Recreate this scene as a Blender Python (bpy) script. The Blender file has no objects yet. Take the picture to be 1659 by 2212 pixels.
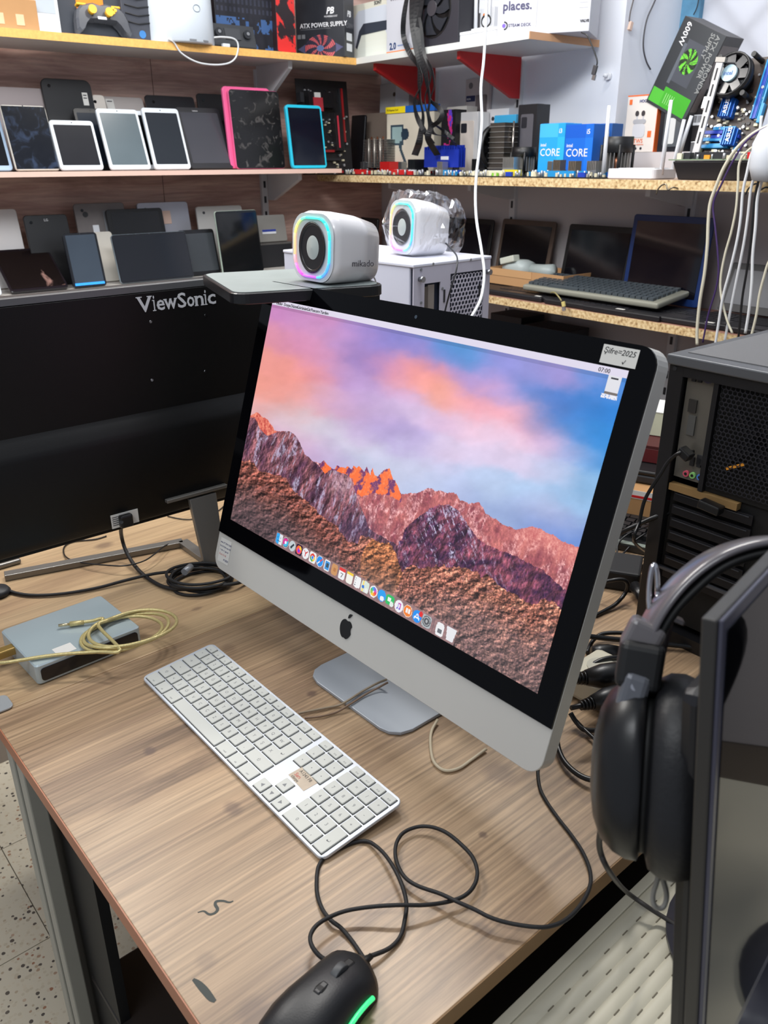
import bpy, bmesh, math, random
import numpy as np
from mathutils import Vector, Matrix, noise as mnoise

# ------------------------------------------------------------------ camera
IW, IH, FPX = 1659, 2212, 1759.8
CAMZ, PITCH, ROLL = 0.6733, 0.40611, 0.00443
C = bpy.context.scene.collection
def _rot():
    rx = np.array([[1,0,0],[0,math.cos(-PITCH),-math.sin(-PITCH)],[0,math.sin(-PITCH),math.cos(-PITCH)]])
    ry = np.array([[math.cos(ROLL),0,math.sin(ROLL)],[0,1,0],[-math.sin(ROLL),0,math.cos(ROLL)]])
    return rx @ ry
RC = _rot()
CAM = np.array([0, 0, CAMZ])
cd = bpy.data.cameras.new('camera'); cam = bpy.data.objects.new('camera', cd); C.objects.link(cam)
cd.sensor_fit = 'VERTICAL'; cd.sensor_height = 36; cd.sensor_width = 27; cd.lens = FPX/IH*36
cd.clip_start = 0.05; cd.clip_end = 50
cd.dof.use_dof = True; cd.dof.focus_distance = 1.12; cd.dof.aperture_fstop = 11
m4 = Matrix.Identity(4)
for r in range(3):
    m4[r][0] = RC[r,0]; m4[r][1] = RC[r,2]; m4[r][2] = -RC[r,1]; m4[r][3] = CAM[r]
cam.matrix_world = m4
bpy.context.scene.camera = cam

# ------------------------------------------------------------------ light
sc = bpy.context.scene
sc.view_settings.view_transform = 'Standard'; sc.view_settings.look = 'None'
sc.view_settings.gamma = 1; sc.view_settings.exposure = 0.0; sc.view_settings.use_curve_mapping = False
w = bpy.data.worlds.new('world'); sc.world = w; w.use_nodes = True
w.node_tree.nodes['Background'].inputs[0].default_value = (0.80, 0.87, 1.0, 1)
w.node_tree.nodes['Background'].inputs[1].default_value = 0.40
def area(name, loc, target, sx, sy, watts, col=(1,1,1)):
    l = bpy.data.lights.new(name, 'AREA'); l.shape = 'RECTANGLE'; l.size = sx; l.size_y = sy
    l.energy = watts; l.color = col
    o = bpy.data.objects.new(name, l); C.objects.link(o); o.location = loc
    o.rotation_euler = (Vector(target)-Vector(loc)).to_track_quat('-Z', 'Y').to_euler()
    return o
area('tube_or_fill_light', (-1.15, 1.95, 1.9), (-0.1, 1.1, 0), 0.9, 0.12, 25, (1.0, 0.97, 0.92))
area('tube_or_fill_light', (0.12, 2.05, 2.1), (0.1, 0.9, 0), 0.8, 0.14, 29, (1.0, 0.97, 0.92))
area('tube_or_fill_light', (-0.9, -0.3, 2.1), (-0.2, 1.7, 0.3), 1.2, 0.4, 20, (0.95, 0.98, 1.0))  # camera-side fill, added to lift the shelves and the desk
area('tube_or_fill_light', (-0.15, 1.25, 1.6), (-0.1, 2.9, 0.7), 1.2, 0.2, 20, (0.95, 0.97, 1.0))  # fill light added to brighten the back walls, not a room fitting

# ------------------------------------------------------------------ measuring helpers (real planes of the room)
RA = -0.89745
dR = np.array([math.cos(RA), math.sin(RA), 0]); dL = np.array([-dR[1], dR[0], 0])   # along the right wall, along the left wall
ZUP = np.array([0, 0, 1.0])
AR, AL = RA, RA + math.pi/2
def ray(x, y): return RC @ np.array([(x-IW/2)/FPX, 1, -(y-IH/2)/FPX])
def proj(P):
    q = (np.asarray(P, float)-CAM) @ RC
    return IW/2+FPX*q[0]/q[1], IH/2-FPX*q[2]/q[1]
def on(x, y, z=0.0):
    d = ray(x, y); return CAM + d*((z-CAMZ)/d[2])
def at(x, y, d): return CAM + ray(x, y)*d
def onp(x, y, n, c):
    d = ray(x, y); return CAM + d*((c-CAM@n)/(d@n))
def VB(x, y, b): return onp(x, y, dL, b)
def VA(x, y, a): return onp(x, y, dR, a)
def W3(a, b, z): return dR*a + dL*b + ZUP*z
def bis(f, lo, hi):
    fl = f(lo)
    for _ in range(40):
        m = (lo+hi)/2; fm = f(m)
        if (fm > 0) == (fl > 0): lo, fl = m, fm
        else: hi = m
    return (lo+hi)/2

# ------------------------------------------------------------------ materials
def lin(c):
    return tuple((v/255/12.92 if v/255 <= 0.04045 else ((v/255+0.055)/1.055)**2.4) for v in c)
MC = {}
def mat(col, rough=0.5, metal=0.0, emit=None, bump=0.0, bscale=200, var=0.0, vscale=8, trans=0.0, coat=0.0, spec=None):
    key = (tuple(col), rough, metal, emit and tuple(emit), bump, bscale, var, vscale, trans, coat, spec)
    if key in MC: return MC[key]
    m = bpy.data.materials.new('m%03d' % len(MC)); m.use_nodes = True
    nt = m.node_tree; b = nt.nodes['Principled BSDF']
    b.inputs['Base Color'].default_value = (*lin(col), 1)
    b.inputs['Roughness'].default_value = rough; b.inputs['Metallic'].default_value = metal
    if trans: b.inputs['Transmission Weight'].default_value = trans
    if coat: b.inputs['Coat Weight'].default_value = coat
    if spec is not None: b.inputs['Specular IOR Level'].default_value = spec
    if emit: b.inputs['Emission Color'].default_value = (*lin(emit), 1); b.inputs['Emission Strength'].default_value = 1.0
    tc = nt.nodes.new('ShaderNodeTexCoord')
    nz = nt.nodes.new('ShaderNodeTexNoise'); nz.inputs['Scale'].default_value = vscale; nz.inputs['Detail'].default_value = 5
    nt.links.new(tc.outputs['Object'], nz.inputs['Vector'])
    mr = nt.nodes.new('ShaderNodeMapRange'); mr.inputs[3].default_value = 1-var-0.02; mr.inputs[4].default_value = 1+var+0.02
    nt.links.new(nz.outputs['Fac'], mr.inputs[0])
    mx = nt.nodes.new('ShaderNodeMix'); mx.data_type = 'RGBA'; mx.blend_type = 'MULTIPLY'; mx.inputs[0].default_value = 1
    mx.inputs[6].default_value = (*lin(col), 1); nt.links.new(mr.outputs[0], mx.inputs[7])
    nt.links.new(mx.outputs[2], b.inputs['Base Color'])
    if bump:
        n2 = nt.nodes.new('ShaderNodeTexNoise'); n2.inputs['Scale'].default_value = bscale; n2.inputs['Detail'].default_value = 3
        nt.links.new(tc.outputs['Object'], n2.inputs['Vector'])
        bp = nt.nodes.new('ShaderNodeBump'); bp.inputs['Strength'].default_value = bump; bp.inputs['Distance'].default_value = 0.001
        nt.links.new(n2.outputs['Fac'], bp.inputs['Height']); nt.links.new(bp.outputs[0], b.inputs['Normal'])
    MC[key] = m
    return m
def node_mat(name):
    m = bpy.data.materials.new(name); m.use_nodes = True
    return m, m.node_tree, m.node_tree.nodes['Principled BSDF']
def ramp(nt, src, stops):
    r = nt.nodes.new('ShaderNodeValToRGB'); nt.links.new(src, r.inputs[0])
    e = r.color_ramp.elements
    while len(e) < len(stops): e.new(0.5)
    for i, (p, c) in enumerate(stops): e[i].position = p; e[i].color = (*lin(c), 1)
    return r.outputs[0]
def wood_mat(name, stops, sx, sy, sz, rough=0.45, knots=(), fine=0.25, coord='Object', fscale=9):
    m, nt, b = node_mat(name)
    tc = nt.nodes.new('ShaderNodeTexCoord'); mp = nt.nodes.new('ShaderNodeMapping')
    mp.inputs['Scale'].default_value = (sx, sy, sz); nt.links.new(tc.outputs[coord], mp.inputs[0])
    n1 = nt.nodes.new('ShaderNodeTexNoise'); n1.inputs['Scale'].default_value = 1.0; n1.inputs['Detail'].default_value = 7; n1.inputs['Distortion'].default_value = 0.9
    n1.inputs['Roughness'].default_value = 0.62
    nt.links.new(mp.outputs[0], n1.inputs['Vector'])
    col = ramp(nt, n1.outputs['Fac'], stops)
    mp2 = nt.nodes.new('ShaderNodeMapping'); mp2.inputs['Scale'].default_value = (sx*fscale, sy*3, sz*fscale); nt.links.new(tc.outputs[coord], mp2.inputs[0])
    n2 = nt.nodes.new('ShaderNodeTexNoise'); n2.inputs['Scale'].default_value = 1.0; n2.inputs['Detail'].default_value = 4
    nt.links.new(mp2.outputs[0], n2.inputs['Vector'])
    mr = nt.nodes.new('ShaderNodeMapRange'); mr.inputs[1].default_value = 0.3; mr.inputs[2].default_value = 0.7
    mr.inputs[3].default_value = 1-fine; mr.inputs[4].default_value = 1+fine*0.5
    nt.links.new(n2.outputs['Fac'], mr.inputs[0])
    mx = nt.nodes.new('ShaderNodeMix'); mx.data_type = 'RGBA'; mx.blend_type = 'MULTIPLY'; mx.inputs[0].default_value = 1
    nt.links.new(col, mx.inputs[6]); nt.links.new(mr.outputs[0], mx.inputs[7]); out = mx.outputs[2]
    for (kx, ky, rx_, ry_, st) in knots:                       # printed knots in the laminate
        mk = nt.nodes.new('ShaderNodeMapping'); mk.vector_type = 'POINT'
        mk.inputs['Location'].default_value = (-kx/rx_, -ky/ry_, 0); mk.inputs['Scale'].default_value = (1/rx_, 1/ry_, 0)
        nt.links.new(tc.outputs[coord], mk.inputs[0])
        vm = nt.nodes.new('ShaderNodeVectorMath'); vm.operation = 'LENGTH'; nt.links.new(mk.outputs[0], vm.inputs[0])
        ad = nt.nodes.new('ShaderNodeMath'); ad.operation = 'MULTIPLY_ADD'; nt.links.new(n2.outputs['Fac'], ad.inputs[0]); ad.inputs[1].default_value = 0.9
        nt.links.new(vm.outputs['Value'], ad.inputs[2])
        mr2 = nt.nodes.new('ShaderNodeMapRange'); mr2.inputs[1].default_value = 0.95; mr2.inputs[2].default_value = 1.6
        mr2.inputs[3].default_value = st; mr2.inputs[4].default_value = 0; nt.links.new(ad.outputs[0], mr2.inputs[0])
        m3 = nt.nodes.new('ShaderNodeMix'); m3.data_type = 'RGBA'; nt.links.new(mr2.outputs[0], m3.inputs[0])
        nt.links.new(out, m3.inputs[6]); m3.inputs[7].default_value = (*lin((96, 76, 66)), 1); out = m3.outputs[2]
    nt.links.new(out, b.inputs['Base Color']); b.inputs['Roughness'].default_value = rough
    bp = nt.nodes.new('ShaderNodeBump'); bp.inputs['Strength'].default_value = 0.12; bp.inputs['Distance'].default_value = 0.0008
    nt.links.new(n2.outputs['Fac'], bp.inputs['Height']); nt.links.new(bp.outputs[0], b.inputs['Normal'])
    return m
def attr_mat(name, emit=False, rough=0.4):
    m, nt, b = node_mat(name)
    at_ = nt.nodes.new('ShaderNodeAttribute'); at_.attribute_name = 'print'
    if emit:
        b.inputs['Base Color'].default_value = (0.004, 0.004, 0.005, 1)
        nt.links.new(at_.outputs['Color'], b.inputs['Emission Color']); b.inputs['Emission Strength'].default_value = emit
    else: nt.links.new(at_.outputs['Color'], b.inputs['Base Color'])
    b.inputs['Roughness'].default_value = rough
    return m
def smudge_mat(col, col2, rough=0.12, scale=25, thr=0.55):
    m, nt, b = node_mat('glass_smudged')
    tc = nt.nodes.new('ShaderNodeTexCoord'); nz = nt.nodes.new('ShaderNodeTexNoise'); nz.inputs['Scale'].default_value = scale
    nz.inputs['Detail'].default_value = 6; nz.inputs['Distortion'].default_value = 1.2; nt.links.new(tc.outputs['Object'], nz.inputs['Vector'])
    c = ramp(nt, nz.outputs['Fac'], [(0.35, col), (thr, col), (thr+0.2, col2)])
    nt.links.new(c, b.inputs['Base Color'])
    mr = nt.nodes.new('ShaderNodeMapRange'); mr.inputs[3].default_value = rough; mr.inputs[4].default_value = rough+0.06
    nt.links.new(nz.outputs['Fac'], mr.inputs[0]); nt.links.new(mr.outputs[0], b.inputs['Roughness'])
    return m
BLACK = (14, 14, 16)
M = dict(
    black=mat((16,16,18), 0.42, var=0.1), blackgloss=mat((9,9,11), 0.08), blackmatte=mat((20,20,23), 0.65, bump=0.15, bscale=400),
    rubber=mat((17,17,18), 0.55), white=mat((222,224,228), 0.42), whitegloss=mat((228,229,232), 0.22), paper=mat((214,212,206), 0.7, var=0.04, vscale=30),
    alu=mat((186,188,190), 0.33, 0.85), steel=mat((150,152,155), 0.3, 0.9), chrome=mat((200,200,205), 0.12, 1.0), grey=mat((120,122,126), 0.45),
    dark=mat((34,35,39), 0.5), cardboard=mat((176,132,86), 0.75, var=0.08, vscale=20), key=mat((200,201,194), 0.5, var=0.04, vscale=12),
    gold=mat((206,190,132), 0.28, 0.35, bump=0.4, bscale=900, var=0.25, vscale=300), cordwhite=mat((214,216,218), 0.4), cordcream=mat((205,200,180), 0.45),
    purple=mat((62,42,92), 0.45), red=mat((196,34,34), 0.4), pcb=mat((24,30,28), 0.45, var=0.5, vscale=90), pcbgreen=mat((120,140,112), 0.45, var=0.3, vscale=90),
    blueheat=mat((22,92,178), 0.3, 0.3), cyanslot=mat((36,140,200), 0.4), blueslot=mat((28,60,170), 0.4), cream=mat((222,216,190), 0.5),
    silverfin=mat((190,188,184), 0.3, 0.8), copper=mat((170,110,80), 0.3, 0.8), ink=mat((30,30,36), 0.6), inkwhite=mat((232,232,234), 0.5),
    screen=mat((13,14,18), 0.1), screengrey=mat((52,60,64), 0.14, var=0.12, vscale=14), plug=mat((18,18,20), 0.35),
)
M['printart'] = attr_mat('print_art', False, 0.38)

# ------------------------------------------------------------------ mesh helpers
class MB:
    def __init__(s): s.v = []; s.f = []; s.sm = []
    def add(s, vs, fs, smooth=False):
        n = len(s.v); s.v += [tuple(v) for v in vs]; s.f += [tuple(i+n for i in f) for f in fs]; s.sm += [smooth]*len(fs); return s
    def box(s, x0, x1, y0, y1, z0, z1, R=None, c=None):
        vs = [(x, y, z) for z in (z0, z1) for y in (y0, y1) for x in (x0, x1)]
        if R is not None:
            cc = Vector(c) if c is not None else Vector(((x0+x1)/2, (y0+y1)/2, (z0+z1)/2))
            vs = [tuple(R @ (Vector(v)-cc) + cc) for v in vs]
        return s.add(vs, [(0,2,3,1),(4,5,7,6),(0,1,5,4),(2,6,7,3),(0,4,6,2),(1,3,7,5)])
    def cyl(s, p0, p1, r0, r1=None, n=16, caps=True, smooth=True):
        r1 = r0 if r1 is None else r1
        p0 = Vector(p0); p1 = Vector(p1); d = (p1-p0).normalized()
        a = d.orthogonal().normalized(); b = d.cross(a)
        vs = []
        for p, r in ((p0, r0), (p1, r1)):
            for i in range(n):
                t = 2*math.pi*i/n; vs.append(p + a*(r*math.cos(t)) + b*(r*math.sin(t)))
        s.add(vs, [(i, (i+1) % n, n+(i+1) % n, n+i) for i in range(n)], smooth)
        if caps:
            k = len(s.v)-2*n
            s.f += [tuple(k+i for i in reversed(range(n))), tuple(k+n+i for i in range(n))]; s.sm += [False, False]
        return s
    def tube(s, pts, r, n=8, rx=None):
        pts = [Vector(p) for p in pts]; N = len(pts); vs = []
        up = Vector((0, 0, 1)); prev = None
        for i, p in enumerate(pts):
            t = (pts[min(i+1, N-1)]-pts[max(i-1, 0)]).normalized()
            if prev is None: a = t.orthogonal().normalized()
            else:
                a = prev - t*prev.dot(t)
                a = a.normalized() if a.length > 1e-6 else t.orthogonal().normalized()
            prev = a; b = t.cross(a)
            rr = r[i] if isinstance(r, (list, tuple)) else r
            for k in range(n):
                q = 2*math.pi*k/n; vs.append(p + a*(rr*math.cos(q)) + b*((rx or rr)*math.sin(q)))
        fs = [(i*n+k, i*n+(k+1) % n, (i+1)*n+(k+1) % n, (i+1)*n+k) for i in range(N-1) for k in range(n)]
        s.add(vs, fs, True)
        k = len(s.v)-N*n
        s.f += [tuple(k+i for i in reversed(range(n))), tuple(k+(N-1)*n+i for i in range(n))]; s.sm += [False, False]
        return s
    def prism(s, outline, y0, y1, ch=0.0, back=None):
        """outline in (x,z), extruded from y0 (front, facing -y) to y1; ch = chamfer both rims; back = scale of the back outline about its centre"""
        n = len(outline); cx = sum(p[0] for p in outline)/n; cz = sum(p[1] for p in outline)/n
        wx = max(p[0] for p in outline)-min(p[0] for p in outline); wz = max(p[1] for p in outline)-min(p[1] for p in outline)
        def ring(y, inset, sc_=1.0):
            fx = sc_*(1-2*inset/wx) if wx else 1; fz = sc_*(1-2*inset/wz) if wz else 1
            return [(cx+(p[0]-cx)*fx, y, cz+(p[1]-cz)*fz) for p in outline]
        bs = back or 1.0
        rings = [ring(y0, ch), ring(y0+ch, 0), ring(y1-ch, 0, bs), ring(y1, ch, bs)] if ch else [ring(y0, 0), ring(y1, 0, bs)]
        vs = [v for r in rings for v in r]; m = len(rings)
        fs = [tuple(range(n))] + [tuple((m-1)*n+i for i in reversed(range(n)))]
        for k in range(m-1): fs += [(k*n+i, (k+1)*n+i, (k+1)*n+(i+1) % n, k*n+(i+1) % n) for i in range(n)]
        return s.add(vs, fs)
    def lathe(s, prof, axis='z', c=(0,0,0), n=32, sx=1.0, sy=1.0, power=2.0, smooth=True):
        """prof: list of (r, h); superelliptic section"""
        vs = []
        for r, h in prof:
            for i in range(n):
                t = 2*math.pi*i/n; co, si = math.cos(t), math.sin(t)
                k = (abs(co)**power+abs(si)**power)**(-1/power)
                u, v = r*k*co*sx, r*k*si*sy
                p = {'z': (u, v, h), 'y': (u, h, v), 'x': (h, u, v)}[axis]
                vs.append((p[0]+c[0], p[1]+c[1], p[2]+c[2]))
        m = len(prof)
        s.add(vs, [(k*n+i, k*n+(i+1) % n, (k+1)*n+(i+1) % n, (k+1)*n+i) for k in range(m-1) for i in range(n)], smooth)
        k = len(s.v)-m*n
        if prof[0][0] > 1e-6: s.f.append(tuple(k+i for i in reversed(range(n)))); s.sm.append(False)
        if prof[-1][0] > 1e-6: s.f.append(tuple(k+(m-1)*n+i for i in range(n))); s.sm.append(False)
        return s
    def mesh(s, name, m):
        me = bpy.data.meshes.new(name); me.from_pydata([tuple(v) for v in s.v], [], s.f)
        me.polygons.foreach_set('use_smooth', s.sm)
        bm = bmesh.new(); bm.from_mesh(me); bmesh.ops.recalc_face_normals(bm, faces=bm.faces); bm.to_mesh(me); bm.free()
        me.materials.append(m); me.update(); return me
    def build(s, name, m, parent=None, bevel=0.0, seg=2):
        me = s.mesh(name, m)
        o = bpy.data.objects.new(name, me); C.objects.link(o)
        if parent is not None: o.parent = parent
        if bevel:
            bv = o.modifiers.new('bevel', 'BEVEL'); bv.width = bevel; bv.segments = seg; bv.limit_method = 'ANGLE'; bv.angle_limit = 0.6
        return o
def rr(w_, h_, r, n=4, x0=None, z0=0.0):
    """rounded rectangle outline, x from -w/2 (or x0), z from z0"""
    x0 = -w_/2 if x0 is None else x0
    pts = []
    for cx, cz, a0 in ((x0+w_-r, z0+r, -90), (x0+w_-r, z0+h_-r, 0), (x0+r, z0+h_-r, 90), (x0+r, z0+r, 180)):
        for i in range(n+1):
            t = math.radians(a0+90*i/n); pts.append((cx+r*math.cos(t), cz+r*math.sin(t)))
    return pts
def cat_rom(pts, sub=6):
    P = [np.asarray(p, float) for p in pts]; P = [2*P[0]-P[1]] + P + [2*P[-1]-P[-2]]; out = []
    for i in range(1, len(P)-2):
        for k in range(sub):
            t = k/sub
            out.append(0.5*((2*P[i]) + (-P[i-1]+P[i+1])*t + (2*P[i-1]-5*P[i]+4*P[i+1]-P[i+2])*t*t + (-P[i-1]+3*P[i]-3*P[i+1]+P[i+2])*t**3))
    out.append(P[-2]); return out
def thing(name, label, cat, loc=(0,0,0), rz=0.0, group=None, lean=0.0):
    o = bpy.data.objects.new(name, None); C.objects.link(o); o.empty_display_size = 0.02
    o.location = tuple(float(v) for v in loc); o.rotation_euler = (-lean, 0, rz)
    o['label'] = label; o['category'] = cat
    if group: o['group'] = group
    return o
def tag(o, label, cat, group=None):
    o['label'] = label; o['category'] = cat
    if group: o['group'] = group
    return o
def struct(o): o['kind'] = 'structure'; return o
def text(parent, s, size, x, z, m, y=-0.0007, name='lettering', align='LEFT', ext=0.0002, ry=0.0, rot=(90,0,0), bold=0.0, sx=1.0, shear=0.0):
    cu = bpy.data.curves.new(name, 'FONT'); cu.body = s; cu.size = size; cu.align_x = align; cu.extrude = ext; cu.offset = bold*size
    cu.resolution_u = 2; cu.shear = shear
    o = bpy.data.objects.new(name, cu); me = bpy.data.meshes.new_from_object(o)
    bpy.data.objects.remove(o)
    me.materials.clear(); me.materials.append(m)
    R = Matrix.Translation((x, y, z)) @ Matrix.Rotation(ry, 4, 'Y') @ Matrix.Rotation(math.radians(rot[2]), 4, 'Z') @ Matrix.Rotation(math.radians(rot[0]), 4, 'X') @ Matrix.Diagonal((sx, 1, 1, 1))
    me.transform(R)
    o = bpy.data.objects.new(name, me); C.objects.link(o); o.parent = parent
    return o
def art(parent, fn, x0, z0, w_, h_, nx, ny, y=-0.0006, name='printed_panel', m=None, M3=None):
    """flat print: a fine grid of faces coloured by fn(u, v) (u right, v down, 0..1); sRGB 0..255"""
    xs = np.linspace(0, 1, nx+1); zs = np.linspace(0, 1, ny+1)
    X, Z = np.meshgrid(xs, zs)
    co = np.stack([x0+X*w_, np.full_like(X, y), z0+h_*(1-Z)], -1).reshape(-1, 3)
    i = np.arange(ny*nx); r, c = i//nx, i % nx; a = r*(nx+1)+c
    F = np.stack([a+nx+1, a+nx+2, a+1, a], 1)
    me = bpy.data.meshes.new(name); me.vertices.add(len(co)); me.vertices.foreach_set('co', co.ravel())
    me.loops.add(4*len(F)); me.loops.foreach_set('vertex_index', F.ravel().astype(np.int32))
    me.polygons.add(len(F)); me.polygons.foreach_set('loop_start', (np.arange(len(F))*4).astype(np.int32)); me.polygons.foreach_set('loop_total', np.full(len(F), 4, np.int32))
    me.update(calc_edges=True)
    U, V = np.meshgrid((np.arange(nx)+.5)/nx, (np.arange(ny)+.5)/ny)
    col = np.clip(fn(U, V), 0, 255)/255
    col = np.where(col <= 0.04045, col/12.92, ((col+0.055)/1.055)**2.4).reshape(-1, 3)
    rgba = np.concatenate([col, np.ones((len(col), 1))], 1)
    ca = me.color_attributes.new('print', 'FLOAT_COLOR', 'CORNER')
    ca.data.foreach_set('color', np.repeat(rgba, 4, 0).ravel().astype(np.float32))
    me.materials.append(m or M['printart'])
    o = bpy.data.objects.new(name, me); C.objects.link(o); o.parent = parent
    return o
_rg = np.random.RandomState(7)
def vnoise(X, Y, seed=0):
    g = np.random.RandomState(seed).rand(256, 256)
    xi = np.floor(X).astype(int); yi = np.floor(Y).astype(int); fx = X-xi; fy = Y-yi
    fx = fx*fx*(3-2*fx); fy = fy*fy*(3-2*fy)
    a = g[yi % 256, xi % 256]; b = g[yi % 256, (xi+1) % 256]; c = g[(yi+1) % 256, xi % 256]; d = g[(yi+1) % 256, (xi+1) % 256]
    return (a*(1-fx)+b*fx)*(1-fy)+(c*(1-fx)+d*fx)*fy
def fbm(X, Y, seed=0, o=5, g=0.5):
    s = 0; a = 1; t = 0
    for k in range(o): s = s+a*vnoise(X*2**k, Y*2**k, seed+k); t += a; a *= g
    return s/t
def worley(X, Y, seed=0):
    g = np.random.RandomState(seed).rand(256, 256, 3); xi = np.floor(X).astype(int); yi = np.floor(Y).astype(int)
    d1 = np.full(X.shape, 9.0); d2 = np.full(X.shape, 9.0); cid = np.zeros(X.shape)
    for dx in (-1, 0, 1):
        for dy in (-1, 0, 1):
            q = g[(yi+dy) % 256, (xi+dx) % 256]; d = np.hypot(xi+dx+q[..., 0]-X, yi+dy+q[..., 1]-Y)
            near = d < d1; d2 = np.where(near, d1, np.minimum(d2, d)); cid = np.where(near, q[..., 2], cid); d1 = np.where(near, d, d1)
    return d1, d2, cid
def mixc(a, b, t): t = np.clip(t, 0, 1)[..., None]; return np.asarray(a)*(1-t)+np.asarray(b)*t
def rgb(U, c): return np.zeros(U.shape+(3,))+np.array(c, float)
def put(img, mask, c): img[mask] = c

# ================================================================== SETTING
FLOORZ = -0.75
def frame_obj(o, loc, rz): o.location = tuple(float(v) for v in loc); o.rotation_euler = (0, 0, rz); return o
# floor: terrazzo tiles
def terrazzo():
    m, nt, b = node_mat('terrazzo'); tc = nt.nodes.new('ShaderNodeTexCoord')
    v = nt.nodes.new('ShaderNodeTexVoronoi'); v.inputs['Scale'].default_value = 105; nt.links.new(tc.outputs['Object'], v.inputs['Vector'])
    nz = nt.nodes.new('ShaderNodeTexNoise'); nz.inputs['Scale'].default_value = 60; nt.links.new(tc.outputs['Object'], nz.inputs['Vector'])
    ad = nt.nodes.new('ShaderNodeMath'); ad.operation = 'MULTIPLY_ADD'; ad.inputs[1].default_value = 0.5
    nt.links.new(nz.outputs['Fac'], ad.inputs[0]); nt.links.new(v.outputs['Distance'], ad.inputs[2])
    sep = nt.nodes.new('ShaderNodeSeparateColor'); nt.links.new(v.outputs['Color'], sep.inputs[0])
    m1 = ramp(nt, sep.outputs[0], [(0.0, (70,66,62)), (0.12, (88,80,72)), (0.13, (186,176,154)), (0.8, (200,190,168)), (0.86, (150,104,78)), (1, (176,164,140))])
    st = nt.nodes.new('ShaderNodeMapRange'); st.inputs[1].default_value = 0.60; st.inputs[2].default_value = 0.64; nt.links.new(ad.outputs[0], st.inputs[0])
    mx = nt.nodes.new('ShaderNodeMix'); mx.data_type = 'RGBA'; nt.links.new(st.outputs[0], mx.inputs[0]); nt.links.new(m1, mx.inputs[6]); mx.inputs[7].default_value = (*lin((200,192,172)), 1)
    nt.links.new(mx.outputs[2], b.inputs['Base Color']); b.inputs['Roughness'].default_value = 0.35
    return m
MT = terrazzo()
fl = MB().box(-3.2, 4.2, -1.5, 4.2, FLOORZ-0.05, FLOORZ-0.004).build('floor', mat((104,94,82), 0.8)); struct(fl)
DA = -0.8604   # desk yaw
dD = np.array([math.cos(DA), math.sin(DA), 0]); eD = np.array([-dD[1], dD[0], 0])
frame_obj(fl, (0,0,0), DA)
tile_me = MB().box(0.001, 0.299, 0.001, 0.299, -0.004, 0).mesh('tile', MT)
for i in range(-6, 3):
    for j in range(-3, 4):
        o = bpy.data.objects.new('tile', tile_me); C.objects.link(o); o.parent = fl; o.location = (i*0.3-0.12, j*0.3-0.05, FLOORZ)
# walls
MWALL = mat((226, 229, 236), 0.75, bump=0.25, bscale=18, var=0.05, vscale=3)
MWALL2 = mat((196, 190, 190), 0.75, bump=0.25, bscale=18, var=0.05, vscale=3)
BW, AW, APIL, SILL = 2.15, -2.70, -1.617, 0.695
def rbox(mb, a0, a1, b0, b1, z0, z1): return mb.box(a0, a1, b0, b1, z0, z1)
wr = MB().box(AW-0.1, 3.2, BW, BW+0.32, FLOORZ, SILL).build('wall_right', MWALL2); struct(wr); frame_obj(wr, (0,0,0), AR)
wu = MB().box(AW-0.1, APIL, BW, BW+0.32, SILL, 1.75).build('wall_right', MWALL); struct(wu); frame_obj(wu, (0,0,0), AR)
BWIN = BW+0.26
wl = MB().box(AW-0.12, AW-0.012, -0.4, BW, FLOORZ, 1.75).build('wall_left', mat((120,100,90), 0.8)); struct(wl); frame_obj(wl, (0,0,0), AR)
MLAM = wood_mat('laminate_wall', [(0.25, (150,116,106)), (0.45, (184,148,136)), (0.58, (204,170,156)), (0.8, (218,188,172))], 30, 2.6, 16, 0.5, fine=0.2)
for k, (b0, b1) in enumerate([(-0.4, 0.35), (0.352, 1.232), (1.234, BW-0.001)]):
    for z0, z1 in ((FLOORZ, 0.30), (0.302, 1.75)):
        o = MB().box(AW-0.012, AW, b0, b1, z0, z1).build('panel', MLAM, wl)
# window (frosted pane behind the recess)
wf = MB(); wx0, wx1, wz0, wz1 = APIL+0.0, 0.2, SILL, 1.7
for (a0, a1, z0, z1) in ((wx0, wx0+0.06, wz0, wz1), (wx1-0.05, wx1, wz0, wz1), (wx0, wx1, wz0, wz0+0.05), (wx0, wx1, wz1-0.05, wz1)):
    wf.box(a0, a1, BWIN, BWIN+0.05, z0, z1)
win = wf.build('window_1', mat((86, 138, 170), 0.6, var=0.5, vscale=25)); struct(win); frame_obj(win, (0,0,0), AR)
mp_, nt_, b_ = node_mat('frosted'); nt_.nodes.remove(b_)
tr = nt_.nodes.new('ShaderNodeBsdfTranslucent'); tr.inputs[0].default_value = (*lin((236,236,240)), 1)
df = nt_.nodes.new('ShaderNodeBsdfDiffuse'); df.inputs[0].default_value = (*lin((225,225,230)), 1)
ms = nt_.nodes.new('ShaderNodeMixShader'); ms.inputs[0].default_value = 0.3
nt_.links.new(tr.outputs[0], ms.inputs[1]); nt_.links.new(df.outputs[0], ms.inputs[2]); nt_.links.new(ms.outputs[0], nt_.nodes['Material Output'].inputs[0])
MB().box(wx0+0.05, wx1-0.04, BWIN+0.02, BWIN+0.024, wz0+0.04, wz1-0.04).build('pane', mp_, win)
for s in (-1, 1):
    for k in range(-3, 12):
        x = wx0+0.1+k*0.2
        pts = [(x, BWIN+0.05, wz0+0.02), (x+s*1.0, BWIN+0.05, wz0+1.0)]
        pts = [p for p in pts]
        MB().tube([Vector(pts[0]), Vector(pts[1])], 0.007, 6).build('bar', mat((70,72,78), 0.5), win)
wlight = W3(-0.9, BWIN+0.9, 1.5)
area('daylight', wlight, W3(-0.9, BWIN, 1.2), 1.8, 1.2, 21, (0.90, 0.95, 1.0))
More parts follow.
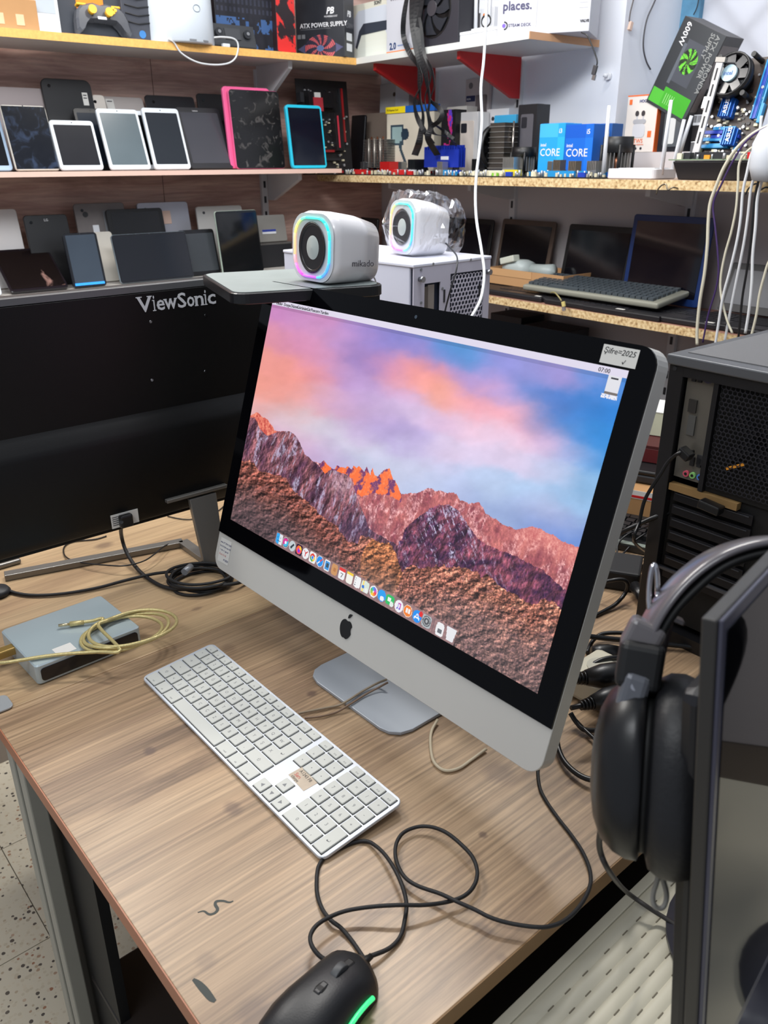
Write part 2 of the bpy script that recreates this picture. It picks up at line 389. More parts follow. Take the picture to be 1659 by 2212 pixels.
# uprights and brackets
MRAIL = mat((208,208,210), 0.45)
def rail(side, p, z0, z1):
    mb = MB()
    if side == 'R': mb.box(p-0.012, p+0.012, BW-0.012, BW, z0, z1)
    else: mb.box(AW, AW+0.012, p-0.012, p+0.012, z0, z1)
    o = mb.build('shelf_rail', MRAIL); frame_obj(o, (0,0,0), AR)
    sl = MB(); z = z0+0.03
    while z < z1-0.03:
        if side == 'R': sl.box(p-0.004, p+0.004, BW-0.0135, BW-0.011, z, z+0.022)
        else: sl.box(AW+0.011, AW+0.0135, p-0.004, p+0.004, z, z+0.022)
        z += 0.05
    sl.build('slots', M['dark'], o)
    return o
bl = VA(556, 200, AW) @ dL
rail_list = []
def bracket(side, p, ztop, depth, col, label, grp=None, hgt=0.115):
    prof = [(0, 0), (depth, 0), (depth, -0.02), (0.03, -hgt), (0, -hgt)]
    mb = MB()
    if side == 'R':
        vs = [(p+t, BW-0.012-d, ztop+z) for t in (-0.007, 0.007) for d, z in prof]
    else:
        vs = [(AW+0.012+d, p+t, ztop+z) for t in (-0.007, 0.007) for d, z in prof]
    n = len(prof)
    mb.add(vs, [tuple(range(n)), tuple(n+i for i in reversed(range(n)))]+[(i, (i+1) % n, n+(i+1) % n, n+i) for i in range(n)])
    o = mb.build('shelf_bracket', col); frame_obj(o, (0,0,0), AR); tag(o, label, 'bracket', grp); return o
# ------------------------------------------------------------------ shelves
def osb():
    m, nt, b = node_mat('chipboard_edge'); tc = nt.nodes.new('ShaderNodeTexCoord')
    nz = nt.nodes.new('ShaderNodeTexNoise'); nz.inputs['Scale'].default_value = 130; nz.inputs['Detail'].default_value = 4; nt.links.new(tc.outputs['Object'], nz.inputs['Vector'])
    nt.links.new(ramp(nt, nz.outputs['Fac'], [(0.28, (128,96,60)), (0.42, (196,164,116)), (0.6, (222,198,152)), (0.8, (236,216,172))]), b.inputs['Base Color'])
    b.inputs['Roughness'].default_value = 0.8
    return m
MOSB = osb()
def shelf(label, a0, a1, b0, b1, z0, z1, topm, edgem, edge):
    """a shelf board with its front edge band as a part; edge 'b' faces the right wall's room side, 'a' the left wall's"""
    o = MB().box(a0, a1, b0, b1, z0, z1).build('shelf_board', topm); frame_obj(o, (0,0,0), AR); tag(o, label, 'shelf')
    e = MB()
    if edge == 'b': e.box(a0, a1, b0-0.0015, b0, z0, z1)
    else: e.box(a1, a1+0.0015, b0, b1, z0, z1)
    e.build('edge_band', edgem, o); return o
ZLR, ZMR, ZTR, ZLL, ZML, ZTL = 0.295, 0.630, 0.988, 0.335, 0.652, 0.988
BF, AF = 1.846, -2.45
MSH = mat((206,196,190), 0.5, var=0.06, vscale=6)
shelf('lowest chipboard shelf on the right wall, under the grey keyboard and open laptops', AW, -0.45, BF, BW-0.013, ZLR-0.021, ZLR, mat((150,110,96), 0.5), MOSB, 'b')
shelf('long chipboard-edged shelf on the right wall carrying motherboards and blue boxes', AW, -0.45, BF, BW-0.013, ZMR-0.022, ZMR, mat((176,150,132), 0.5, var=0.1), MOSB, 'b')
shelf('short white shelf high on the right wall, ending before the window', AW, -1.69, BF, BW-0.013, ZTR-0.018, ZTR, mat((214,214,214), 0.5), mat((214,216,212), 0.5), 'b')
eb = MB().box(-1.69, -1.688, BF, BW-0.013, ZTR-0.018, ZTR).build('raw_end', mat((196,150,112), 0.6)); frame_obj(eb, (0,0,0), AR)
eb.parent = bpy.data.objects['shelf_board.002']; eb.rotation_euler = (0,0,0)
shelf('low shelf on the wood-panelled wall, half hidden by the black monitor, with worn tablets', AW+0.013, AF, -0.3, 1.62, ZLL-0.018, ZLL, mat((190,186,180), 0.5), mat((178,180,170), 0.5), 'a')
shelf('pale pink-edged middle shelf on the wood-panelled wall holding a row of tablets', AW+0.013, AF, -0.3, 1.775, ZML-0.013, ZML, mat((220,196,184), 0.5), mat((236,200,184), 0.45), 'a')
shelf('top shelf on the wood-panelled wall with an orange chipboard edge', AW+0.013, AF, -0.3, BF-0.002, ZTL-0.020, ZTL, mat((216,214,212), 0.5), mat((232,178,98), 0.7, var=0.25, vscale=120), 'a')
r1 = rail('L', bl, 0.36, 0.96); tag(r1, 'white slotted shelf rail on the wood-panelled wall', 'rail')
for i, px_ in enumerate((938, 1112, 1497)):
    a_ = VB(px_, 430, BW) @ dR
    r_ = rail('R', a_, -0.2, 0.96 if i < 2 else 0.60)
    tag(r_, ['slotted rail on the white wall behind the hanging black ribbon cables', 'slotted rail on the white wall beside the dark smartphone box', 'slotted rail on the white wall above the blue-framed laptop'][i], 'rail')
    if i < 2:
        bracket('R', a_, ZTR-0.018, 0.262, mat((196,36,38), 0.4), ['red shelf bracket behind the bundle of black ribbon cables', 'red shelf bracket near the free end of the white top shelf'][i])
    bracket('R', a_, ZMR-0.022, 0.2, MRAIL, ['white bracket under the motherboard shelf, nearest the room corner', 'white bracket under the motherboard shelf above the brown-rimmed laptop', 'white bracket under the motherboard shelf above the blue-framed laptop'][i], hgt=0.05)
bracket('L', bl, ZTL-0.020, 0.2, MRAIL, 'white bracket under the orange-edged top shelf', hgt=0.12)
bracket('L', bl+0.02, ZML-0.013, 0.2, MRAIL, 'white bracket under the pink-edged middle shelf', hgt=0.09)

# ================================================================== DESKS
KN = []
def dk(px, py): P = on(px, py); return P @ dD, P @ eD
for px_, py_, r1_, r2_, s_ in ((323,1622,0.010,0.008,0.85), (1040,2005,0.012,0.01,0.45), (502,1745,0.014,0.011,0.6), (673,1498,0.008,0.008,0.8), (225,1178,0.014,0.02,0.6), (1075,1668,0.025,0.02,0.5),
                       (425,1315,0.006,0.01,0.5), (495,1400,0.014,0.011,0.3), (445,2075,0.012,0.01,0.3), (1085,2070,0.006,0.006,0.4), (1240,1688,0.008,0.012,0.6), (1043,1803,0.006,0.005,0.7), (1262,1720,0.014,0.012,0.3), (550,2190,0.02,0.016,0.45)):
    u_, v_ = dk(px_, py_); KN.append((u_, v_, r1_, r2_, s_))
MDESK = wood_mat('laminate_oak', [(0.30, (96,76,64)), (0.40, (142,116,92)), (0.50, (168,140,110)), (0.60, (181,153,122)), (0.76, (160,133,107))], 8.5, 1.35, 1, 0.36, knots=KN, fine=0.42, fscale=28)
MDESK2 = wood_mat('laminate_pale', [(0.26, (140,114,88)), (0.42, (168,140,108)), (0.58, (188,160,124)), (0.8, (176,148,116))], 9, 1.3, 1, 0.36, knots=KN, fine=0.22, fscale=24)
S0, SM, S1, T0, T1 = -1.71, -1.012, -0.3255, 0.183, 1.45
def desk(label, s0, s1, m, tlo=T0):
    t = thing('desk', label, 'desk', (0,0,0), DA)
    MB().box(s0+0.0006, s1-0.0006, tlo, T1, -0.022, 0).build('desktop', m, t, 0.0008)
    e = MB().box(s0+0.0006, s1-0.0006, tlo-0.0012, tlo, -0.022, -0.0004).build('edge_band', mat((176,112,80), 0.45, var=0.08), t)
    e = MB().box(s1-0.0006, s1+0.0006, tlo, T1, -0.022, -0.0004).build('edge_band', mat((132,100,62), 0.6, var=0.12, vscale=60), t)
    for ss in (s0+0.030, s1-0.012):
        for tt in (tlo+0.012, T1-0.06):
            MB().box(ss-0.0135, ss+0.0135, tt, tt+0.022, FLOORZ, -0.022).build('leg', mat((160,158,148), 0.45, 0.1, var=0.06), t, 0.002)
    MB().box(s0+0.06, s1-0.1, T1-0.3, T1-0.28, -0.45, -0.022).build('rear_panel', M['dark'], t)
    return t
desk('wood-laminate desk in front, under the silver computer and white keyboard', SM, S1, MDESK)
desk('wood-laminate desk behind, under the black-backed monitor and silver drive case', S0, SM, MDESK2)
# black side panel under the front desk beside its leg
o = MB().box(SM-0.05, SM+0.15, T0+0.045, T0+0.06, FLOORZ, -0.023).build('partition_board', mat((8,8,11), 0.6)); frame_obj(o, (0,0,0), DA); tag(o, 'black upright board under the desks behind the grey legs', 'partition')
# low black box on the floor under the desk
BZ = FLOORZ+0.26; Pb = on(200, 2108, BZ)
t = thing('storage_box', 'black low box on the terrazzo floor under the front desk', 'box', Pb*np.array([1,1,0])+np.array([0,0,FLOORZ+0.0005]), DA)
MB().box(0, 0.42, 0, 0.32, 0, 0.25).build('body', mat((34,30,30), 0.4), t, 0.006)
MB().box(-0.002, 0.422, -0.002, 0.322, 0.2505, 0.26).build('lid', mat((38,33,32), 0.4), t, 0.003)
t = thing('box_body', 'black box added to darken the gap under the right edge of the front desk', 'box_body', (0,0,FLOORZ+0.0008), DA)  # plain black block added so the gap beside the desk stays dark
MB().box(S1-0.16, S1+0.052, T0+0.12, T0+1.0, 0, -FLOORZ-0.12).build('body', mat((12,11,12), 0.6), t, 0.003)
MB().box(S1-0.155, S1+0.047, T0+0.105, T0+0.119, 0.02, -FLOORZ-0.14).build('front_slab', mat((14,13,14), 0.5), t, 0.002)
# paint marks on the desktop
def mark(pts, wd, name, label):
    mb = MB(); P = cat_rom([on(x, y, 0.0002) for x, y in pts], 5); n = len(P); vs = []
    for i, p in enumerate(P):
        tt = P[min(i+1, n-1)]-P[max(i-1, 0)]; tt = tt/np.linalg.norm(tt); q = np.array([-tt[1], tt[0], 0])
        ww = wd*(0.35+0.65*math.sin(math.pi*(i+0.3)/(n+0.2)))
        vs += [p-q*ww, p+q*ww]
    mb.add(vs, [(2*i, 2*i+1, 2*i+3, 2*i+2) for i in range(n-1)])
    return mb.build(name, mat((52,58,54), 0.6))
for pts, wd in (([(427,1971),(440,1968),(452,1975),(464,1972),(470,1964),(465,1954),(468,1947),(482,1946),(495,1949),(504,1946)], 0.0016), ([(417,2115),(428,2124),(442,2139),(456,2156),(465,2163)], 0.0034)):
    o = mark(pts, wd, 'paint_mark', ''); o.parent = bpy.data.objects['desk']; o.matrix_parent_inverse = Matrix.Rotation(-DA, 4, 'Z')
# ------------------------------------------------------------------ white woven side table
ZT2 = -0.06
p_a = on(1085, 2190, ZT2); p_b = on(1415, 1870, ZT2); u2 = (p_b-p_a)/np.linalg.norm(p_b-p_a); A2 = math.atan2(u2[1], u2[0])
t = thing('side_table', 'off-white plastic table with a woven-pattern top beside the desk', 'table', p_a*np.array([1,1,0])+np.array([0,0,ZT2]), A2)
MRAT = mat((196,190,170), 0.42)
MB().box(-0.35, 0.55, -0.72, 0, -0.03, -0.0022).build('tabletop', mat((176,170,150), 0.5), t, 0.006)
wv = MB(); dsh = MB()
for r in range(13):
    y1 = -0.012-r*0.0145; n = 6; vs = []
    for i in range(n+1):
        a = math.pi*i/n
        for q in (-0.35, 0.55): vs.append((q, y1-0.0143*i/n, -0.0022+0.0016*math.sin(a)**0.6 if 0 < i < n else -0.0022))
    wv.add(vs, [(2*i, 2*i+1, 2*i+3, 2*i+2) for i in range(n)], True)
    for k in range(-11, 18):
        x = k*0.031+(0.0155 if r % 2 else 0)+0.004*math.sin(k*1.7+r); dsh.box(x, x+0.0085, y1-0.0143-0.0005, y1-0.0143+0.0005, -0.0022, -0.0013)
o = wv.build('woven_strips', MRAT, t); o['kind'] = 'stuff'
o = dsh.build('weave_slots', mat((112,104,88), 0.8), t); o['kind'] = 'stuff'
MB().box(-0.35, 0.55, -0.011, 0.0, -0.0022, 0.0004).build('rim', MRAT, t, 0.001)
MB().box(-0.35, 0.55, -0.72, -0.203, -0.0022, 0.0006).build('smooth_border', MRAT, t, 0.001)
for x in (-0.3, 0.5):
    for y in (-0.67, -0.05): MB().cyl((x, y, FLOORZ-ZT2), (x, y, -0.03), 0.016, 0.024, 12).build('leg', MRAT, t)

# ================================================================== ALL-IN-ONE COMPUTER
SX = np.array([-0.1589, 1.2119, 0.4899]); SA, ST = -0.8526, 0.30432
HOMO = None
MALU = mat((200,198,192), 0.45, 0.15)
def aio():
    t = thing('desktop_computer', 'silver all-in-one computer with a black-bordered screen showing red mountains', 'computer', SX, SA, lean=ST)
    # local: x right along the screen from its top-left corner, z up, -y towards the viewer
    SW, SH, mg, bh, mt = 0.5967, 0.3357, 0.0267, 0.4444, 0.0251
    body = rr(SW+2*mg, bh, 0.020, 6, x0=-mg, z0=mt-bh)
    mb = MB(); mb.prism(body, 0.0012, 0.022, 0.0006); mb.build('case', MALU, t)
    back = rr(SW+2*mg-0.012, bh-0.012, 0.018, 6, x0=-mg+0.006, z0=mt-bh+0.006)
    MB().prism(back, 0.022, 0.045, 0, back=0.72).build('rear_cover', MALU, t)
    gz = -SH-0.0268
    gl = [p for p in rr(SW+2*mg-0.001, mt-gz+0.03, 0.0195, 6, x0=-mg+0.0005, z0=gz-0.03) if p[1] > gz+0.001]
    gl = [(-mg+0.0005, gz), (SW+mg-0.0005, gz)] + gl
    MB().prism(gl, -0.0012, 0.0012).build('glass_panel', mat((4,4,6), 0.06, spec=0.16), t)
    return t, SW, SH, mg, bh, mt, gz
AIO, SW, SH, mg, bh, mt, gz = aio()
_src = [(591.9,643.1),(1361,805.8),(1163.4,1497.7),(500.8,1119)]; _dst = [(0,0),(1,0),(1,1),(0,1)]
A_, B_ = [], []
for (x, y), (u, v) in zip(_src, _dst): A_ += [[x,y,1,0,0,0,-u*x,-u*y],[0,0,0,x,y,1,-v*x,-v*y]]; B_ += [u, v]
HM = np.append(np.linalg.solve(np.array(A_, float), np.array(B_, float)), 1).reshape(3, 3); HI = np.linalg.inv(HM)
def s_uv(x, y): q = HM @ np.array([x, y, 1.0]); return q[0]/q[2], q[1]/q[2]
SKY = [(600,665,200,132,190),(650,680,205,148,200),(700,690,204,140,186),(760,720,186,146,208),(800,715,150,132,202),(850,730,134,132,206),(900,760,150,140,212),(970,765,112,142,216),(1000,760,80,150,212),(1080,790,150,150,222),
 (1160,800,150,150,216),(1230,820,165,150,214),(1300,830,110,148,220),(1350,840,70,140,222),(590,720,226,150,170),(640,730,214,142,184),(700,760,214,146,180),(740,740,196,150,204),(790,780,150,126,190),(820,760,150,132,205),(850,790,222,150,190),
 (575,780,240,158,150),(620,800,242,156,146),(680,800,232,152,164),(740,810,196,150,200),(780,830,190,158,212),(880,800,250,160,164),(900,820,255,160,150),(930,830,255,168,140),(960,850,255,178,150),(880,840,214,170,214),(940,800,232,152,180),
 (990,860,248,172,176),(1020,870,244,168,190),(1060,890,250,176,186),(1110,895,250,176,190),(1150,910,246,182,200),(1000,820,180,150,208),(1060,840,190,160,216),(1110,860,176,160,220),(1160,860,104,136,206),(1200,880,78,124,202),(1260,880,66,130,208),(1310,880,44,130,214),
 (1180,920,100,130,204),(1240,930,84,142,214),(1300,940,50,138,216),(560,840,244,160,144),(600,850,240,158,148),(640,870,238,164,160),(700,870,226,172,190),(750,880,206,172,212),(820,880,204,178,218),(900,880,218,196,230),(960,900,222,188,220),
 (1020,920,238,204,226),(1100,940,238,206,230),(1190,960,226,192,224),(1250,980,150,170,222),(1300,1000,70,150,220),(560,880,228,176,178),(620,900,222,198,206),(670,910,216,210,224),(720,930,214,206,224),(770,930,196,172,214),(820,930,178,160,210),(870,930,180,162,212),(900,960,196,184,224),
 (640,940,214,180,206),(690,970,204,174,212),(740,970,210,208,228),(800,960,216,210,230),(850,1000,202,206,232),(900,1010,206,208,234),(960,980,224,206,234),(1040,980,222,206,234),(1120,1000,222,208,236),(1200,1020,196,204,236),(1280,1050,140,184,226),
 (740,1000,188,176,218),(800,1000,198,206,232),(920,1050,192,204,236),(980,1040,190,202,236),(1060,1050,186,204,236),(1140,1060,176,204,238),(1230,1090,156,194,234),(1000,1080,176,188,226),(1060,1100,160,180,222),(1110,1110,148,168,214),(1150,1100,176,190,228),(1200,1110,190,190,224),(1240,1140,130,158,216),(1180,1135,126,150,212),(1240,1170,104,140,210)]
SKYL = [(545,893),(556,888),(565,893),(571,901),(580,904),(590,917),(595,926),(600,930),(625,929),(637,935),(645,944),(652,957),(661,979),(672,988),(683,997),(690,999),(697,1000),(703,994),(710,1002),(720,1010),(726,1012),(731,1004),(738,1010),(748,1009),(756,1007),(763,1013),(768,1004),(773,1010),(779,1005),(786,1013),(790,1018),(796,1008),(801,1022),(804,1024),(808,1010),(813,1028),(820,1028),(832,1016),(845,1012),(851,1030),(853,1038),(857,1037),(865,1055),(870,1066),(885,1067),(905,1064),(917,1060),(927,1055),(938,1057),(945,1061),(965,1064),(990,1067),(997,1081),(1010,1085),(1018,1090),(1030,1087),(1038,1086),(1045,1095),(1052,1110),(1062,1117),(1075,1123),(1088,1135),(1103,1138),(1112,1144),(1118,1147),(1130,1142),(1150,1140),(1170,1143),(1185,1153),(1200,1160),(1225,1175),(1250,1184),(1300,1200)]
FG = [(490,985),(526,992),(543,992),(552,999),(559,1010),(572,1016),(582,1020),(595,1025),(621,1031),(630,1049),(643,1064),(661,1075),(680,1092),(691,1107),(708,1120),(726,1129),(735,1133),(737,1146),(747,1159),(760,1170),(776,1173),(783,1155),(800,1160),(820,1171),(846,1172),(858,1191),(866,1216),(872,1232),(884,1224),(896,1219),(907,1227),(925,1226),(945,1221),(963,1222),(980,1228),(994,1221),(1010,1229),(1016,1233),(1030,1233),(1041,1245),(1055,1243),(1065,1250),(1077,1262),(1105,1279),(1122,1291),(1144,1304),(1166,1306),(1172,1297),(1194,1298),(1213,1318),(1240,1330)]
MID = [(870,1170),(880,1140),(897,1126),(925,1104),(955,1090),(972,1088),(989,1101),(1011,1129),(1036,1165),(1063,1182),(1105,1198),(1133,1210),(1174,1232),(1210,1265),(1240,1290)]
NEARL = [(480,900),(553,899),(565,925),(580,940),(600,932),(625,929),(637,935),(645,944),(652,957),(661,979),(672,988),(690,1003),(705,1022),(720,1013),(745,1022),(760,1030),(768,1050),(775,1075),(790,1110),(800,1140),(830,1160),(870,1180)]
ORB = [(685,1080),(765,1030),(772,1066),(790,1072),(820,1066),(850,1072),(870,1086)]
def paint_screen(U, V):
    Dn = HI[2,0]*U+HI[2,1]*V+HI[2,2]; X = (HI[0,0]*U+HI[0,1]*V+HI[0,2])/Dn; Y = (HI[1,0]*U+HI[1,1]*V+HI[1,2])/Dn
    wx = (fbm(X/60, Y/38, 11)-.5)*46; wy = (fbm(X/60, Y/38, 31)-.5)*40
    Xw, Yw = X+wx, Y+wy
    num = np.zeros(X.shape+(3,)); den = np.zeros(X.shape)
    for (x, y, r, g, b) in SKY:
        # clouds run along the diagonal: narrower across it
        dx, dy = Xw-x, Yw-y; p = (dx*0.92+dy*0.40); q = (-dx*0.40+dy*0.92)
        wgt = np.exp(-(p*p/(2*34**2)+q*q/(2*19**2)))+1e-9
        num += wgt[..., None]*np.array([r, g, b]); den += wgt
    img = num/den[..., None]
    img *= (1+0.10*(fbm(X/34, Y/24, 51)-.5))[..., None]
    jit = (fbm(X/7, Y/9, 71, 4)-.5)
    sky = np.interp(X, [p[0] for p in SKYL], [p[1] for p in SKYL])+jit*7
    mid = np.interp(X, [p[0] for p in MID], [p[1] for p in MID])+jit*9; mid = np.where(X < 865, 9999, mid)
    nl = np.interp(X, [p[0] for p in NEARL], [p[1] for p in NEARL])+jit*5; nl = np.where(X > 872, 9999, nl)
    fg = np.interp(X, [p[0] for p in FG], [p[1] for p in FG])+(fbm(X/9, Y/9, 91, 3)-.5)*12
    crag = fbm((X+Y*0.25)/13, (Y-X*0.2)/30, 5, 6, 0.62); fine = fbm(X/3.4, Y/5.5, 6, 4, 0.7); ridg = 1-abs(2*fbm((X+Y*0.4)/22, (Y-X*.3)/55, 8, 5)-1)
    # far range, sunlit pink
    far = mixc((146,74,86), (216,128,122), crag*1.8-0.45); far = mixc(far, (244,190,190), np.clip((ridg-.80)*7, 0, 1)*np.clip(fine*2-.6, 0, 1)); far = far*(0.72+0.56*fine)[..., None]
    dome = np.clip((X-1090)/60, 0, 1); far = mixc(far, mixc((206,104,106), (250,176,160), fine*1.6-.3), dome*np.clip(1-(Y-sky-20)/45, 0, 1)*0.85)
    m = Y > sky; img[m] = far[m]
    # orange spires
    ob = np.interp(X, [p[0] for p in ORB], [p[1] for p in ORB])+jit*14
    om = (Y > sky) & (X > 694) & (X < 871) & (Y < ob)
    spx = np.sin((X*1.0+(Y-1040)*0.45)/5.6+jit*5); orange = mixc((255,120,66), (118,62,112), np.clip(spx*1.4-.2, 0, 1)); orange = mixc(orange, (255,172,120), np.clip(fine*2.4-1.3, 0, 1))
    img[om] = orange[om]
    # red peak at far left
    rp = (Y > sky) & (X < 600) & (Y < nl+6); redp = mixc((190,70,66), (255,160,132), fine*2-.5); img[rp] = redp[rp]
    # near left massif
    nm = Y > nl
    relm = np.clip((fbm((X+Y*.25)/15, Y/26, 141, 5, .6)-fbm((X+Y*.25+2.4)/15, (Y+1.5)/26, 141, 5, .6))*7, -1, 1)
    body = mixc((84,54,74), (158,100,106), np.clip(crag*2.3-.65, 0, 1)); body = body*(0.76+0.42*fine)[..., None]*np.clip(1+.45*relm, .4, 1.5)[..., None]
    snow = np.clip((fbm((X+Y*0.30)/7.5, (Y)/36, 15, 5, .66)-.53)*9, 0, 1)*np.clip(fine*2.6-.6, 0, 1)
    body = mixc(body, (198,190,220), snow*0.85)
    pale = np.exp(-(((X-740)/26)**2+((Y-1045)/24)**2)); body = mixc(body, (222,176,186), pale*np.clip(fine*2.2-.3, 0, 1)*.9)
    img[nm] = body[nm]
    # middle dark mountain with snow gullies
    mm = Y > mid
    c2 = mixc((62,36,66), (156,84,100), np.clip(fbm(X/20, Y/16, 25, 6, .62)*2.4-.75, 0, 1)); c2 = c2*(0.76+0.44*fine)[..., None]*np.clip(1+.4*relm, .4, 1.5)[..., None]
    s2 = np.clip((fbm((X-Y*0.35)/6, Y/30, 26, 5, .7)-.56)*12, 0, 1)*np.clip(fine*3-1.0, 0, 1)*np.clip(1.25-np.abs(X-960)/150, 0, 1)
    c2 = mixc(c2, (214,210,240), s2*.9); img[mm] = c2[mm]
    # valley shade between near left massif and foreground
    sh = np.exp(-(((X-775)/40)**2+((Y-1140)/26)**2)); img = mixc(img, (52,38,74), sh*(Y > sky)*0.6*np.clip(1.6-fine*1.6, 0, 1))
    # foreground rocks
    wxx = (fbm(X/16, Y/14, 101, 4)-.5); wyy = (fbm(X/16, Y/14, 111, 4)-.5)
    d1, d2, cid = worley(X/17+wxx*3.0, Y/12+wyy*3.0, 3); e1, e2, ce = worley(X/7+wyy*2.6, Y/5.4+wxx*2.6, 4)
    edge = np.clip((d2-d1)*3.0, 0, 1); edge2 = np.clip((e2-e1)*2.6, 0, 1)
    left = np.clip((800-X)/70, 0, 1); near = np.clip((Y-fg)/150, 0, 1)
    rel = lambda sx, sy, sd, k: np.clip((fbm(X/sx, Y/sy, sd, 5, .62)-fbm((X+2.2)/sx, (Y+3.0)/sy, sd, 5, .62))*k, -1, 1)
    relief = rel(12, 10, 121, 5.0)+0.55*rel(26, 20, 131, 5.0)
    ca = mixc((204,126,104), (150,106,96), near); cb = mixc((170,98,84), (84,58,58), near*1.3)
    rock = mixc(ca, cb, left); rock = mixc(rock, (238,164,134), np.clip(cid-.55, 0, 1)*1.4*(1-near*.7)*(1-left*.7)); rock = mixc(rock, (120,84,84), np.clip(.35-ce, 0, 1)*1.6)
    rock = rock*(0.60+0.40*np.maximum(edge, left*.8))[..., None]*(0.76+0.24*edge2)[..., None]*np.clip(0.90+0.55*relief, .3, 1.5)[..., None]*(0.82+0.36*fine)[..., None]
    bl_ = ((X-828)/46)**2+((Y-1225)/66)**2 < 1; bould = mixc((200,124,80), (128,84,64), np.clip((Y-1165)/120, 0, 1)); bould = bould*(0.66+0.34*edge)[..., None]*np.clip(0.92+.5*relief, .3, 1.5)[..., None]*(0.8+.4*fine)[..., None]
    fm = Y > fg; img[fm] = rock[fm]*1.08; img[fm & bl_] = bould[fm & bl_]*1.12
    img = mixc(img, (150,150,166), fm*np.clip((Y-fg-40)/240, 0, .22))
    # menu bar
    mb_ = V < 0.0225; img[mb_] = (224,218,236)
    sd = (V >= 0.0225) & (V < 0.034); img[sd] *= 0.9
    # drive icon on the desktop
    cx, cy = s_uv(1326, 838)
    ic = (abs(U-cx) < 0.0125) & (abs(V-cy) < 0.027); img[ic] = (226,226,232); img[ic & (V > cy+.019)] = (120,112,108); img[(abs(U-cx) < .007) & (abs(V-cy+.021) < .0022)] = (60,60,66)
    lu, lv = s_uv(1318, 862); img[(abs(U-lu) < .015) & (abs(V-lv) < .006) & (fine > .4)] = (236,236,244)
    # dock
    def c3(x, y): return s_uv(x*.2532+580, y*.2532+1120)
    u0, v0 = c3(85, 102); u1, _ = c3(1622, 955)
    dk_ = (U > u0) & (U < u1) & (V > v0-0.001); img[dk_] = img[dk_]*0.22+np.array([160,128,130])*0.78
    hu, hv = 0.0125, 0.0222
    def P(x, y): cu, cv = c3(x, y); return (U-cu)/hu, (V-cv)/hv
    def circ(x, y, c, k=1.0):
        a, b = P(x, y); put(img, a*a+b*b < k*k, c); return a, b
    def sq(x, y, c, k=1.0, kk=None, p=5):
        a, b = P(x, y); kk = kk or k; put(img, abs(a/k)**p+abs(b/kk)**p < 1, c); return a, b
    a, b = sq(105,165,(60,170,240)); put(img, (abs(a) < 1) & (abs(b) < 1) & (a > 0.05), (226,232,238)); put(img, (abs(a) < .55) & (abs(b-.45) < .08), (30,60,100)); put(img, (abs(abs(a)-.45) < .07) & (abs(b+.25) < .16), (30,60,100))
    a, b = circ(160,198,(214,214,220)); put(img, a*a+b*b < .82, (40,24,60)); put(img, (a*a+b*b < .7) & (a+b < 0), (220,60,150)); put(img, (a*a+b*b < .62) & (a+b > .1), (70,190,230)); put(img, (a*a+b*b < .09), (240,240,250))
    a, b = circ(217,228,(196,206,212)); put(img, (abs(a+b) < .26) & (abs(a-b) < .9), (52,60,70)); put(img, (abs(a+.2)+abs(b-.25) < .34), (52,60,70))
    a, b = sq(274,262,(44,26,60)); put(img, a*a+b*b < .66, (255,110,60)); put(img, (a*a+(b-.15)**2 < .28), (236,60,150)); put(img, (a*a+(b-.1)**2 < .09), (120,70,220)); put(img, (b < -.1) & (a > .1) & (a*a+b*b < .62), (255,200,70))
    a, b = circ(331,293,(236,236,240)); put(img, (abs(a) < .1) & (b > 0) & (b < .6), (210,50,50)); put(img, (abs(abs(a)+b*.9) < .13) & (b <= .05) & (b > -.55), (210,50,50))
    a, b = sq(391,327,(238,238,238)); r2 = a*a+b*b; th = np.arctan2(b, a)
    put(img, (r2 < .55) & (th < -.5), (224,70,56)); put(img, (r2 < .55) & (th >= -.5) & (th < 1.3), (248,206,70)); put(img, (r2 < .55) & (th >= 1.3), (60,166,90)); put(img, r2 < .15, (240,240,240)); put(img, r2 < .09, (66,130,236))
    a, b = circ(453,360,(234,238,244)); put(img, a*a+b*b < .82, (40,146,236)); put(img, (abs(a+b) < .14) & (a > 0) & (a < .62), (226,70,60)); put(img, (abs(a+b) < .14) & (a <= 0) & (a > -.62), (240,240,244))
    a, b = sq(514,395,(240,240,240), .8, 1); put(img, (abs(a) < .6) & (abs(b) < .78), (70,150,220)); put(img, (abs(a-.1) < .3) & (abs(b+.05) < .4), (60,80,90))
    a, b = sq(578,430,(206,150,98), .8, 1); put(img, (abs(a-.05) < .3) & (abs(b) < .35), (184,124,76))
    a, b = sq(640,468,(240,240,242), .85, 1); put(img, (abs(a) < .82) & (b < -.45) & (b > -.98), (226,60,56)); put(img, (abs(b+.12) < .08) & (abs(a) < .3), (70,70,74)); put(img, (abs(a-.28+(b)*.5) < .09) & (b > -.1) & (b < .65), (70,70,74))
    a, b = sq(706,502,(242,240,232), .85, 1); put(img, (abs(a) < .82) & (b < -.5) & (b > -.98), (246,206,70))
    a, b = sq(773,538,(242,242,244), .82, 1)
    for k in range(4): put(img, (abs(a+.5) < .08) & (abs(b+.6-.4*k) < .07), (90,90,100))
    a, b = sq(838,580,(216,228,216)); put(img, (abs(a+.5) < .12) & (abs(b) < .9), (250,220,120)); put(img, (a+.45)**2+(b-.1)**2 < .09, (60,120,210)); put(img, (a-.45)**2+(b-.5)**2 < .16, (236,236,236))
    a, b = circ(911,620,(240,240,242)); th = np.arctan2(b, a); r2 = a*a+b*b
    for k, c in enumerate([(90,190,110),(70,170,230),(120,110,220),(210,90,190),(240,80,80),(250,150,60),(250,210,70),(160,200,80)]): put(img, (r2 < .62) & (r2 > .03) & (np.abs(((th+math.pi)/(math.pi/4)-k-.5)) < .5), c)
    a, b = circ(982,655,(46,160,240)); put(img, ((a-.15)/.5)**2+((b-.45)/.42)**2 < 1, (240,240,244))
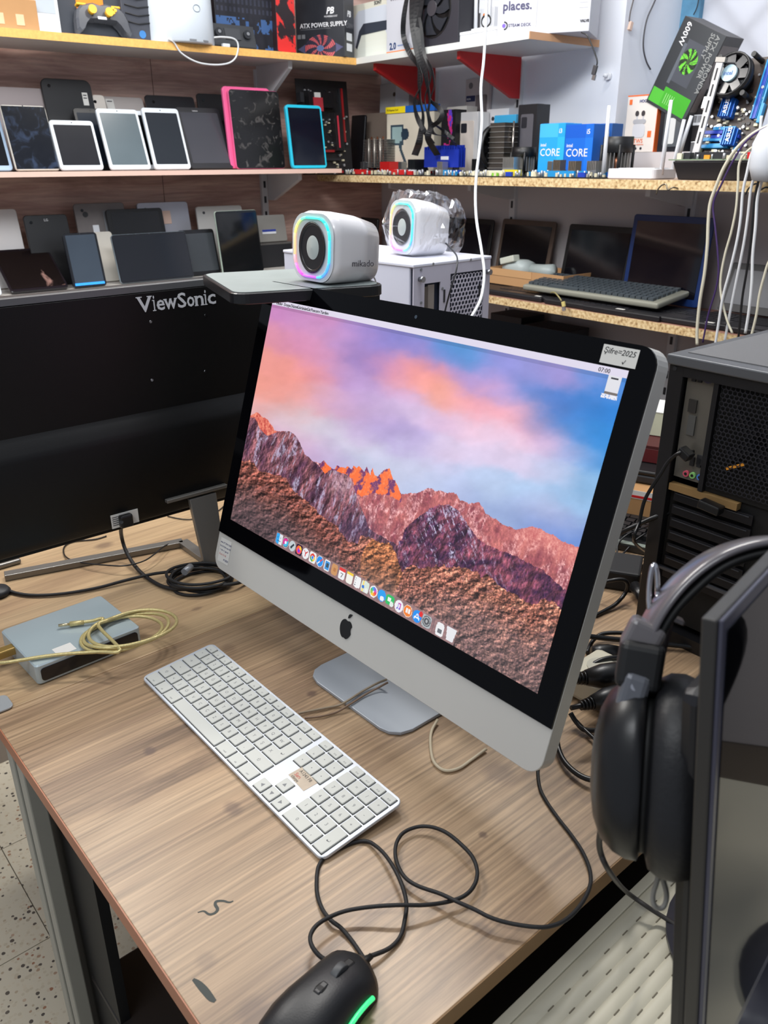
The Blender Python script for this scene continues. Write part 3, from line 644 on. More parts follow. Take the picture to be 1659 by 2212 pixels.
    a, b = sq(1052,695,(54,190,104), 1, .82); put(img, (abs(a+.2) < .42) & (abs(b+.05) < .36), (240,244,240)); put(img, (a-.5)**2+(b-.5)**2 < .2, (226,236,230))
    a, b = circ(1128,745,(240,238,244)); put(img, (abs(a-.3) < .08) & (abs(b) < .45), (200,90,180)); put(img, (abs(a+.2) < .08) & (abs(b) < .45), (120,110,220)); put(img, (abs(a-.05) < .33) & (abs(b+.42) < .1), (200,90,180)); put(img, (abs(a+.35)+abs(b-.45) < .22) | (abs(a-.15)+abs(b-.4) < .22), (120,110,220))
    a, b = circ(1203,786,(244,226,210)); put(img, a*a+b*b < .82, (244,130,50)); put(img, (abs(a+.28) < .22) & (abs(b) < .4) | (abs(a-.28) < .22) & (abs(b) < .4), (244,240,236))
    a, b = circ(1282,832,(40,146,240)); put(img, (abs(abs(a)-(b+.5)*.55) < .1) & (b > -.5) & (b < .55) | (abs(b-.2) < .1) & (abs(a) < .6), (240,244,250)); put(img, (a-.7)**2+(b+.65)**2 < .17, (226,50,50))
    a, b = sq(1363,875,(176,184,188)); r2 = a*a+b*b; put(img, r2 < .72, (70,72,76)); put(img, r2 < .5, (176,178,182)); put(img, r2 < .32, (86,88,92)); put(img, r2 < .06, (176,178,182))
    a, b = P(1420, 905); put(img, (abs(a) < .06) & (abs(b) < 1.1), (120,96,100))
    a, b = sq(1475,945,(238,238,240), .8, 1.05); put(img, (abs(a) < .45) & (abs(b-.25) < .3), (110,112,118))
    a, b = P(1567, 990); put(img, (abs(a) < .85-.18*b) & (abs(b) < 1.05), (232,232,236))
    return img
art(AIO, paint_screen, 0, -SH, SW, SH, 720, 405, y=-0.0015, name='display_image', m=attr_mat('display_light', 1.0, 0.2))
for s_, u_ in (('Finder', .018), ('Dosya', .050), ('Düzen', .078), ('Görünüm', .104), ('Git', .143), ('Pencere', .158), ('Yardım', .194)):
    text(AIO, s_, 0.0062, u_*SW, -0.0062, mat((20,20,24), 0.5), y=-0.0019, name='menu_lettering')
text(AIO, '07:00', 0.0062, .945*SW, -0.0062, mat((40,40,44), 0.5), y=-0.0019, name='menu_lettering')
# camera lens, stickers, emblem
MB().cyl((SW/2, -0.0012, mt*0.5), (SW/2, -0.0016, mt*0.5), 0.0022, n=16).build('camera_lens', mat((60,72,84), 0.1), AIO)
def sticker(parent, cx, cz, w_, h_, rot, lines, y=-0.0015, col=None):
    c, s = math.cos(rot), math.sin(rot)
    o = MB().add([(cx+c*a-s*b, y, cz+s*a+c*b) for a, b in ((-w_/2,-h_/2),(w_/2,-h_/2),(w_/2,h_/2),(-w_/2,h_/2))]+[(cx+c*a-s*b, y+0.0002, cz+s*a+c*b) for a, b in ((-w_/2,-h_/2),(w_/2,-h_/2),(w_/2,h_/2),(-w_/2,h_/2))],
        [(0,1,2,3),(7,6,5,4),(0,4,5,1),(1,5,6,2),(2,6,7,3),(3,7,4,0)]).build('paper_label', col or M['paper'], parent)
    for (s_, dx, dz, sz, m) in lines:
        text(parent, s_, sz, cx+c*dx-s*dz, cz+s*dx+c*dz, m, y=y-0.0002, name='handwriting', ry=-rot, shear=0.2, ext=0.00005)
INKB = mat((40,44,110), 0.6); INKR = mat((196,60,50), 0.6); INKK = mat((40,38,40), 0.6)
sticker(AIO, SW+mg-0.041, 0.0115, 0.040, 0.018, 0.0, [('Şifre=2025', -0.0185, 0.0012, 0.0078, INKK), ('√', 0.004, -0.007, 0.006, INKK)])
zc = gz-0.026
sticker(AIO, -mg+0.024, zc, 0.030, 0.038, 0.03, [('imac 27" 2010 12Gb', -0.014, 0.011, 0.0036, INKB), ('Rx 512 Ddr ram 250', -0.014, 0.005, 0.0035, INKB), ('+ 1tb  5 1 gb ssd', -0.013, -0.001, 0.0035, INKB), ('S a t ı l ı k', -0.013, -0.008, 0.0048, INKR), ('M 2025', 0.0005, -0.015, 0.0044, INKB)], y=0.0008)
ap = MB(); apx, apz, as_ = SW*0.5, (gz+mt-bh)/2, 0.0135
outl = []
for k in range(48):
    th = 2*math.pi*k/48; x = math.sin(th); z = math.cos(th)
    r = 0.94+0.05*math.cos(2*th)
    zz = z*r*1.0; xx = x*r*0.95*(1.0+0.10*z)
    if z > 0.75: zz -= 0.16*math.exp(-(x/0.25)**2)          # dip at the top
    if z < -0.7: zz += 0.12*math.exp(-(x/0.22)**2)          # dip at the bottom
    if x > 0:                                               # bite on the right
        dx, dz = xx-1.16, zz-0.16; d_ = math.hypot(dx, dz)
        if d_ < 0.50: xx = max(0.66, 1.16-math.sqrt(max(0.0, 0.50**2-dz*dz)))
    outl.append((apx+xx*as_, apz+zz*as_))
ap.prism(outl[::-1], 0.0002, 0.0012)
leaf = []
for k in range(17):
    t_ = k/16; leaf.append((t_*0.50, 1.12+t_*0.52-0.12*math.sin(math.pi*t_)))
for k in range(15, 0, -1):
    t_ = k/16; leaf.append((t_*0.50-0.20*math.sin(math.pi*t_)*0.8, 1.12+t_*0.52+0.16*math.sin(math.pi*t_)))
ap.prism([(apx+a*as_, apz+b*as_) for a, b in leaf], 0.0002, 0.0012)
ap.build('apple_emblem', mat((10,10,11), 0.3), AIO)
# stand: bent aluminium plate, built in the computer's own leaning frame (undo the lean)
st = MB(); R_ = Matrix.Rotation(ST, 3, 'X')     # world-upright -> leaning local
cxl = 0.304
def loc2(x, y, z):   # x along screen, y depth from the screen's top-left (upright), z above the desk
    v = R_ @ Vector((0, y, z-SX[2])); return (x, v.y, v.z)
yf = -0.122; Wd = 0.097
foot = []
outf = [(-Wd, 0.19), (-Wd, 0.03)] + [(-Wd+0.03-0.03*math.cos(a), 0.03-0.03*math.sin(a)) for a in (0.5, 1.0)] + [(-Wd+0.03, 0.0), (Wd-0.03, 0.0)] + [(Wd-0.03+0.03*math.sin(a), 0.03-0.03*math.cos(a)) for a in (0.5, 1.0)] + [(Wd, 0.03), (Wd, 0.19)]
n_ = len(outf)
st.add([loc2(cxl+x, yf+y, z) for z in (0.0008, 0.0055) for x, y in outf], [tuple(reversed(range(n_))), tuple(n_+i for i in range(n_))]+[(i, (i+1) % n_, n_+(i+1) % n_, n_+i) for i in range(n_)])
prof = [(0.188, 0.0032)]
for a in range(0, 91, 10): prof.append((0.188+0.03*math.sin(math.radians(a)), 0.0032+0.03*(1-math.cos(math.radians(a)))))
prof += [(0.205, 0.12), (0.185, 0.24)]
vs = []
for y, z in prof:
    for off in (0, 0.006):
        for x in (-Wd, Wd): vs.append(loc2(cxl+x*(1 if z < 0.15 else 0.9), yf+y-0.003+off, z+ (0.0 if z > 0.04 else -off*0.4+0.0012)))
fs = []
for i in range(len(prof)-1):
    a = i*4; b = a+4
    fs += [(a, a+1, b+1, b), (a+2, b+2, b+3, a+3), (a, b, b+2, a+2), (a+1, a+3, b+3, b+1)]
st.add(vs, fs); st.build('stand', mat((168,174,182), 0.4, 0.2), AIO, 0.0008)

# ================================================================== KEYBOARD
def white_keyboard():
    O = np.array([-0.3433, 0.9649, 0.0]); ya = -0.8715
    tilt = math.atan2(0.010, 0.114)
    t = bpy.data.objects.new('keyboard', None); C.objects.link(t); t.location = (O[0], O[1], 0.0062); t.rotation_euler = (tilt, 0, ya)
    tag(t, 'slim white aluminium keyboard with a numeric pad in front of the silver computer', 'keyboard')
    W_, D_ = 0.430, 0.114
    def slab(outline, z0, z1, ch, name, m, parent):
        mb = MB(); mb.prism(outline, -z1, -z0, ch); mb.v = [(x, z, -y) for x, y, z in mb.v]; return mb.build(name, m, parent)
    slab(rr(W_, D_, 0.009, 5, x0=0, z0=0), -0.0040, 0, 0.0005, 'aluminium_plate', mat((206,211,218), 0.36, 0.2), t)
    slab(rr(W_-0.004, D_-0.004, 0.008, 5, x0=0.002, z0=0.002), -0.0058, -0.0040, 0, 'underside', mat((216,214,210), 0.5), t)
    MB().box(0.02, W_-0.02, D_-0.02, D_-0.006, -0.0150, -0.0055).build('rear_foot', mat((210,210,208), 0.5), t)
    u = 0.01905; cache = {}
    def key(x, y, w_, h_, leg=''):
        k = (round(w_, 5), round(h_, 5))
        if k not in cache:
            mb = MB(); ol = rr(w_, h_, 0.0016, 3, x0=0, z0=0)
            n = len(ol); 
            def ring(ins, z): return [(w_/2+(p[0]-w_/2)*(1-2*ins/w_), h_/2+(p[1]-h_/2)*(1-2*ins/h_), z) for p in ol]
            R_ = [ring(0, 0.0002), ring(0, 0.0016), ring(0.0005, 0.0021)]
            mb.add([v for r in R_ for v in r], [(k_*n+i, k_*n+(i+1) % n, (k_+1)*n+(i+1) % n, (k_+1)*n+i) for k_ in range(2) for i in range(n)]+[tuple(2*n+i for i in range(n))])
            cache[k] = mb.mesh('key', M['key'])
        o = bpy.data.objects.new('key', cache[k]); C.objects.link(o); o.parent = t; o.location = (x, y, 0); key_rects.append((x, y, w_, h_))
        if leg: legs.append((leg, x, y, w_, h_))
        return o
    legs = []; key_rects = []; g = 0.0029; x0, nx, px_ = 0.0052, 0.2880, 0.3497; yt = D_-0.0042
    fh = 0.0106; yF = yt-fh
    n14 = 14.5*u/14
    for i in range(14): key(x0+i*n14+g/2, yF, n14-g, fh, ['esc','F1','F2','F3','F4','F5','F6','F7','F8','F9','F10','F11','F12','⏏'][i])
    for i in range(3): key(nx+i*u+g/2, yF, u-g, fh, 'F%d' % (13+i))
    for i in range(4): key(px_+i*u+g/2, yF, u-g, fh, 'F%d' % (16+i))
    kh = u-g; rows = [yF-0.0019-(k+1)*u+g/2+0.0005 for k in range(5)]
    def row(y, spec, x):
        for w_, l in spec:
            key(x+g/2, y, w_*u-g, kh, l); x += w_*u
    row(rows[0], [(1,c) for c in '"1234567890*-']+[(1.5,'←')], x0)
    row(rows[1], [(1.5,'→')]+[(1,c) for c in 'FGĞIODRNHPQW'], x0)
    row(rows[2], [(1.75,'⇪')]+[(1,c) for c in 'UİEAÜTKMLYŞX'], x0)
    row(rows[3], [(1.25,'⇧'),(1,'<')]+[(1,c) for c in 'JÖVCÇZSB.,']+[(2.25,'⇧')], x0)
    row(rows[4], [(1.5,'ctrl'),(1.25,'alt'),(1.5,'cmd'),(6.0,''),(1.5,'cmd'),(1.25,'alt'),(1.5,'ctrl')], x0)
    key(x0+13.5*u-0.25*u+0.25*u+g/2, rows[2], u-g+0.0, 2*u-g, '↵')
    for r, ls in ((0, ('fn','↖','⇞')), (1, ('⌦','↘','⇟'))):
        for i in range(3): key(nx+i*u+g/2, rows[r], u-g, kh, ls[i])
    key(nx+u+g/2, rows[3], u-g, kh, '▲')
    for i in range(3): key(nx+i*u+g/2, rows[4], u-g, kh, '◀▼▶'[i])
    for r, ls in enumerate(('=/*', '789-', '456+', '123')):
        pass
    pad = [['','=','/','*'],['7','8','9','-'],['4','5','6','+'],['1','2','3',None],['0',None,',',None]]
    for r in range(5):
        for i in range(4):
            l = pad[r][i]
            if l is None: continue
            w_ = 2*u-g if (r == 4 and i == 0) else u-g
            key(px_+i*u+g/2, rows[r], w_, kh, l)
    key(px_+3*u+g/2, rows[4], u-g, 2*u-g, '↵')
    rim_mb = MB()
    for (x, y, w_, h_) in key_rects:
        rim_mb.add([(x-.0006, y-.0009, .00012), (x+w_+.0007, y-.0009, .00012), (x+w_+.0007, y+h_+.0004, .00012), (x-.0006, y+h_+.0004, .00012)], [(0,1,2,3)])
    o = rim_mb.build('key_shadow_rims', mat((66,64,60), 0.8), t); o['kind'] = 'stuff'  # dark rims painted as the shadow line around each key
    mk = mat((120,122,124), 0.5)
    for l, x, y, w_, h_ in legs:
        if l in '⏏⇪⇞⇟⌦↖↘': l = '•'
        sz = 0.0062 if len(l) == 1 else 0.0034
        o = text(t, l, sz, x+(w_/2 if len(l) == 1 else w_*0.62), 0, mk, name='legend', align='CENTER', rot=(0,0,0), ext=0.00003)
        o.data.transform(Matrix.Translation((0, y+h_*(0.36 if len(l) == 1 else 0.2)+0.0007, 0.00215)))
    # paper sticker and silver wear between the clusters
    sx_, sy_ = nx+0.034, rows[2]+0.010
    o = MB().box(-0.017, 0.017, -0.0095, 0.0095, 0.0001, 0.0003).build('paper_label', mat((196,180,160), 0.7, var=0.15, vscale=90), t); o.location = (sx_, sy_, 0); o.rotation_euler = (0,0,-0.06)
    for s_, yy, sz, m in (('A1243 F8', 0.003, 0.006, INKK), ('Sarı', -0.004, 0.007, INKR), ('clavye', -0.0085, 0.0055, INKK)):
        q = text(o, s_, sz, -0.013, 0, m, name='handwriting', rot=(0,0,0), ext=0.00003); q.data.transform(Matrix.Translation((0, yy+0.0007, 0.0004)))
    return t
white_keyboard()

# ================================================================== cables on real surfaces
def cord(name, label, pts, r, m, cat='cable', sub=7, n=8, group=None, rx=None):
    P = cat_rom(pts, sub); o0 = np.array(P[0])
    mb = MB().tube([Vector(p-o0) for p in P], r, n, rx); o = mb.build(name, m); o.location = tuple(o0)
    return tag(o, label, cat, group)
def O_(L, z=0.0022): return [on(p[0], p[1], p[2] if len(p) > 2 else z) for p in L]
MCABLE = mat((20,20,22), 0.55, bump=0.5, bscale=1500)
cord('mouse_cord', 'black braided mouse cord looping over the desk past the keyboard corner',
     O_([(797,2103,.012),(795,2083),(782,2064),(760,2032),(737,2005,.004),(715,1988,.006),(697,1965,.004),(686,1935),(684,1905),(687,1875),(697,1856),(712,1842),(740,1830),(765,1820),(790,1817,.003),(810,1826,.006),(833,1848,.010),(855,1882,.013),(870,1917,.013),(878,1953,.010),(874,1989,.007),(865,2022,.004),(843,2047,.004),
         (807,2063,.008),(768,2075,.010),(731,2078,.010),(699,2071,.012),(677,2049,.016),(670,2025,.018),(681,2002,.018),(706,1984,.016),(746,1968,.014),(800,1959,.016),(862,1955,.018),(916,1955,.014),(967,1948,.010),(1003,1935,.010),(1024,1913,.010),(1031,1884,.012),(1021,1852,.014),(995,1823,.014),(963,1798,.013),(930,1786,.010),(898,1787,.008),(869,1801,.008),(855,1827,.008),(856,1859,.008),(872,1892,.009),(901,1913,.010),(952,1931,.013),(988,1948,.015),(1024,1964,.014),(1060,1982,.014),(1100,1994,.013),(1151,2002,.013),(1187,2001,.012),(1222,1987,.011),(1254,1955,.008),(1274,1915,.005),(1274,1880,.004),(1258,1840,.003),(1234,1804),(1206,1768),(1179,1729),(1165,1697),(1163,1650),(1180,1600),(1215,1550)]), 0.0021, MCABLE)
# mouse
def mouse():
    c = on(672, 2228, 0.0); tip = on(772, 2110, 0.0); d = (tip-c); L = np.linalg.norm(d); ang = math.atan2(d[1], d[0])-math.pi/2
    t = thing('computer_mouse', 'black mouse with a glowing green side strip at the front desk edge', 'mouse', c, ang)
    Ln, Wn = 0.121, 0.066; y0 = L-Ln+0.002
    prof_w = [0.55, 0.78, 0.95, 1.0, 0.97, 0.90, 0.87, 0.88, 0.86, 0.74]; prof_h = [0.012, 0.026, 0.034, 0.037, 0.0375, 0.036, 0.033, 0.029, 0.025, 0.019]
    ys = [0, 0.010, 0.025, 0.042, 0.060, 0.078, 0.094, 0.106, 0.115, 0.120]
    vs = []; n = 15
    for y, w_, h_ in zip(ys, prof_w, prof_h):
        for i in range(n):
            a = math.pi*i/(n-1); ca, sa = math.cos(a), math.sin(a)
            k = (abs(ca)**3.0+abs(sa)**3.0)**(-1/3.0)
            x_ = w_*Wn/2*ca*k; z_ = h_*sa*k
            yy = y + (0.006*(1-abs(x_)/(Wn/2)) if y > 0.11 else 0) - (0.006*(abs(x_)/(Wn/2))**2 if y > 0.1 else 0)
            vs.append((x_, y0+yy, 0.0012+z_))
    m_ = len(ys); fs = [(k*n+i, k*n+i+1, (k+1)*n+i+1, (k+1)*n+i) for k in range(m_-1) for i in range(n-1)]+[tuple(range(n)), tuple((m_-1)*n+i for i in reversed(range(n)))]+[(k*n+n-1, k*n, (k+1)*n, (k+1)*n+n-1) for k in range(m_-1)]
    MB().add(vs, fs, True).build('shell', mat((26,27,30), 0.42, bump=0.1, bscale=600), t)
    MB().box(-0.0045, 0.0045, y0+0.066, y0+0.113, 0.0300, 0.0345, Matrix.Rotation(-0.22, 3, 'X')).build('wheel_slot', mat((8,8,9), 0.5), t, 0.002)
    w2 = MB().cyl((-0.0036, y0+0.094, 0.0272), (0.0036, y0+0.094, 0.0272), 0.0115, n=24); w2.build('scroll_wheel', mat((70,72,74), 0.5), t, 0.0008)
    MB().box(-0.0036, 0.0036, y0+0.064, y0+0.078, 0.0340, 0.0385, Matrix.Rotation(-0.12, 3, 'X')).build('button', mat((22,22,25), 0.35), t, 0.0015)
    g = []
    for k in range(11):
        y = y0+0.028+k*0.0076; i = 0
        w_ = np.interp(y-y0, ys, prof_w)*Wn/2*1.005; g.append(Vector((w_+0.0006, y, 0.0115+0.006*math.sin(k/10*math.pi*0.9))))
    MB().tube(g, 0.0022, 8).build('light_strip', mat((60,220,130), 0.3, emit=(70,235,140)), t)
    MB().cyl((0, y0+0.120, 0.010), (0.002, y0+0.137, 0.010), 0.0040, 0.0028, 12).build('strain_relief', M['rubber'], t)
mouse()

# ================================================================== BLACK-BACKED MONITOR
VSO = on(480, 1083, 0.10); VSU = (on(95, 1192, 0.10)-VSO); VSU = -VSU/np.linalg.norm(VSU); VSA = math.atan2(VSU[1], VSU[0])
def pl(px_, py_, O, ang, x0=0.0):
    """local (x, z) on the vertical plane through O with direction ang"""
    u_ = np.array([math.cos(ang), math.sin(ang), 0]); n_ = np.array([-u_[1], u_[0], 0]); P = onp(px_, py_, n_, O @ n_)
    return (P-O) @ u_, P[2]-O[2]
def monitor_back():
    t = thing('monitor', 'black monitor seen from its back with the white maker lettering', 'monitor', VSO*np.array([1,1,0]), VSA)
    W_ = 0.68; x1 = 0.15; x0 = x1-W_; zb, zt = 0.10, 0.496
    MB().prism(rr(W_, zt-zb, 0.004, 2, x0=x0, z0=zb), 0.012, 0.034, 0.0008).build('bezel', mat((22,22,24), 0.4), t)
    MB().box(x0+0.001, x1-0.001, 0.000, 0.012, zt-0.010, zt-0.0005).build('top_rim', mat((96,98,100), 0.4, 0.3), t)
    m = mat((8,8,9), 0.45, bump=0.1, bscale=500, spec=0.3)
    MB().prism(rr(W_-0.002, zt-zb-0.012, 0.006, 3, x0=x0+0.001, z0=zb+0.001), 0.0, 0.012, 0.001).build('rear_cover', m, t, 0.0)
    # bulge of the lower electronics housing: a soft ledge along the back
    mb = MB(); pr = [(0.0005, 0.295), (-0.004, 0.287), (-0.017, 0.272), (-0.021, 0.260), (-0.021, 0.130), (-0.012, 0.112), (0.0005, 0.108)]
    xs = [x0+0.02, x1-0.02]; n = len(pr)
    mb.add([(x, y, z) for x in xs for y, z in pr], [(i, i+1, n+i+1, n+i) for i in range(n-1)]+[tuple(range(n)), tuple(n+i for i in reversed(range(n)))], True)
    mb.build('electronics_housing', m, t, 0.002)
    lx, lz = pl(298, 676, VSO, VSA); lx2, lz2 = pl(466, 650, VSO, VSA)
    Wl = lx2-lx; base = lz+0.1; ch_, xh = Wl*0.172, Wl*0.118; ml = mat((200,202,206), 0.35)
    def serif(x0_, x1_, z_): MB().box(x0_, x1_, -0.0007, 0.0003, z_, z_+Wl*0.010).build('serif', ml, t)
    for c, f0, f1 in (('V',0,.18),('i',.185,.225),('e',.235,.335),('w',.33,.49),('S',.50,.61),('o',.62,.715),('n',.725,.835),('i',.843,.885),('c',.892,1.0)):
        o = text(t, c, 0.04, 0, 0, ml, y=-0.0006, bold=0.014); vv = o.data.vertices
        a0 = min(v.co.x for v in vv); a1_ = max(v.co.x for v in vv); zt_ = max(v.co.z for v in vv); zb_ = min(v.co.z for v in vv)
        hh = ch_ if c in 'VSi' else xh
        pad = 0.012*Wl if c == 'i' else 0
        for v in vv:
            v.co.x = lx+Wl*f0+pad+(v.co.x-a0)/(a1_-a0)*(Wl*(f1-f0)-2*pad); v.co.z = base+(v.co.z-zb_)/(zt_-zb_)*hh
        x0_, x1_ = lx+Wl*f0, lx+Wl*f1; wd_ = x1_-x0_
        if c == 'V': serif(x0_-wd_*.04, x0_+wd_*.36, base+hh-Wl*.008); serif(x1_-wd_*.30, x1_+wd_*.04, base+hh-Wl*.008)
        if c == 'w': serif(x0_-wd_*.04, x0_+wd_*.22, base+hh-Wl*.008); serif(x0_+wd_*.42, x0_+wd_*.60, base+hh-Wl*.008); serif(x1_-wd_*.20, x1_+wd_*.04, base+hh-Wl*.008)
        if c == 'i': serif(x0_, x1_, base); serif(x0_, x0_+wd_*.6, base+xh-Wl*.004)
        if c == 'n': serif(x0_-wd_*.06, x0_+wd_*.36, base); serif(x1_-wd_*.34, x1_+wd_*.04, base); serif(x0_-wd_*.08, x0_+wd_*.2, base+hh-Wl*.014)
    for q in ((325,695),(444,681),(328,821),(443,802)):
        a, b = pl(*q, VSO, VSA); MB().cyl((a, 0.001, b+0.1), (a, -0.0012, b+0.1), 0.0022, n=12).build('screw', M['chrome'], t)
    # white data label with the power inlet over it
    a, b = pl(229, 1120, VSO, VSA); a2, b2 = pl(287, 1105, VSO, VSA)
    MB().box(a, a2, -0.0222, -0.0214, b+0.088, b+0.112).build('data_label', M['paper'], t)
    for k in range(5): MB().box(a+0.002, a+0.012, -0.0226, -0.0222, b+0.107-k*0.0035, b+0.108-k*0.0035).build('print_line', M['ink'], t)
    ax, az = (a+a2)/2, b+0.10
    MB().box(ax-0.012, ax+0.010, -0.034, -0.0215, az-0.012, az+0.010).build('power_plug', M['plug'], t, 0.003)
    # stand: bracket bar, sloping leg and long foot bar
    bx0, bz0 = pl(345, 1082, VSO, VSA); bx1, bz1 = pl(474, 1050, VSO, VSA)
    ms = mat((128,126,122), 0.35, 0.6)
    MB().box(bx0, bx1, -0.031, -0.0208, bz0+0.104, bz0+0.110).build('stand_bracket', ms, t, 0.001)
    tx, tz = pl(415, 1072, VSO, VSA)
    R_ = Matrix.Rotation(-VSA, 3, 'Z'); 
    def lc(P): v = R_ @ Vector(tuple(P - VSO*np.array([1,1,0]))); return v
    top = Vector((tx+0.006, -0.026, tz+0.108)); bot = lc(on(465, 1228, 0.0))
    d = (bot-top)
    vs = []
    for p, w_ in ((top, 0.026), (bot, 0.020)):
        for yy in (-0.005, 0.005):
            for xx in (-w_, w_): vs.append(p+Vector((xx, yy, 0)))
    leg = MB().add([tuple(v) for v in vs], [(0,1,5,4),(3,2,6,7),(0,4,6,2),(1,3,7,5),(0,2,3,1),(4,5,7,6)]); leg.v = [(x, y, max(z, 0.0008)) for x, y, z in leg.v]
    leg.build('stand_leg', ms, t, 0.001)
    f0, f1, f2 = lc(on(10, 1245, 0.006)), lc(on(395, 1172, 0.006)), lc(on(500, 1180, 0.006))
    bot2 = Vector((bot.x, bot.y, 0.006))
    for A, B in ((f0, f1), (f1, bot2)):
        dd = (B-A).normalized(); nn = Vector((-dd.y, dd.x, 0))*0.010; up = Vector((0,0,0.0055))
        MB().add([tuple(p) for p in (A-nn-up, A+nn-up, B+nn-up, B-nn-up, A-nn+up, A+nn+up, B+nn+up, B-nn+up)], [(3,2,1,0),(4,5,6,7),(0,1,5,4),(1,2,6,5),(2,3,7,6),(3,0,4,7)]).build('foot_bar', ms, t, 0.001)
    g0 = lc(on(0, 1222, 0.004)); MB().box(g0.x-0.05, g0.x+0.035, g0.y-0.01, g0.y+0.03, 0.001, 0.010).build('far_foot', ms, t, 0.003)
monitor_back()
# cables around it
PLUG = VSO + ZUP*0
pl_w = at(262, 1122, 1.43); zz_ = pl_w[2]
cord('power_cable', 'thick black power cable hanging from the back of the lettered monitor to the desk',
     [onp(262, 1128, np.array([-math.sin(VSA), math.cos(VSA), 0]), VSO @ np.array([-math.sin(VSA), math.cos(VSA), 0])-0.034)]+O_([(262,1155,.055),(272,1190,.022),(296,1228,.008),(330,1256,.005),(368,1271,.006),(420,1272,.012),(465,1266,.014),(510,1260,.012),(545,1248,.006)]), 0.0034, MCABLE)
cord('video_cable', 'long black cable running across the rear desk into the coil by the stand',
     O_([(-30,1262,.004),(5,1268,.004),(30,1280,.004),(75,1286,.004),(140,1282,.004),(210,1270,.004),(270,1254,.006),(330,1240,.009),(380,1233,.010),(415,1222,.012),(455,1210,.014),(478,1204,.012)]), 0.0029, MCABLE)
coil = []
cc = on(434, 1262, 0.0)
for k in range(0, 86):
    a = 2*math.pi*k/17.0; rr_ = 1+0.10*math.sin(k*0.61)
    coil.append(cc+np.array([0.052*rr_*math.cos(a)+0.004*math.sin(k*.3), 0.036*rr_*math.sin(a)*1.15, 0.0035+0.0042*(k//17)+0.001*math.sin(k)]))
cord('coiled_cable', 'bundle of coiled black cable on the rear desk beside the corner of the silver computer', coil, 0.0027, MCABLE, sub=3)
p0 = on(398, 1236, 0.024); p1 = on(412, 1224, 0.024)
o = MB().cyl((0,0,0), tuple(p1-p0), 0.0062, 0.0062, 14).build('cable_tie', mat((150,152,156), 0.35, 0.3)); o.location = tuple(p0); tag(o, 'grey sleeve around the black coiled cable', 'cable tie')
cord('thin_cable', 'thin black cable lying under the lettered monitor and over its foot bar',
     O_([(230,1158,.002),(205,1165,.002),(160,1170,.002),(140,1180,.002),(138,1196,.003),(150,1208,.006),(180,1216,.010),(230,1221,.014),(270,1222,.016),(310,1212,.016),(335,1196,.016),(355,1180,.013),(385,1168,.004),(410,1172,.003)]), 0.0014, M['plug'])
cord('thin_cable', 'thin black cable on the rear desk between the monitor leg and the silver computer',
     O_([(362,1115,.002),(385,1120,.002),(410,1122,.002),(440,1116,.002),(470,1104,.002),(485,1092,.002)]), 0.0012, M['plug'])
o = MB(); P = on(-5, 1285, 0); o.lathe([(0.0, 0.0005), (0.020, 0.0005), (0.022, 0.006), (0.018, 0.012), (0.0, 0.0125)], n=24).build('round_puck', M['dark']); bpy.data.objects['round_puck'].location = tuple(P); tag(bpy.data.objects['round_puck'], 'dark round device at the left end of the long black cable', 'device')

# external drive case and gold cable
A0, A1_, A2_, A3_ = on(82, 1440, 0.031), on(300, 1355, 0.031), on(203, 1291, 0.031), on(-60, 1392, 0.031)
ux = (A1_-A0); Lx = np.linalg.norm(ux); ax_ = math.atan2(ux[1], ux[0]); Ly = abs((A2_-A1_) @ np.array([-math.sin(ax_), math.cos(ax_), 0]))
t = thing('drive_case', 'silver external drive case with a black front strip, under the gold cable', 'drive case', A0*np.array([1,1,0])-np.array([0.004*math.cos(ax_), 0.004*math.sin(ax_), 0])+np.array([0,0,0.0008]), ax_)
def slabz(ol, z0, z1, ch, name, m, parent):
    mb = MB(); mb.prism(ol, -z1, -z0, ch); mb.v = [(x, z, -y) for x, y, z in mb.v]; return mb.build(name, m, parent)
slabz(rr(Lx+0.006, Ly, 0.006, 4, x0=0, z0=0), 0.0, 0.031, 0.0018, 'housing', mat((176,190,194), 0.26, 0.25), t)
o = MB().prism(rr(Lx-0.006, 0.020, 0.005, 4, x0=0.006, z0=0.005), -0.0012, 0.001); o.build('front_strip', mat((16,17,22), 0.2), t)
MB().box(0.035, 0.062, 0.005, 0.028, 0.0311, 0.0314).build('paper_label', M['paper'], t)
MB().box(0.115, 0.15, 0.03, 0.038, 0.0311, 0.0313).build('engraving', mat((150,162,166), 0.4, 0.5), t)
G = []
cg = on(270, 1368, 0.034); ga = 0.45
for k in range(0, 62):
    a = 2*math.pi*k/20.0+2.2; s = 1+0.07*math.sin(k*0.37)+0.03*(k//20-1)
    x, y = 0.060*s*math.cos(a), 0.046*s*math.sin(a)
    G.append(cg+np.array([x*math.cos(ga)-y*math.sin(ga)+0.006*(k//20), x*math.sin(ga)+y*math.cos(ga), 0.0008+0.0035*(k//20)+0.0012*math.sin(k*.8)]))
tail = O_([(260,1405,.040),(215,1408,.037),(150,1412,.036),(95,1418,.036),(45,1426,.036),(0,1432,.035),(-60,1430,.03)])
head = O_([(178,1344,.038),(200,1341,.038),(222,1336,.040)])
cord('gold_cable', 'gold glitter cable coiled on the silver drive case', head+G+tail, 0.0026, M['gold'], sub=4)
t = thing('cable_plug', 'gold plug end resting on the silver drive case', 'plug', on(160, 1347, 0.0375), math.atan2(*(on(200,1341,.037)-on(140,1349,.037))[[1,0]]))
MB().cyl((-0.006,0,0), (0.014,0,0), 0.0042, 0.0036, 12).build('grip', M['gold'], t)
MB().cyl((-0.022,0,0), (-0.006,0,0), 0.0022, 0.0022, 12).build('metal_tip', mat((214,200,160), 0.25, 0.8), t)
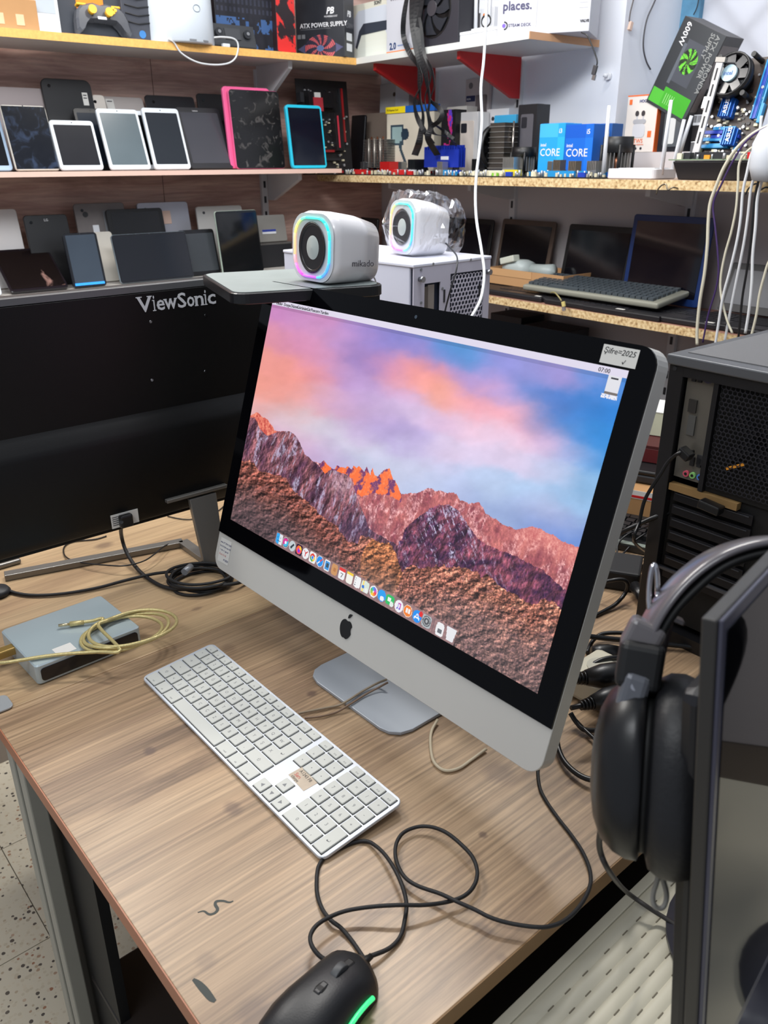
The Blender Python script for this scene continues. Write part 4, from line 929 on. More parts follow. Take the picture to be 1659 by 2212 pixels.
t = thing('cable_plug', 'gold plug pushed into the left end of the silver drive case', 'plug', on(12, 1408, 0.022), ax_)
MB().box(-0.02, 0.018, -0.008, 0.008, -0.006, 0.006).build('grip', mat((170,140,80), 0.3, 0.5), t, 0.002)
P = on(-2, 1528, 0.001); t = thing('desk_clamp', 'small silver metal plate with a screw at the left corner of the front desk', 'bracket', P, DA)
slabz(rr(0.036, 0.032, 0.008, 4, x0=-0.022, z0=-0.016), 0, 0.003, 0.0006, 'plate', mat((170,174,176), 0.35, 0.3), t); MB().cyl((-0.002,-0.004,0.003), (-0.002,-0.004,0.0042), 0.004, n=14).build('screw', M['dark'], t)
# beige cables under the silver computer
cord('beige_cable', 'pair of thin beige cables running from the white keyboard over the computer foot',
     O_([(645,1541,.004),(665,1537,.003),(700,1530,.003),(730,1524,.003),(752,1513,.009),(785,1492,.009),(815,1476,.012),(835,1468,.02)]), 0.0016, mat((150,134,112), 0.5))
cord('beige_cable', 'lower strand of the thin beige cables beside the white keyboard',
     O_([(658,1551,.003),(690,1548,.003),(725,1539,.003),(755,1522,.008),(790,1500,.009),(820,1484,.012),(838,1474,.018)]), 0.0014, mat((128,104,84), 0.5))
cord('beige_cable', 'cream cable loop on the desk below the chin of the silver computer',
     O_([(945,1555,.006),(932,1580,.004),(930,1610,.003),(937,1645,.003),(960,1664,.003),(990,1660,.003),(1020,1640,.003),(1050,1618,.004)]), 0.0020, mat((196,182,156), 0.5))

# ================================================================== COMPUTER CASES
def perforated(parent, x0, x1, z0, z1, cell, hole, m, y=0.0, th=0.0012, name='vent_mesh', fn=None, nseg=6):
    mb = MB(); dx = cell; dz = cell*math.sqrt(3)/2; r = 0
    z = z0+dz/2
    while z < z1-dz*0.3:
        x = x0+dx/2+(dx/2 if r % 2 else 0)
        while x < x1-dx*0.3:
            if fn is None or fn(x, z):
                R_ = cell/math.sqrt(3); vs = []
                for rad in (R_*1.005, R_*hole):
                    for i in range(6):
                        a = math.pi/2+i*math.pi/3; vs.append((x+rad*math.cos(a), y, z+rad*math.sin(a)))
                vs += [(a, y+th, c) for a, b, c in vs[6:12]]
                mb.add(vs, [(i, (i+1) % 6, 6+(i+1) % 6, 6+i) for i in range(6)]+[(6+i, 6+(i+1) % 6, 12+(i+1) % 6, 12+i) for i in range(6)])
            x += dx
        z += dz; r += 1
    o = mb.build(name, m, parent); o['kind'] = 'stuff'; return o
BPO = on(1450, 765, 0.43); BPA = -0.895
def black_pc():
    t = thing('computer_tower', 'large black computer tower seen from its rear ports and vents', 'computer', BPO*np.array([1,1,0])+np.array([0,0,0.0008]), BPA)
    P = lambda x, y: (lambda q: (q[0], q[1]+0.43))(pl(x, y, BPO, BPA))
    W_, H_, D_ = 0.225, 0.43, 0.40
    mf = mat((20,20,23), 0.4, var=0.06); mi = mat((8,8,9), 0.7)
    MB().box(0.0, W_, 0.03, D_, 0.012, H_-0.004).build('box_body', mf, t)
    MB().box(-0.004, W_+0.004, -0.004, D_, H_-0.014, H_).build('top_frame', mat((92,94,98), 0.35, 0.3), t, 0.002)
    MB().box(0.012, W_-0.012, 0.022, D_-0.02, H_-0.0005, H_+0.0012).build('top_filter', mat((98,98,100), 0.65, bump=0.4, bscale=900), t)
    # back frame strips around the recessed panel
    for a in ((0.0, 0.022, 0.0, H_-0.014), (W_-0.012, W_, 0.0, H_-0.014)): MB().box(a[0], a[1], 0.0, 0.03, a[2], a[3]).build('rear_post', mf, t, 0.001)
    MB().box(0.022, W_-0.012, 0.0, 0.03, H_-0.028, H_-0.014).build('rear_rail', mf, t)
    MB().box(0.022, W_-0.012, 0.0, 0.03, 0.0, 0.02).build('rear_rail', mf, t)
    MB().box(-0.004, 0.0, 0.02, D_, 0.004, H_-0.014).build('side_panel', mat((16,16,19), 0.25), t)
    for x in (0.03, W_-0.03): MB().cyl((x, 0.04, 0), (x, 0.04, 0.012), 0.014, n=12).build('foot', M['rubber'], t)
    # io shield
    x0, z1 = P(1483, 802); x1, _ = P(1541, 808); _, z0 = P(1462, 1035)
    MB().box(0.025, x1+0.001, 0.008, 0.009, z0, z1+0.003).build('port_plate', mat((120,116,108), 0.35, 0.6, var=0.1, vscale=30), t)
    def port(px_, py_, w_, h_, m, dy=0.0):
        a, b = P(px_, py_); MB().box(a-w_/2, a+w_/2, 0.0055, 0.009, b-h_/2, b+h_/2).build('port', m, t)
    for q in ((1494,815),(1507,817)): port(*q, 0.006, 0.015, M['dark'])
    for q in ((1489,1000),(1504,1003)): port(*q, 0.006, 0.013, M['dark'])
    port(1490,880, 0.012, 0.018, mat((46,44,42), 0.4)); port(1487,922, 0.011, 0.028, mat((80,80,78), 0.4)); port(1508,998, 0.012, 0.014, M['dark'])
    a, b = P(1526, 819); MB().cyl((a, 0.004, b), (a, 0.009, b), 0.0075, n=20).build('round_port', mat((74,70,96), 0.4), t); MB().cyl((a, 0.0035, b), (a, 0.0045, b), 0.0045, n=16).build('round_port_core', M['dark'], t)
    for px_, py_, c in ((1477,1026,(196,80,100)), (1491,1030,(130,190,110)), (1507,1034,(70,120,200))):
        a, b = P(px_, py_); mb = MB(); mb.lathe([(0.0045, 0.004), (0.0045, 0.009)], 'y', (a, 0, b), 16); mb.build('audio_jack', mat(c, 0.4), t); MB().cyl((a, 0.0035, b), (a, 0.005, b), 0.0022, n=10).build('jack_hole', M['black'], t)
    # fan grille
    gx0, gz1 = P(1568, 815); _, gz0 = P(1548, 1060)
    MB().box(x1+0.004, W_-0.014, 0.010, 0.012, gz0-0.01, gz1+0.012).build('fan_backing', mi, t)
    perforated(t, x1+0.012, W_-0.014, gz0, gz1, 0.0066, 0.80, mat((44,44,50), 0.4, 0.3), y=0.004, name='vent_grille')
    MB().box(x1+0.016, W_-0.014, 0.001, 0.004, gz1, gz1+0.004).build('grille_lip', mat((110,114,120), 0.3, 0.5), t)
    MB().box(x1+0.002, x1+0.009, 0.002, 0.010, gz0-0.01, gz1+0.01).build('grille_frame', mf, t)
    for k in range(5):
        a = 2*math.pi*k/5; cx, cz = x1+0.075, (gz0+gz1)/2
        MB().box(cx-0.004, cx+0.05, 0.0065, 0.008, cz-0.009, cz+0.009, Matrix.Rotation(a, 3, 'Y'), (cx, 0.007, cz)).build('fan_blade', mat((26,26,30), 0.3), t)
    MB().box(x1+0.035, x1+0.062, 0.0045, 0.006, gz0+0.036, gz0+0.040, Matrix.Rotation(-0.5, 3, 'Y')).build('orange_wire', mat((214,140,40), 0.5), t)
    # expansion slot covers
    MB().box(0.022, W_-0.012, 0.014, 0.016, 0.03, gz0-0.012).build('slot_backing', mi, t)
    for k in range(7):
        z = gz0-0.030-k*0.0205
        MB().box(0.030, 0.150, 0.006, 0.010, z-0.0075, z+0.0075).build('slot_cover', mat((24,24,28), 0.35, 0.3), t, 0.001)
        MB().box(0.034, 0.145, 0.0045, 0.006, z+0.004, z+0.0052).build('slot_ridge', mat((70,72,78), 0.3, 0.4), t)
    MB().box(0.024, 0.128, 0.001, 0.012, gz0-0.021, gz0-0.011).build('bare_strip', mat((150,120,78), 0.5, 0.3), t)
    MB().box(0.022, W_-0.014, 0.004, 0.010, 0.11, 0.114).build('psu_frame', mat((86,88,94), 0.35, 0.4), t)
    for q in ((1458,797),(1585,812)): a, b = P(*q); MB().cyl((a, -0.001, b), (a, 0.002, b), 0.003, n=10).build('screw', M['dark'], t)
    return P
BP = black_pc()
def bpw(x, z, d=-0.02):     # world point in front of the black tower's rear
    u_ = np.array([math.cos(BPA), math.sin(BPA), 0]); n_ = np.array([-u_[1], u_[0], 0]); return BPO*np.array([1,1,0])+u_*x+n_*d+ZUP*z
a1 = BP(1478, 972); a2 = BP(1530, 1085)
cord('video_cable', 'black cable plugged into the rear port plate of the black tower', [bpw(a1[0]+.012, a1[1], 0.004), bpw(a1[0]+0.004, a1[1]+0.001, -0.016)]+[bpw(*BP(x, y), -0.02-0.006*i) for i, (x, y) in enumerate([(1462,990),(1450,1015),(1437,1040),(1425,1070),(1420,1110),(1414,1150)])]+[on(1400, 1200, 0.05), on(1385,1230,.01)], 0.0026, M['plug'])
o = MB().box(-0.007, 0.012, -0.008, 0.008, -0.006, 0.006).build('cable_plug', M['plug'], None, 0.002); o.location = tuple(bpw(a1[0]+0.006, a1[1], -0.009)); o.rotation_euler = (0, 0.5, BPA); tag(o, 'black plug in the port plate above the three coloured jacks', 'plug')
o = MB().box(-0.008, 0.024, -0.009, 0.009, -0.006, 0.006).build('cable_plug', M['plug'], None, 0.002); o.location = tuple(bpw(a2[0]+0.002, a2[1], -0.010)); o.rotation_euler = (0, 0.1, BPA); tag(o, 'black plug in the slots below the port plate of the black tower', 'plug')
cord('video_cable', 'thick black cable curving from the black tower slots to behind the silver computer', [bpw(a2[0], a2[1], -0.012)]+[at(x, y, d) for x, y, d in ((1500,1092,1.20),(1460,1104,1.20),(1420,1115,1.20),(1385,1130,1.21),(1350,1146,1.22),(1320,1165,1.24),(1290,1190,1.26))], 0.0036, M['plug'])

WPO = on(895, 571, 0.50); WPA = math.radians(43)
def white_pc():
    t = thing('computer_tower', 'white computer tower behind the silver computer with a wrapped speaker on top', 'computer', WPO*np.array([1,1,0])+np.array([0,0,0.0008]), WPA)
    P = lambda x, y: (lambda q: (q[0], q[1]+0.5))(pl(x, y, WPO, WPA))
    W_, H_, D_ = 0.218, 0.4985, 0.40
    mw = mat((206,208,222), 0.35); me = mat((188,186,200), 0.4)
    MB().box(0, W_, 0.012, D_, 0.01, H_-0.003).build('box_body', mw, t, 0.002)
    MB().box(-0.002, W_+0.002, 0.0, D_, H_-0.006, H_).build('top_cover', mat((216,218,230), 0.3), t, 0.0015)
    bx = [P(918, 612), P(949, 632)]
    # rear plate with a real opening for the ports
    hx0, hx1, hz0, hz1 = bx[0][0], bx[1][0]+0.004, bx[0][1]-0.10, bx[0][1]-0.002
    rp = MB()
    for a in ((0, hx0, 0.01, H_-0.006), (hx1, W_*0.46, 0.01, H_-0.006), (W_*0.92, W_, 0.01, H_-0.006), (hx0, hx1, hz1, H_-0.006), (hx0, hx1, 0.01, hz0), (W_*.46, W_*.92, hz1+0.012, H_-0.006), (W_*.46, W_*.92, 0.01, 0.30)): rp.box(a[0], a[1], 0.001, 0.004, a[2], a[3])
    rp.build('rear_plate', me, t)
    perforated(t, W_*.46, W_*.92, 0.30, hz1+0.012, 0.0098, 0.72, me, y=0.0012, name='vent_grille')
    MB().box(0.004, W_-0.004, 0.0105, 0.0118, 0.02, H_-0.01).build('dark_interior', mat((44,52,70), 0.6), t)
    MB().box(hx0+0.002, hx0+0.012, 0.003, 0.010, hz1-0.05, hz1-0.006).build('port', mat((96,90,84), 0.4, 0.4), t)
    MB().box(hx0+0.014, hx1-0.012, 0.006, 0.010, hz0, hz1-0.004).build('port_plate', mat((150,144,138), 0.4, 0.4), t)
    for q in ((907,604),(1052,588)): a, b = P(*q); MB().cyl((a, -0.010, b), (a, 0.001, b), 0.0055, 0.0045, 14).build('thumb_screw', M['steel'], t)
    for q in ((910,583),(936,571),(1017,562),(956,624),(910,655)): a, b = P(*q); MB().cyl((a, -0.0006, b), (a, 0.001, b), 0.0026, n=10).build('screw', M['grey'], t)
    for q in ((960,638),(1036,625)): a, b = P(*q); MB().box(a-0.002, a+0.002, -0.0004, 0.001, b-0.014, b+0.010).build('slot', M['dark'], t)
    for a in (0.03, W_-0.03):
        for b in (0.05, D_-0.05): MB().cyl((a, b, 0), (a, b, 0.01), 0.012, n=12).build('foot', M['rubber'], t)
    return P
WP = white_pc()
# tray with pedestal tower
TZ = 0.5135
tc_ = [on(x, y, TZ) for x, y in ((503,634),(812,612),(640,578),(428,599))]
ang_t = math.radians(22)
def laptop_tray():
    c = tc_[0]; ux = np.array([math.cos(ang_t), math.sin(ang_t), 0]); uy = np.array([-ux[1], ux[0], 0])
    Lx = bis(lambda q: proj(c+ux*q)[0]-806, 0.1, 0.5); Ly = 0.235; off = 0.0
    t = thing('equipment_tray', 'black rounded tray with a pale dusty top under the unwrapped speaker', 'tray', c*np.array([1,1,0])+ZUP*TZ, ang_t)
    ol = rr(Lx+0.02, Ly, 0.022, 6, x0=0, z0=0)
    sk = off/Ly*0.5
    def slab2(z0, z1, ins, name, m):
        mb = MB(); mb.prism(ol, -z1, -z0, min(0.0012, (z1-z0)*0.3)); mb.v = [(x+sk*z, z, -y) for x, y, z in mb.v]
        cx, cy = Lx/2, 0.12; mb.v = [(cx+(x-cx)*ins, cy+(y-cy)*ins, z) for x, y, z in mb.v]; return mb.build(name, m, t)
    slab2(-0.016, -0.001, 1.0, 'tray_body', mat((20,20,22), 0.35)); slab2(-0.001, 0.0, 0.955, 'tray_top', mat((136,144,142), 0.45, var=0.12, vscale=22))
    return c, ux, uy, Lx, Ly
tc0, tux, tuy, tL, tW = laptop_tray()
pc = tc0+tux*0.15+tuy*0.02
t = thing('small_tower', 'black slim computer standing under the pale-topped tray', 'computer', pc*np.array([1,1,0])+np.array([0,0,0.0008]), ang_t)
MB().box(-0.005, 0.075, 0.015, 0.17, 0, TZ-0.018).build('box_body', M['black'], t, 0.003)
for k in range(3): MB().box(0.05, 0.054, 0.014, 0.0155, 0.40+k*0.03, 0.412+k*0.03).build('badge', M['white'], t)
cord('thin_cable', 'black cable hanging from the right end of the pale-topped tray', [at(792, 590, 1.50), at(808,600,1.44), at(812,616,1.42), at(811,640,1.42), at(810,680,1.43)], 0.0014, M['plug'])

# ------------------------------------------------------------------ speakers
def ring_pts(w_, h_, r, y, cz, n=8):
    return [(x, y, z+cz-h_/2) for x, z in rr(w_, h_, r, n)]
def speaker(label, O, ang, W_=0.112, H_=0.122, D_=0.105, lean=0.06, k=1.0):
    W_, H_, D_ = W_*k, H_*k, D_*k
    t = thing('speaker', label, 'speaker', O, ang, lean=lean)
    mw = mat((222,220,222), 0.25, coat=0.3)
    secs = [(0.0, 0.90, 0.90), (0.004, 0.97, 0.97), (0.012, 1.0, 1.0), (0.05, 0.95, 0.95), (0.085, 0.84, 0.85), (D_, 0.74, 0.76), (D_+0.004, 0.64, 0.68)]
    mb = MB(); vs = []; N = None
    for y, kx, kz in secs:
        w_, h_ = W_*kx, H_*kz; ol = rr(w_, h_, min(w_, h_)*0.30, 7); N = len(ol)
        # the base stays flat, the top slopes down towards the back
        zc = h_/2 + 0.001*0
        vs += [(x, y, z+(H_*(1-kz))*0.12+0.0008) for x, z in ol]
    m_ = len(secs)
    mb.add(vs, [(k*N+i, (k+1)*N+i, (k+1)*N+(i+1) % N, k*N+(i+1) % N) for k in range(m_-1) for i in range(N)]+[tuple((m_-1)*N+i for i in reversed(range(N)))], True)
    mb.build('box_body', mw, t)
    cz = H_*0.5
    def plate(w_, h_, y, name, m, hole=0.029):
        ol = ring_pts(w_, h_, w_*0.30, y, cz, 7); n = len(ol)
        vs = list(ol)+[(hole*math.cos(a), y+0.0006, cz+hole*1.12*math.sin(a)) for a in [math.atan2(p[2]-cz, p[0]) for p in ol]]
        return MB().add(vs, [(i, (i+1) % n, n+(i+1) % n, n+i) for i in range(n)]).build(name, m, t)
    plate(W_*0.95, H_*0.95, -0.0015, 'front_plate', mat((206,208,212), 0.35))
    # light ring in coloured pieces
    rp = ring_pts(W_*0.80, H_*0.82, W_*0.27, -0.003, cz, 7); n = len(rp)
    stops = [(0.0, (80,210,255)), (0.12, (90,150,255)), (0.26, (60,230,230)), (0.42, (40,235,210)), (0.52, (110,230,200)), (0.62, (240,240,120)), (0.74, (255,190,150)), (0.84, (255,120,200)), (0.93, (235,60,235)), (1.0, (150,120,255))]
    for k in range(16):
        i0, i1 = k*n//16, (k+1)*n//16; seg = [rp[i % n] for i in range(i0, i1+1)]; f = (k+.5)/16
        c = tuple(float(np.interp(f, [s[0] for s in stops], [s[1][j] for s in stops])) for j in range(3))
        mm = mat(c, 0.4, emit=c); MB().tube([Vector(p) for p in seg], 0.0017, 6).build('light_ring', mm, t)
    mb = MB(); mb.lathe([(0.029, -0.0012), (0.031, -0.0028), (0.027, -0.002), (0.025, 0.004)], 'y', (0, 0, cz), 32, 1, 1.12); mb.build('surround', mat((26,24,26), 0.35), t)
    mb = MB(); mb.lathe([(0.0255, 0.004), (0.020, 0.0095), (0.014, 0.012)], 'y', (0, 0, cz), 32, 1, 1.12); mb.build('cone', mat((60,58,60), 0.5), t)
    mb = MB(); mb.lathe([(0.0235, 0.006), (0.019, 0.0005), (0.011, -0.0025), (0.0, -0.0035)], 'y', (0, 0, cz), 28, 1, 1.12); mb.build('dust_cap', mat((176,182,178), 0.3), t)
    return t, W_, H_, D_
spo = on(655, 606, TZ+0.001)
SP1, _w, _h, _d = speaker('white speaker with glowing colour ring on the pale-topped tray, unwrapped', on(676, 611, TZ+0.0012), -0.86, 0.102, 0.096, 0.076)
o = text(SP1, 'mikado', 0.0125, 0, 0, mat((70,66,74), 0.5), name='lettering'); o.data.transform(Matrix.Rotation(math.radians(90-7), 4, 'Z')); o.data.transform(Matrix.Translation((0.0496, 0.030, 0.026)))
p2 = on(852, 549, 0.5005)
SP2, _w, _h, _d = speaker('white speaker with glowing colour ring wrapped in clear plastic on the white tower', on(866, 551, 0.5008), -1.0, 0.096, 0.106, 0.088)
cord('speaker_cable', 'thin dark cable from the wrapped speaker down the back of the white tower', [at(958,520,1.66), at(972,535,1.60), at(985,550,1.56), at(988,565,1.50), at(984,590,1.49), at(972,630,1.50), at(963,665,1.52), at(955,700,1.53)], 0.0016, M['dark'])
# plastic bag
mpb, ntb, bb = node_mat('clear_film'); ntb.nodes.remove(bb)
tr1 = ntb.nodes.new('ShaderNodeBsdfTransparent'); gl1 = ntb.nodes.new('ShaderNodeBsdfGlossy'); gl1.inputs['Roughness'].default_value = 0.12; gl1.inputs['Color'].default_value = (0.9,0.92,0.96,1)
fr1 = ntb.nodes.new('ShaderNodeLayerWeight'); fr1.inputs[0].default_value = 0.35
mm1 = ntb.nodes.new('ShaderNodeMapRange'); mm1.inputs[3].default_value = 0.05; mm1.inputs[4].default_value = 0.42
mx1 = ntb.nodes.new('ShaderNodeMixShader'); ntb.links.new(fr1.outputs['Facing'], mm1.inputs[0]); ntb.links.new(mm1.outputs[0], mx1.inputs[0]); ntb.links.new(tr1.outputs[0], mx1.inputs[1]); ntb.links.new(gl1.outputs[0], mx1.inputs[2])
ntb.links.new(mx1.outputs[0], ntb.nodes['Material Output'].inputs[0])
bag = MB(); vs = []; NU, NV = 40, 26
for j in range(NV+1):
    y = -0.030+0.165*j/NV; f = np.interp(y, [-0.030, -0.018, 0.0, 0.05, 0.10, 0.125, 0.135], [0.05, 0.55, 1.10, 1.10, 0.95, 0.86, 0.5])
    for i in range(NU):
        a = 2*math.pi*i/NU; co, si = math.cos(a), math.sin(a); k = (abs(co)**3+abs(si)**3)**(-1/3)
        nn = mnoise.noise(Vector((co*3, y*38, si*3)))*0.009+mnoise.noise(Vector((co*7, y*90, si*7)))*0.005
        x = 0.054*k*co*f+nn*co; z = 0.056+0.058*k*si*f+nn*si
        if y < -0.005: x -= 0.022*abs((-0.005-y)/0.025)
        vs.append((x, y, max(z, 0.0012)))
bag.add(vs, [(j*NU+i, j*NU+(i+1) % NU, (j+1)*NU+(i+1) % NU, (j+1)*NU+i) for j in range(NV) for i in range(NU)], False)
o = bag.build('plastic_bag', mpb); o.location = SP2.location; o.rotation_euler = SP2.rotation_euler; tag(o, 'crinkled clear plastic bag around the speaker on the white tower', 'bag')

# ------------------------------------------------------------------ behind-the-computer clutter on the front desk
adp = on(1335, 1262, 0.0); t = thing('power_adapter', 'black power brick on the desk between the silver computer and the black tower', 'adapter', adp, -0.35)
MB().box(-0.05, 0.035, -0.025, 0.055, 0.0008, 0.036).build('body', M['blackmatte'], t, 0.004)
t2 = MB().cyl((0.028, -0.032, 0.018), (0.044, -0.070, 0.014), 0.010, 0.007, 12).build('connector', M['plug'], t)
for k in range(3): MB().cyl((0.0455+k*0.003, -0.074-k*0.007, 0.0135), (0.0463+k*0.003, -0.077-k*0.007, 0.0135), 0.0065, n=12).build('relief_ring', M['plug'], t)
def desk_cord(label, L, r=0.0030, z=0.0035, name='power_cable', m=None): return cord(name, label, O_(L, z), r, m or M['plug'])
desk_cord('black cord leaving the power brick toward the headset', [(1372,1282,.014),(1381,1300,.010),(1378,1325),(1370,1350),(1364,1378),(1362,1400)], 0.0026)
desk_cord('black cord bending over the power brick front', [(1290,1262,.03),(1320,1254,.042),(1345,1252,.044),(1356,1262,.036),(1350,1282,.018),(1330,1305,.008),(1305,1320,.004),(1285,1330)], 0.0034)
desk_cord('thin black cord looping over the edge of the desk keyboard', [(1336,1205,.004),(1333,1190,.008),(1337,1172,.018),(1355,1155,.03),(1385,1142,.035),(1402,1136,.03)], 0.0018)
desk_cord('thin grey-black cord joining the tangle above the power brick', [(1330,1210,.004),(1350,1192,.006),(1372,1168,.02),(1395,1152,.03)], 0.0020)
desk_cord('thin black cord running right from the tangle to the tower foot', [(1320,1207,.008),(1350,1212,.007),(1375,1206,.006),(1400,1203,.006)], 0.0020)
desk_cord('black cord running down right from the tangle to the tower foot', [(1325,1203,.006),(1345,1216,.005),(1370,1226,.004),(1398,1236,.004)], 0.0024)
desk_cord('glossy black cord arching above the row of plugs', [(1268,1410,.004),(1280,1385,.008),(1300,1370,.012),(1330,1367,.014),(1370,1369,.014),(1430,1372,.012)], 0.0032)
desk_cord('dark grey cord running straight right above the row of plugs', [(1270,1374,.02),(1300,1378,.016),(1340,1382,.013),(1400,1388,.01),(1480,1396,.008),(1560,1410,.006)], 0.0040)
desk_cord('black cord curving over the white power strip', [(1255,1452,.03),(1280,1436,.04),(1305,1424,.045),(1340,1420,.045),(1400,1424,.04)], 0.0034)
desk_cord('black cord bending below the white power strip', [(1232,1540,.02),(1245,1560,.012),(1262,1576,.008),(1290,1578,.007),(1330,1582,.006)], 0.0034)
desk_cord('thin glossy cord dropping under the headset', [(1240,1552,.012),(1262,1575,.009),(1280,1592,.008),(1300,1612,.006),(1330,1640,.006)], 0.0024)
desk_cord('thick black cord from under the silver computer to the headset side', [(1203,1600,.012),(1208,1622,.010),(1220,1646,.009),(1242,1668,.009),(1268,1682,.010),(1300,1686,.012),(1340,1686,.012)], 0.0034)
# plug row on a white power strip
ps = on(1300, 1510, 0.0); t = thing('power_strip', 'white power strip behind the silver computer, loaded with black plugs', 'power strip', ps, BPA+0.05)
MB().box(-0.045, 0.09, -0.03, 0.05, 0.0008, 0.042).build('body', mat((206,200,180), 0.4), t, 0.008)
for k in range(2): MB().cyl((-0.012+k*0.055, 0.01, 0.042), (-0.012+k*0.055, 0.01, 0.0435), 0.020, n=24).build('socket', mat((190,186,170), 0.4), t)
def plug_body(label, px_, py_, z, dz, ang, L=0.05, r=0.013):
    P = on(px_, py_, z); t = thing('mains_plug', label, 'plug', P, ang)
    MB().lathe([(0.0, 0), (r*0.8, 0.001), (r, 0.012), (r*0.95, L*0.6), (r*0.6, L)], 'x', (0, 0, 0), 14).build('body', M['plug'], t)
    for k in range(4): MB().cyl((L+k*0.0045, 0, 0), (L+0.0028+k*0.0045, 0, 0), r*0.55-k*0.0007, n=10).build('relief_ring', M['plug'], t)
    MB().cyl((L-0.005, 0, 0), (L+0.03, 0, 0), 0.0032, n=8).build('cord_end', M['plug'], t)
    return t
plug_body('black plug with ribbed neck, upper of the pair on the white power strip', 1352, 1456, 0.058, 0, math.pi+0.15, 0.055, 0.017)
plug_body('black plug with ribbed neck, lower of the pair on the white power strip', 1352, 1500, 0.056, 0, math.pi+0.35, 0.05, 0.015)
t = plug_body('slim black plug lying above the white power strip', 1278, 1412, 0.018, 0, 0.1, 0.045, 0.013)
# dark keyboard and cardboard box behind, at the far side of the desk
kb = on(1330, 1178, 0.0); t = thing('keyboard', 'black desktop keyboard between the silver computer and the black tower', 'keyboard', kb, -0.52)
MB().box(-0.10, 0.30, -0.02, 0.13, 0.0008, 0.016).build('base', M['black'], t, 0.003)
km = MB().box(0, 0.0158, 0, 0.0158, 0, 0.008).mesh('key', mat((26,27,30), 0.35))
for i in range(19):
    for j in range(5):
        o = bpy.data.objects.new('key', km); C.objects.link(o); o.parent = t; o.location = (-0.09+i*0.019+j*0.004, 0.012+j*0.0195, 0.0165)
MB().box(-0.10, 0.30, -0.0205, -0.008, 0.0162, 0.0175).build('front_strip', mat((120,128,120), 0.3), t)
cb = on(1300, 1118, 0.0); t = thing('parcel', 'brown cardboard box with a white and red taped edge behind the black keyboard', 'box', cb, -0.52)
MB().box(-0.03, 0.30, 0.012, 0.16, 0.0008, 0.066).build('carton', M['cardboard'], t, 0.001)
MB().box(-0.031, 0.301, 0.0112, 0.012, 0.050, 0.067).build('tape', M['paper'], t); MB().box(-0.031, 0.301, 0.0107, 0.0112, 0.052, 0.057).build('red_stripe', M['red'], t)
t = thing('laptop', 'closed dark laptop lying on the taped cardboard box', 'laptop', cb+np.array([0.02,0.05,0.0675]), -0.5)
MB().box(-0.03, 0.26, 0.0, 0.18, 0, 0.018).build('base', M['dark'], t, 0.004); MB().box(-0.03, 0.26, 0.0, 0.18, 0.0182, 0.027).build('lid', M['black'], t, 0.003)
t = thing('carton', 'dark red box stacked on the closed laptop near the black tower', 'box', cb+np.array([0.06,0.09,0.0955]), -0.5)
MB().box(-0.02, 0.20, 0.0, 0.14, 0, 0.03).build('carton', mat((92,22,26), 0.5), t, 0.001); MB().box(-0.02, 0.20, 0.0, 0.14, 0.0302, 0.036).build('lid', mat((70,16,20), 0.5), t)
t = thing('notebook', 'pale notebook standing behind the dark red box', 'book', cb+np.array([0.10,0.15,0.133]), -0.5)
MB().box(-0.06, 0.12, 0.0, 0.10, 0, 0.05).build('pages', mat((206,208,180), 0.6), t); MB().box(-0.062, 0.122, -0.001, 0.102, 0.0502, 0.052).build('cover', mat((230,232,226), 0.5), t)

# ================================================================== RIGHT-HAND MONITOR AND HEADSET
ML = CAM+ray(1515, 2212)*0.512; MTc = at(1560, 1345, 0.42); up_ = (MTc-ML)/np.linalg.norm(MTc-ML)
hz = np.array([0.656, 0.755, 0]); mA = math.atan2(0.755, 0.656)
leanm = math.acos(up_[2])
t = bpy.data.objects.new('monitor', None); C.objects.link(t)
nrm = np.cross(hz, up_); nrm /= np.linalg.norm(nrm)     # screen normal, to the right
Mw = Matrix([[hz[0], -nrm[0], up_[0], MTc[0]], [hz[1], -nrm[1], up_[1], MTc[1]], [hz[2], -nrm[2], up_[2], MTc[2]], [0,0,0,1]])
t.matrix_world = Mw; tag(t, 'glossy dark monitor seen nearly edge-on at the right', 'monitor')
Wm, Hm = 0.50, 0.36
MB().box(0.0, Wm, 0.0025, 0.011, -Hm, 0).build('housing', mat((50,48,46), 0.35), t, 0.0012)
MB().box(0.0015, Wm, 0.0, 0.0025, -Hm, -0.0).build('bezel', mat((70,70,84), 0.25), t, 0.0008)
MB().box(0.008, Wm-0.008, -0.0006, 0.0002, -Hm+0.012, -0.008).build('screen', mat((10,10,14), 0.04, spec=0.35), t)
MB().box(0.02, Wm-0.02, 0.011, 0.03, -Hm+0.02, -0.06).build('rear_cover', mat((24,24,28), 0.4), t, 0.008)
# stand (neck and base) behind the monitor
nb = MTc+hz*0.30+nrm*0.02; base_c = np.array([nb[0], nb[1], ZT2+0.0012])
Mi = Mw.inverted()
neck = [Mi @ Vector(tuple(p)) for p in (MTc+hz*0.20-nrm*0.026-up_*0.24, MTc+hz*0.21-nrm*0.045-up_*0.32, np.array([nb[0], nb[1], ZT2+0.01]))]
MB().tube(neck, 0.012, 10, 0.02).build('stand_neck', mat((60,60,68), 0.35), t)
bm_ = MB().lathe([(0.0, 0.0), (0.10, 0.0), (0.10, 0.006), (0.06, 0.012), (0.0, 0.013)], n=32)
bm_.v = [tuple(Mi @ Vector((x+base_c[0], y+base_c[1], z+base_c[2]))) for x, y, z in bm_.v]; bm_.build('stand_base', mat((60,60,68), 0.35), t)

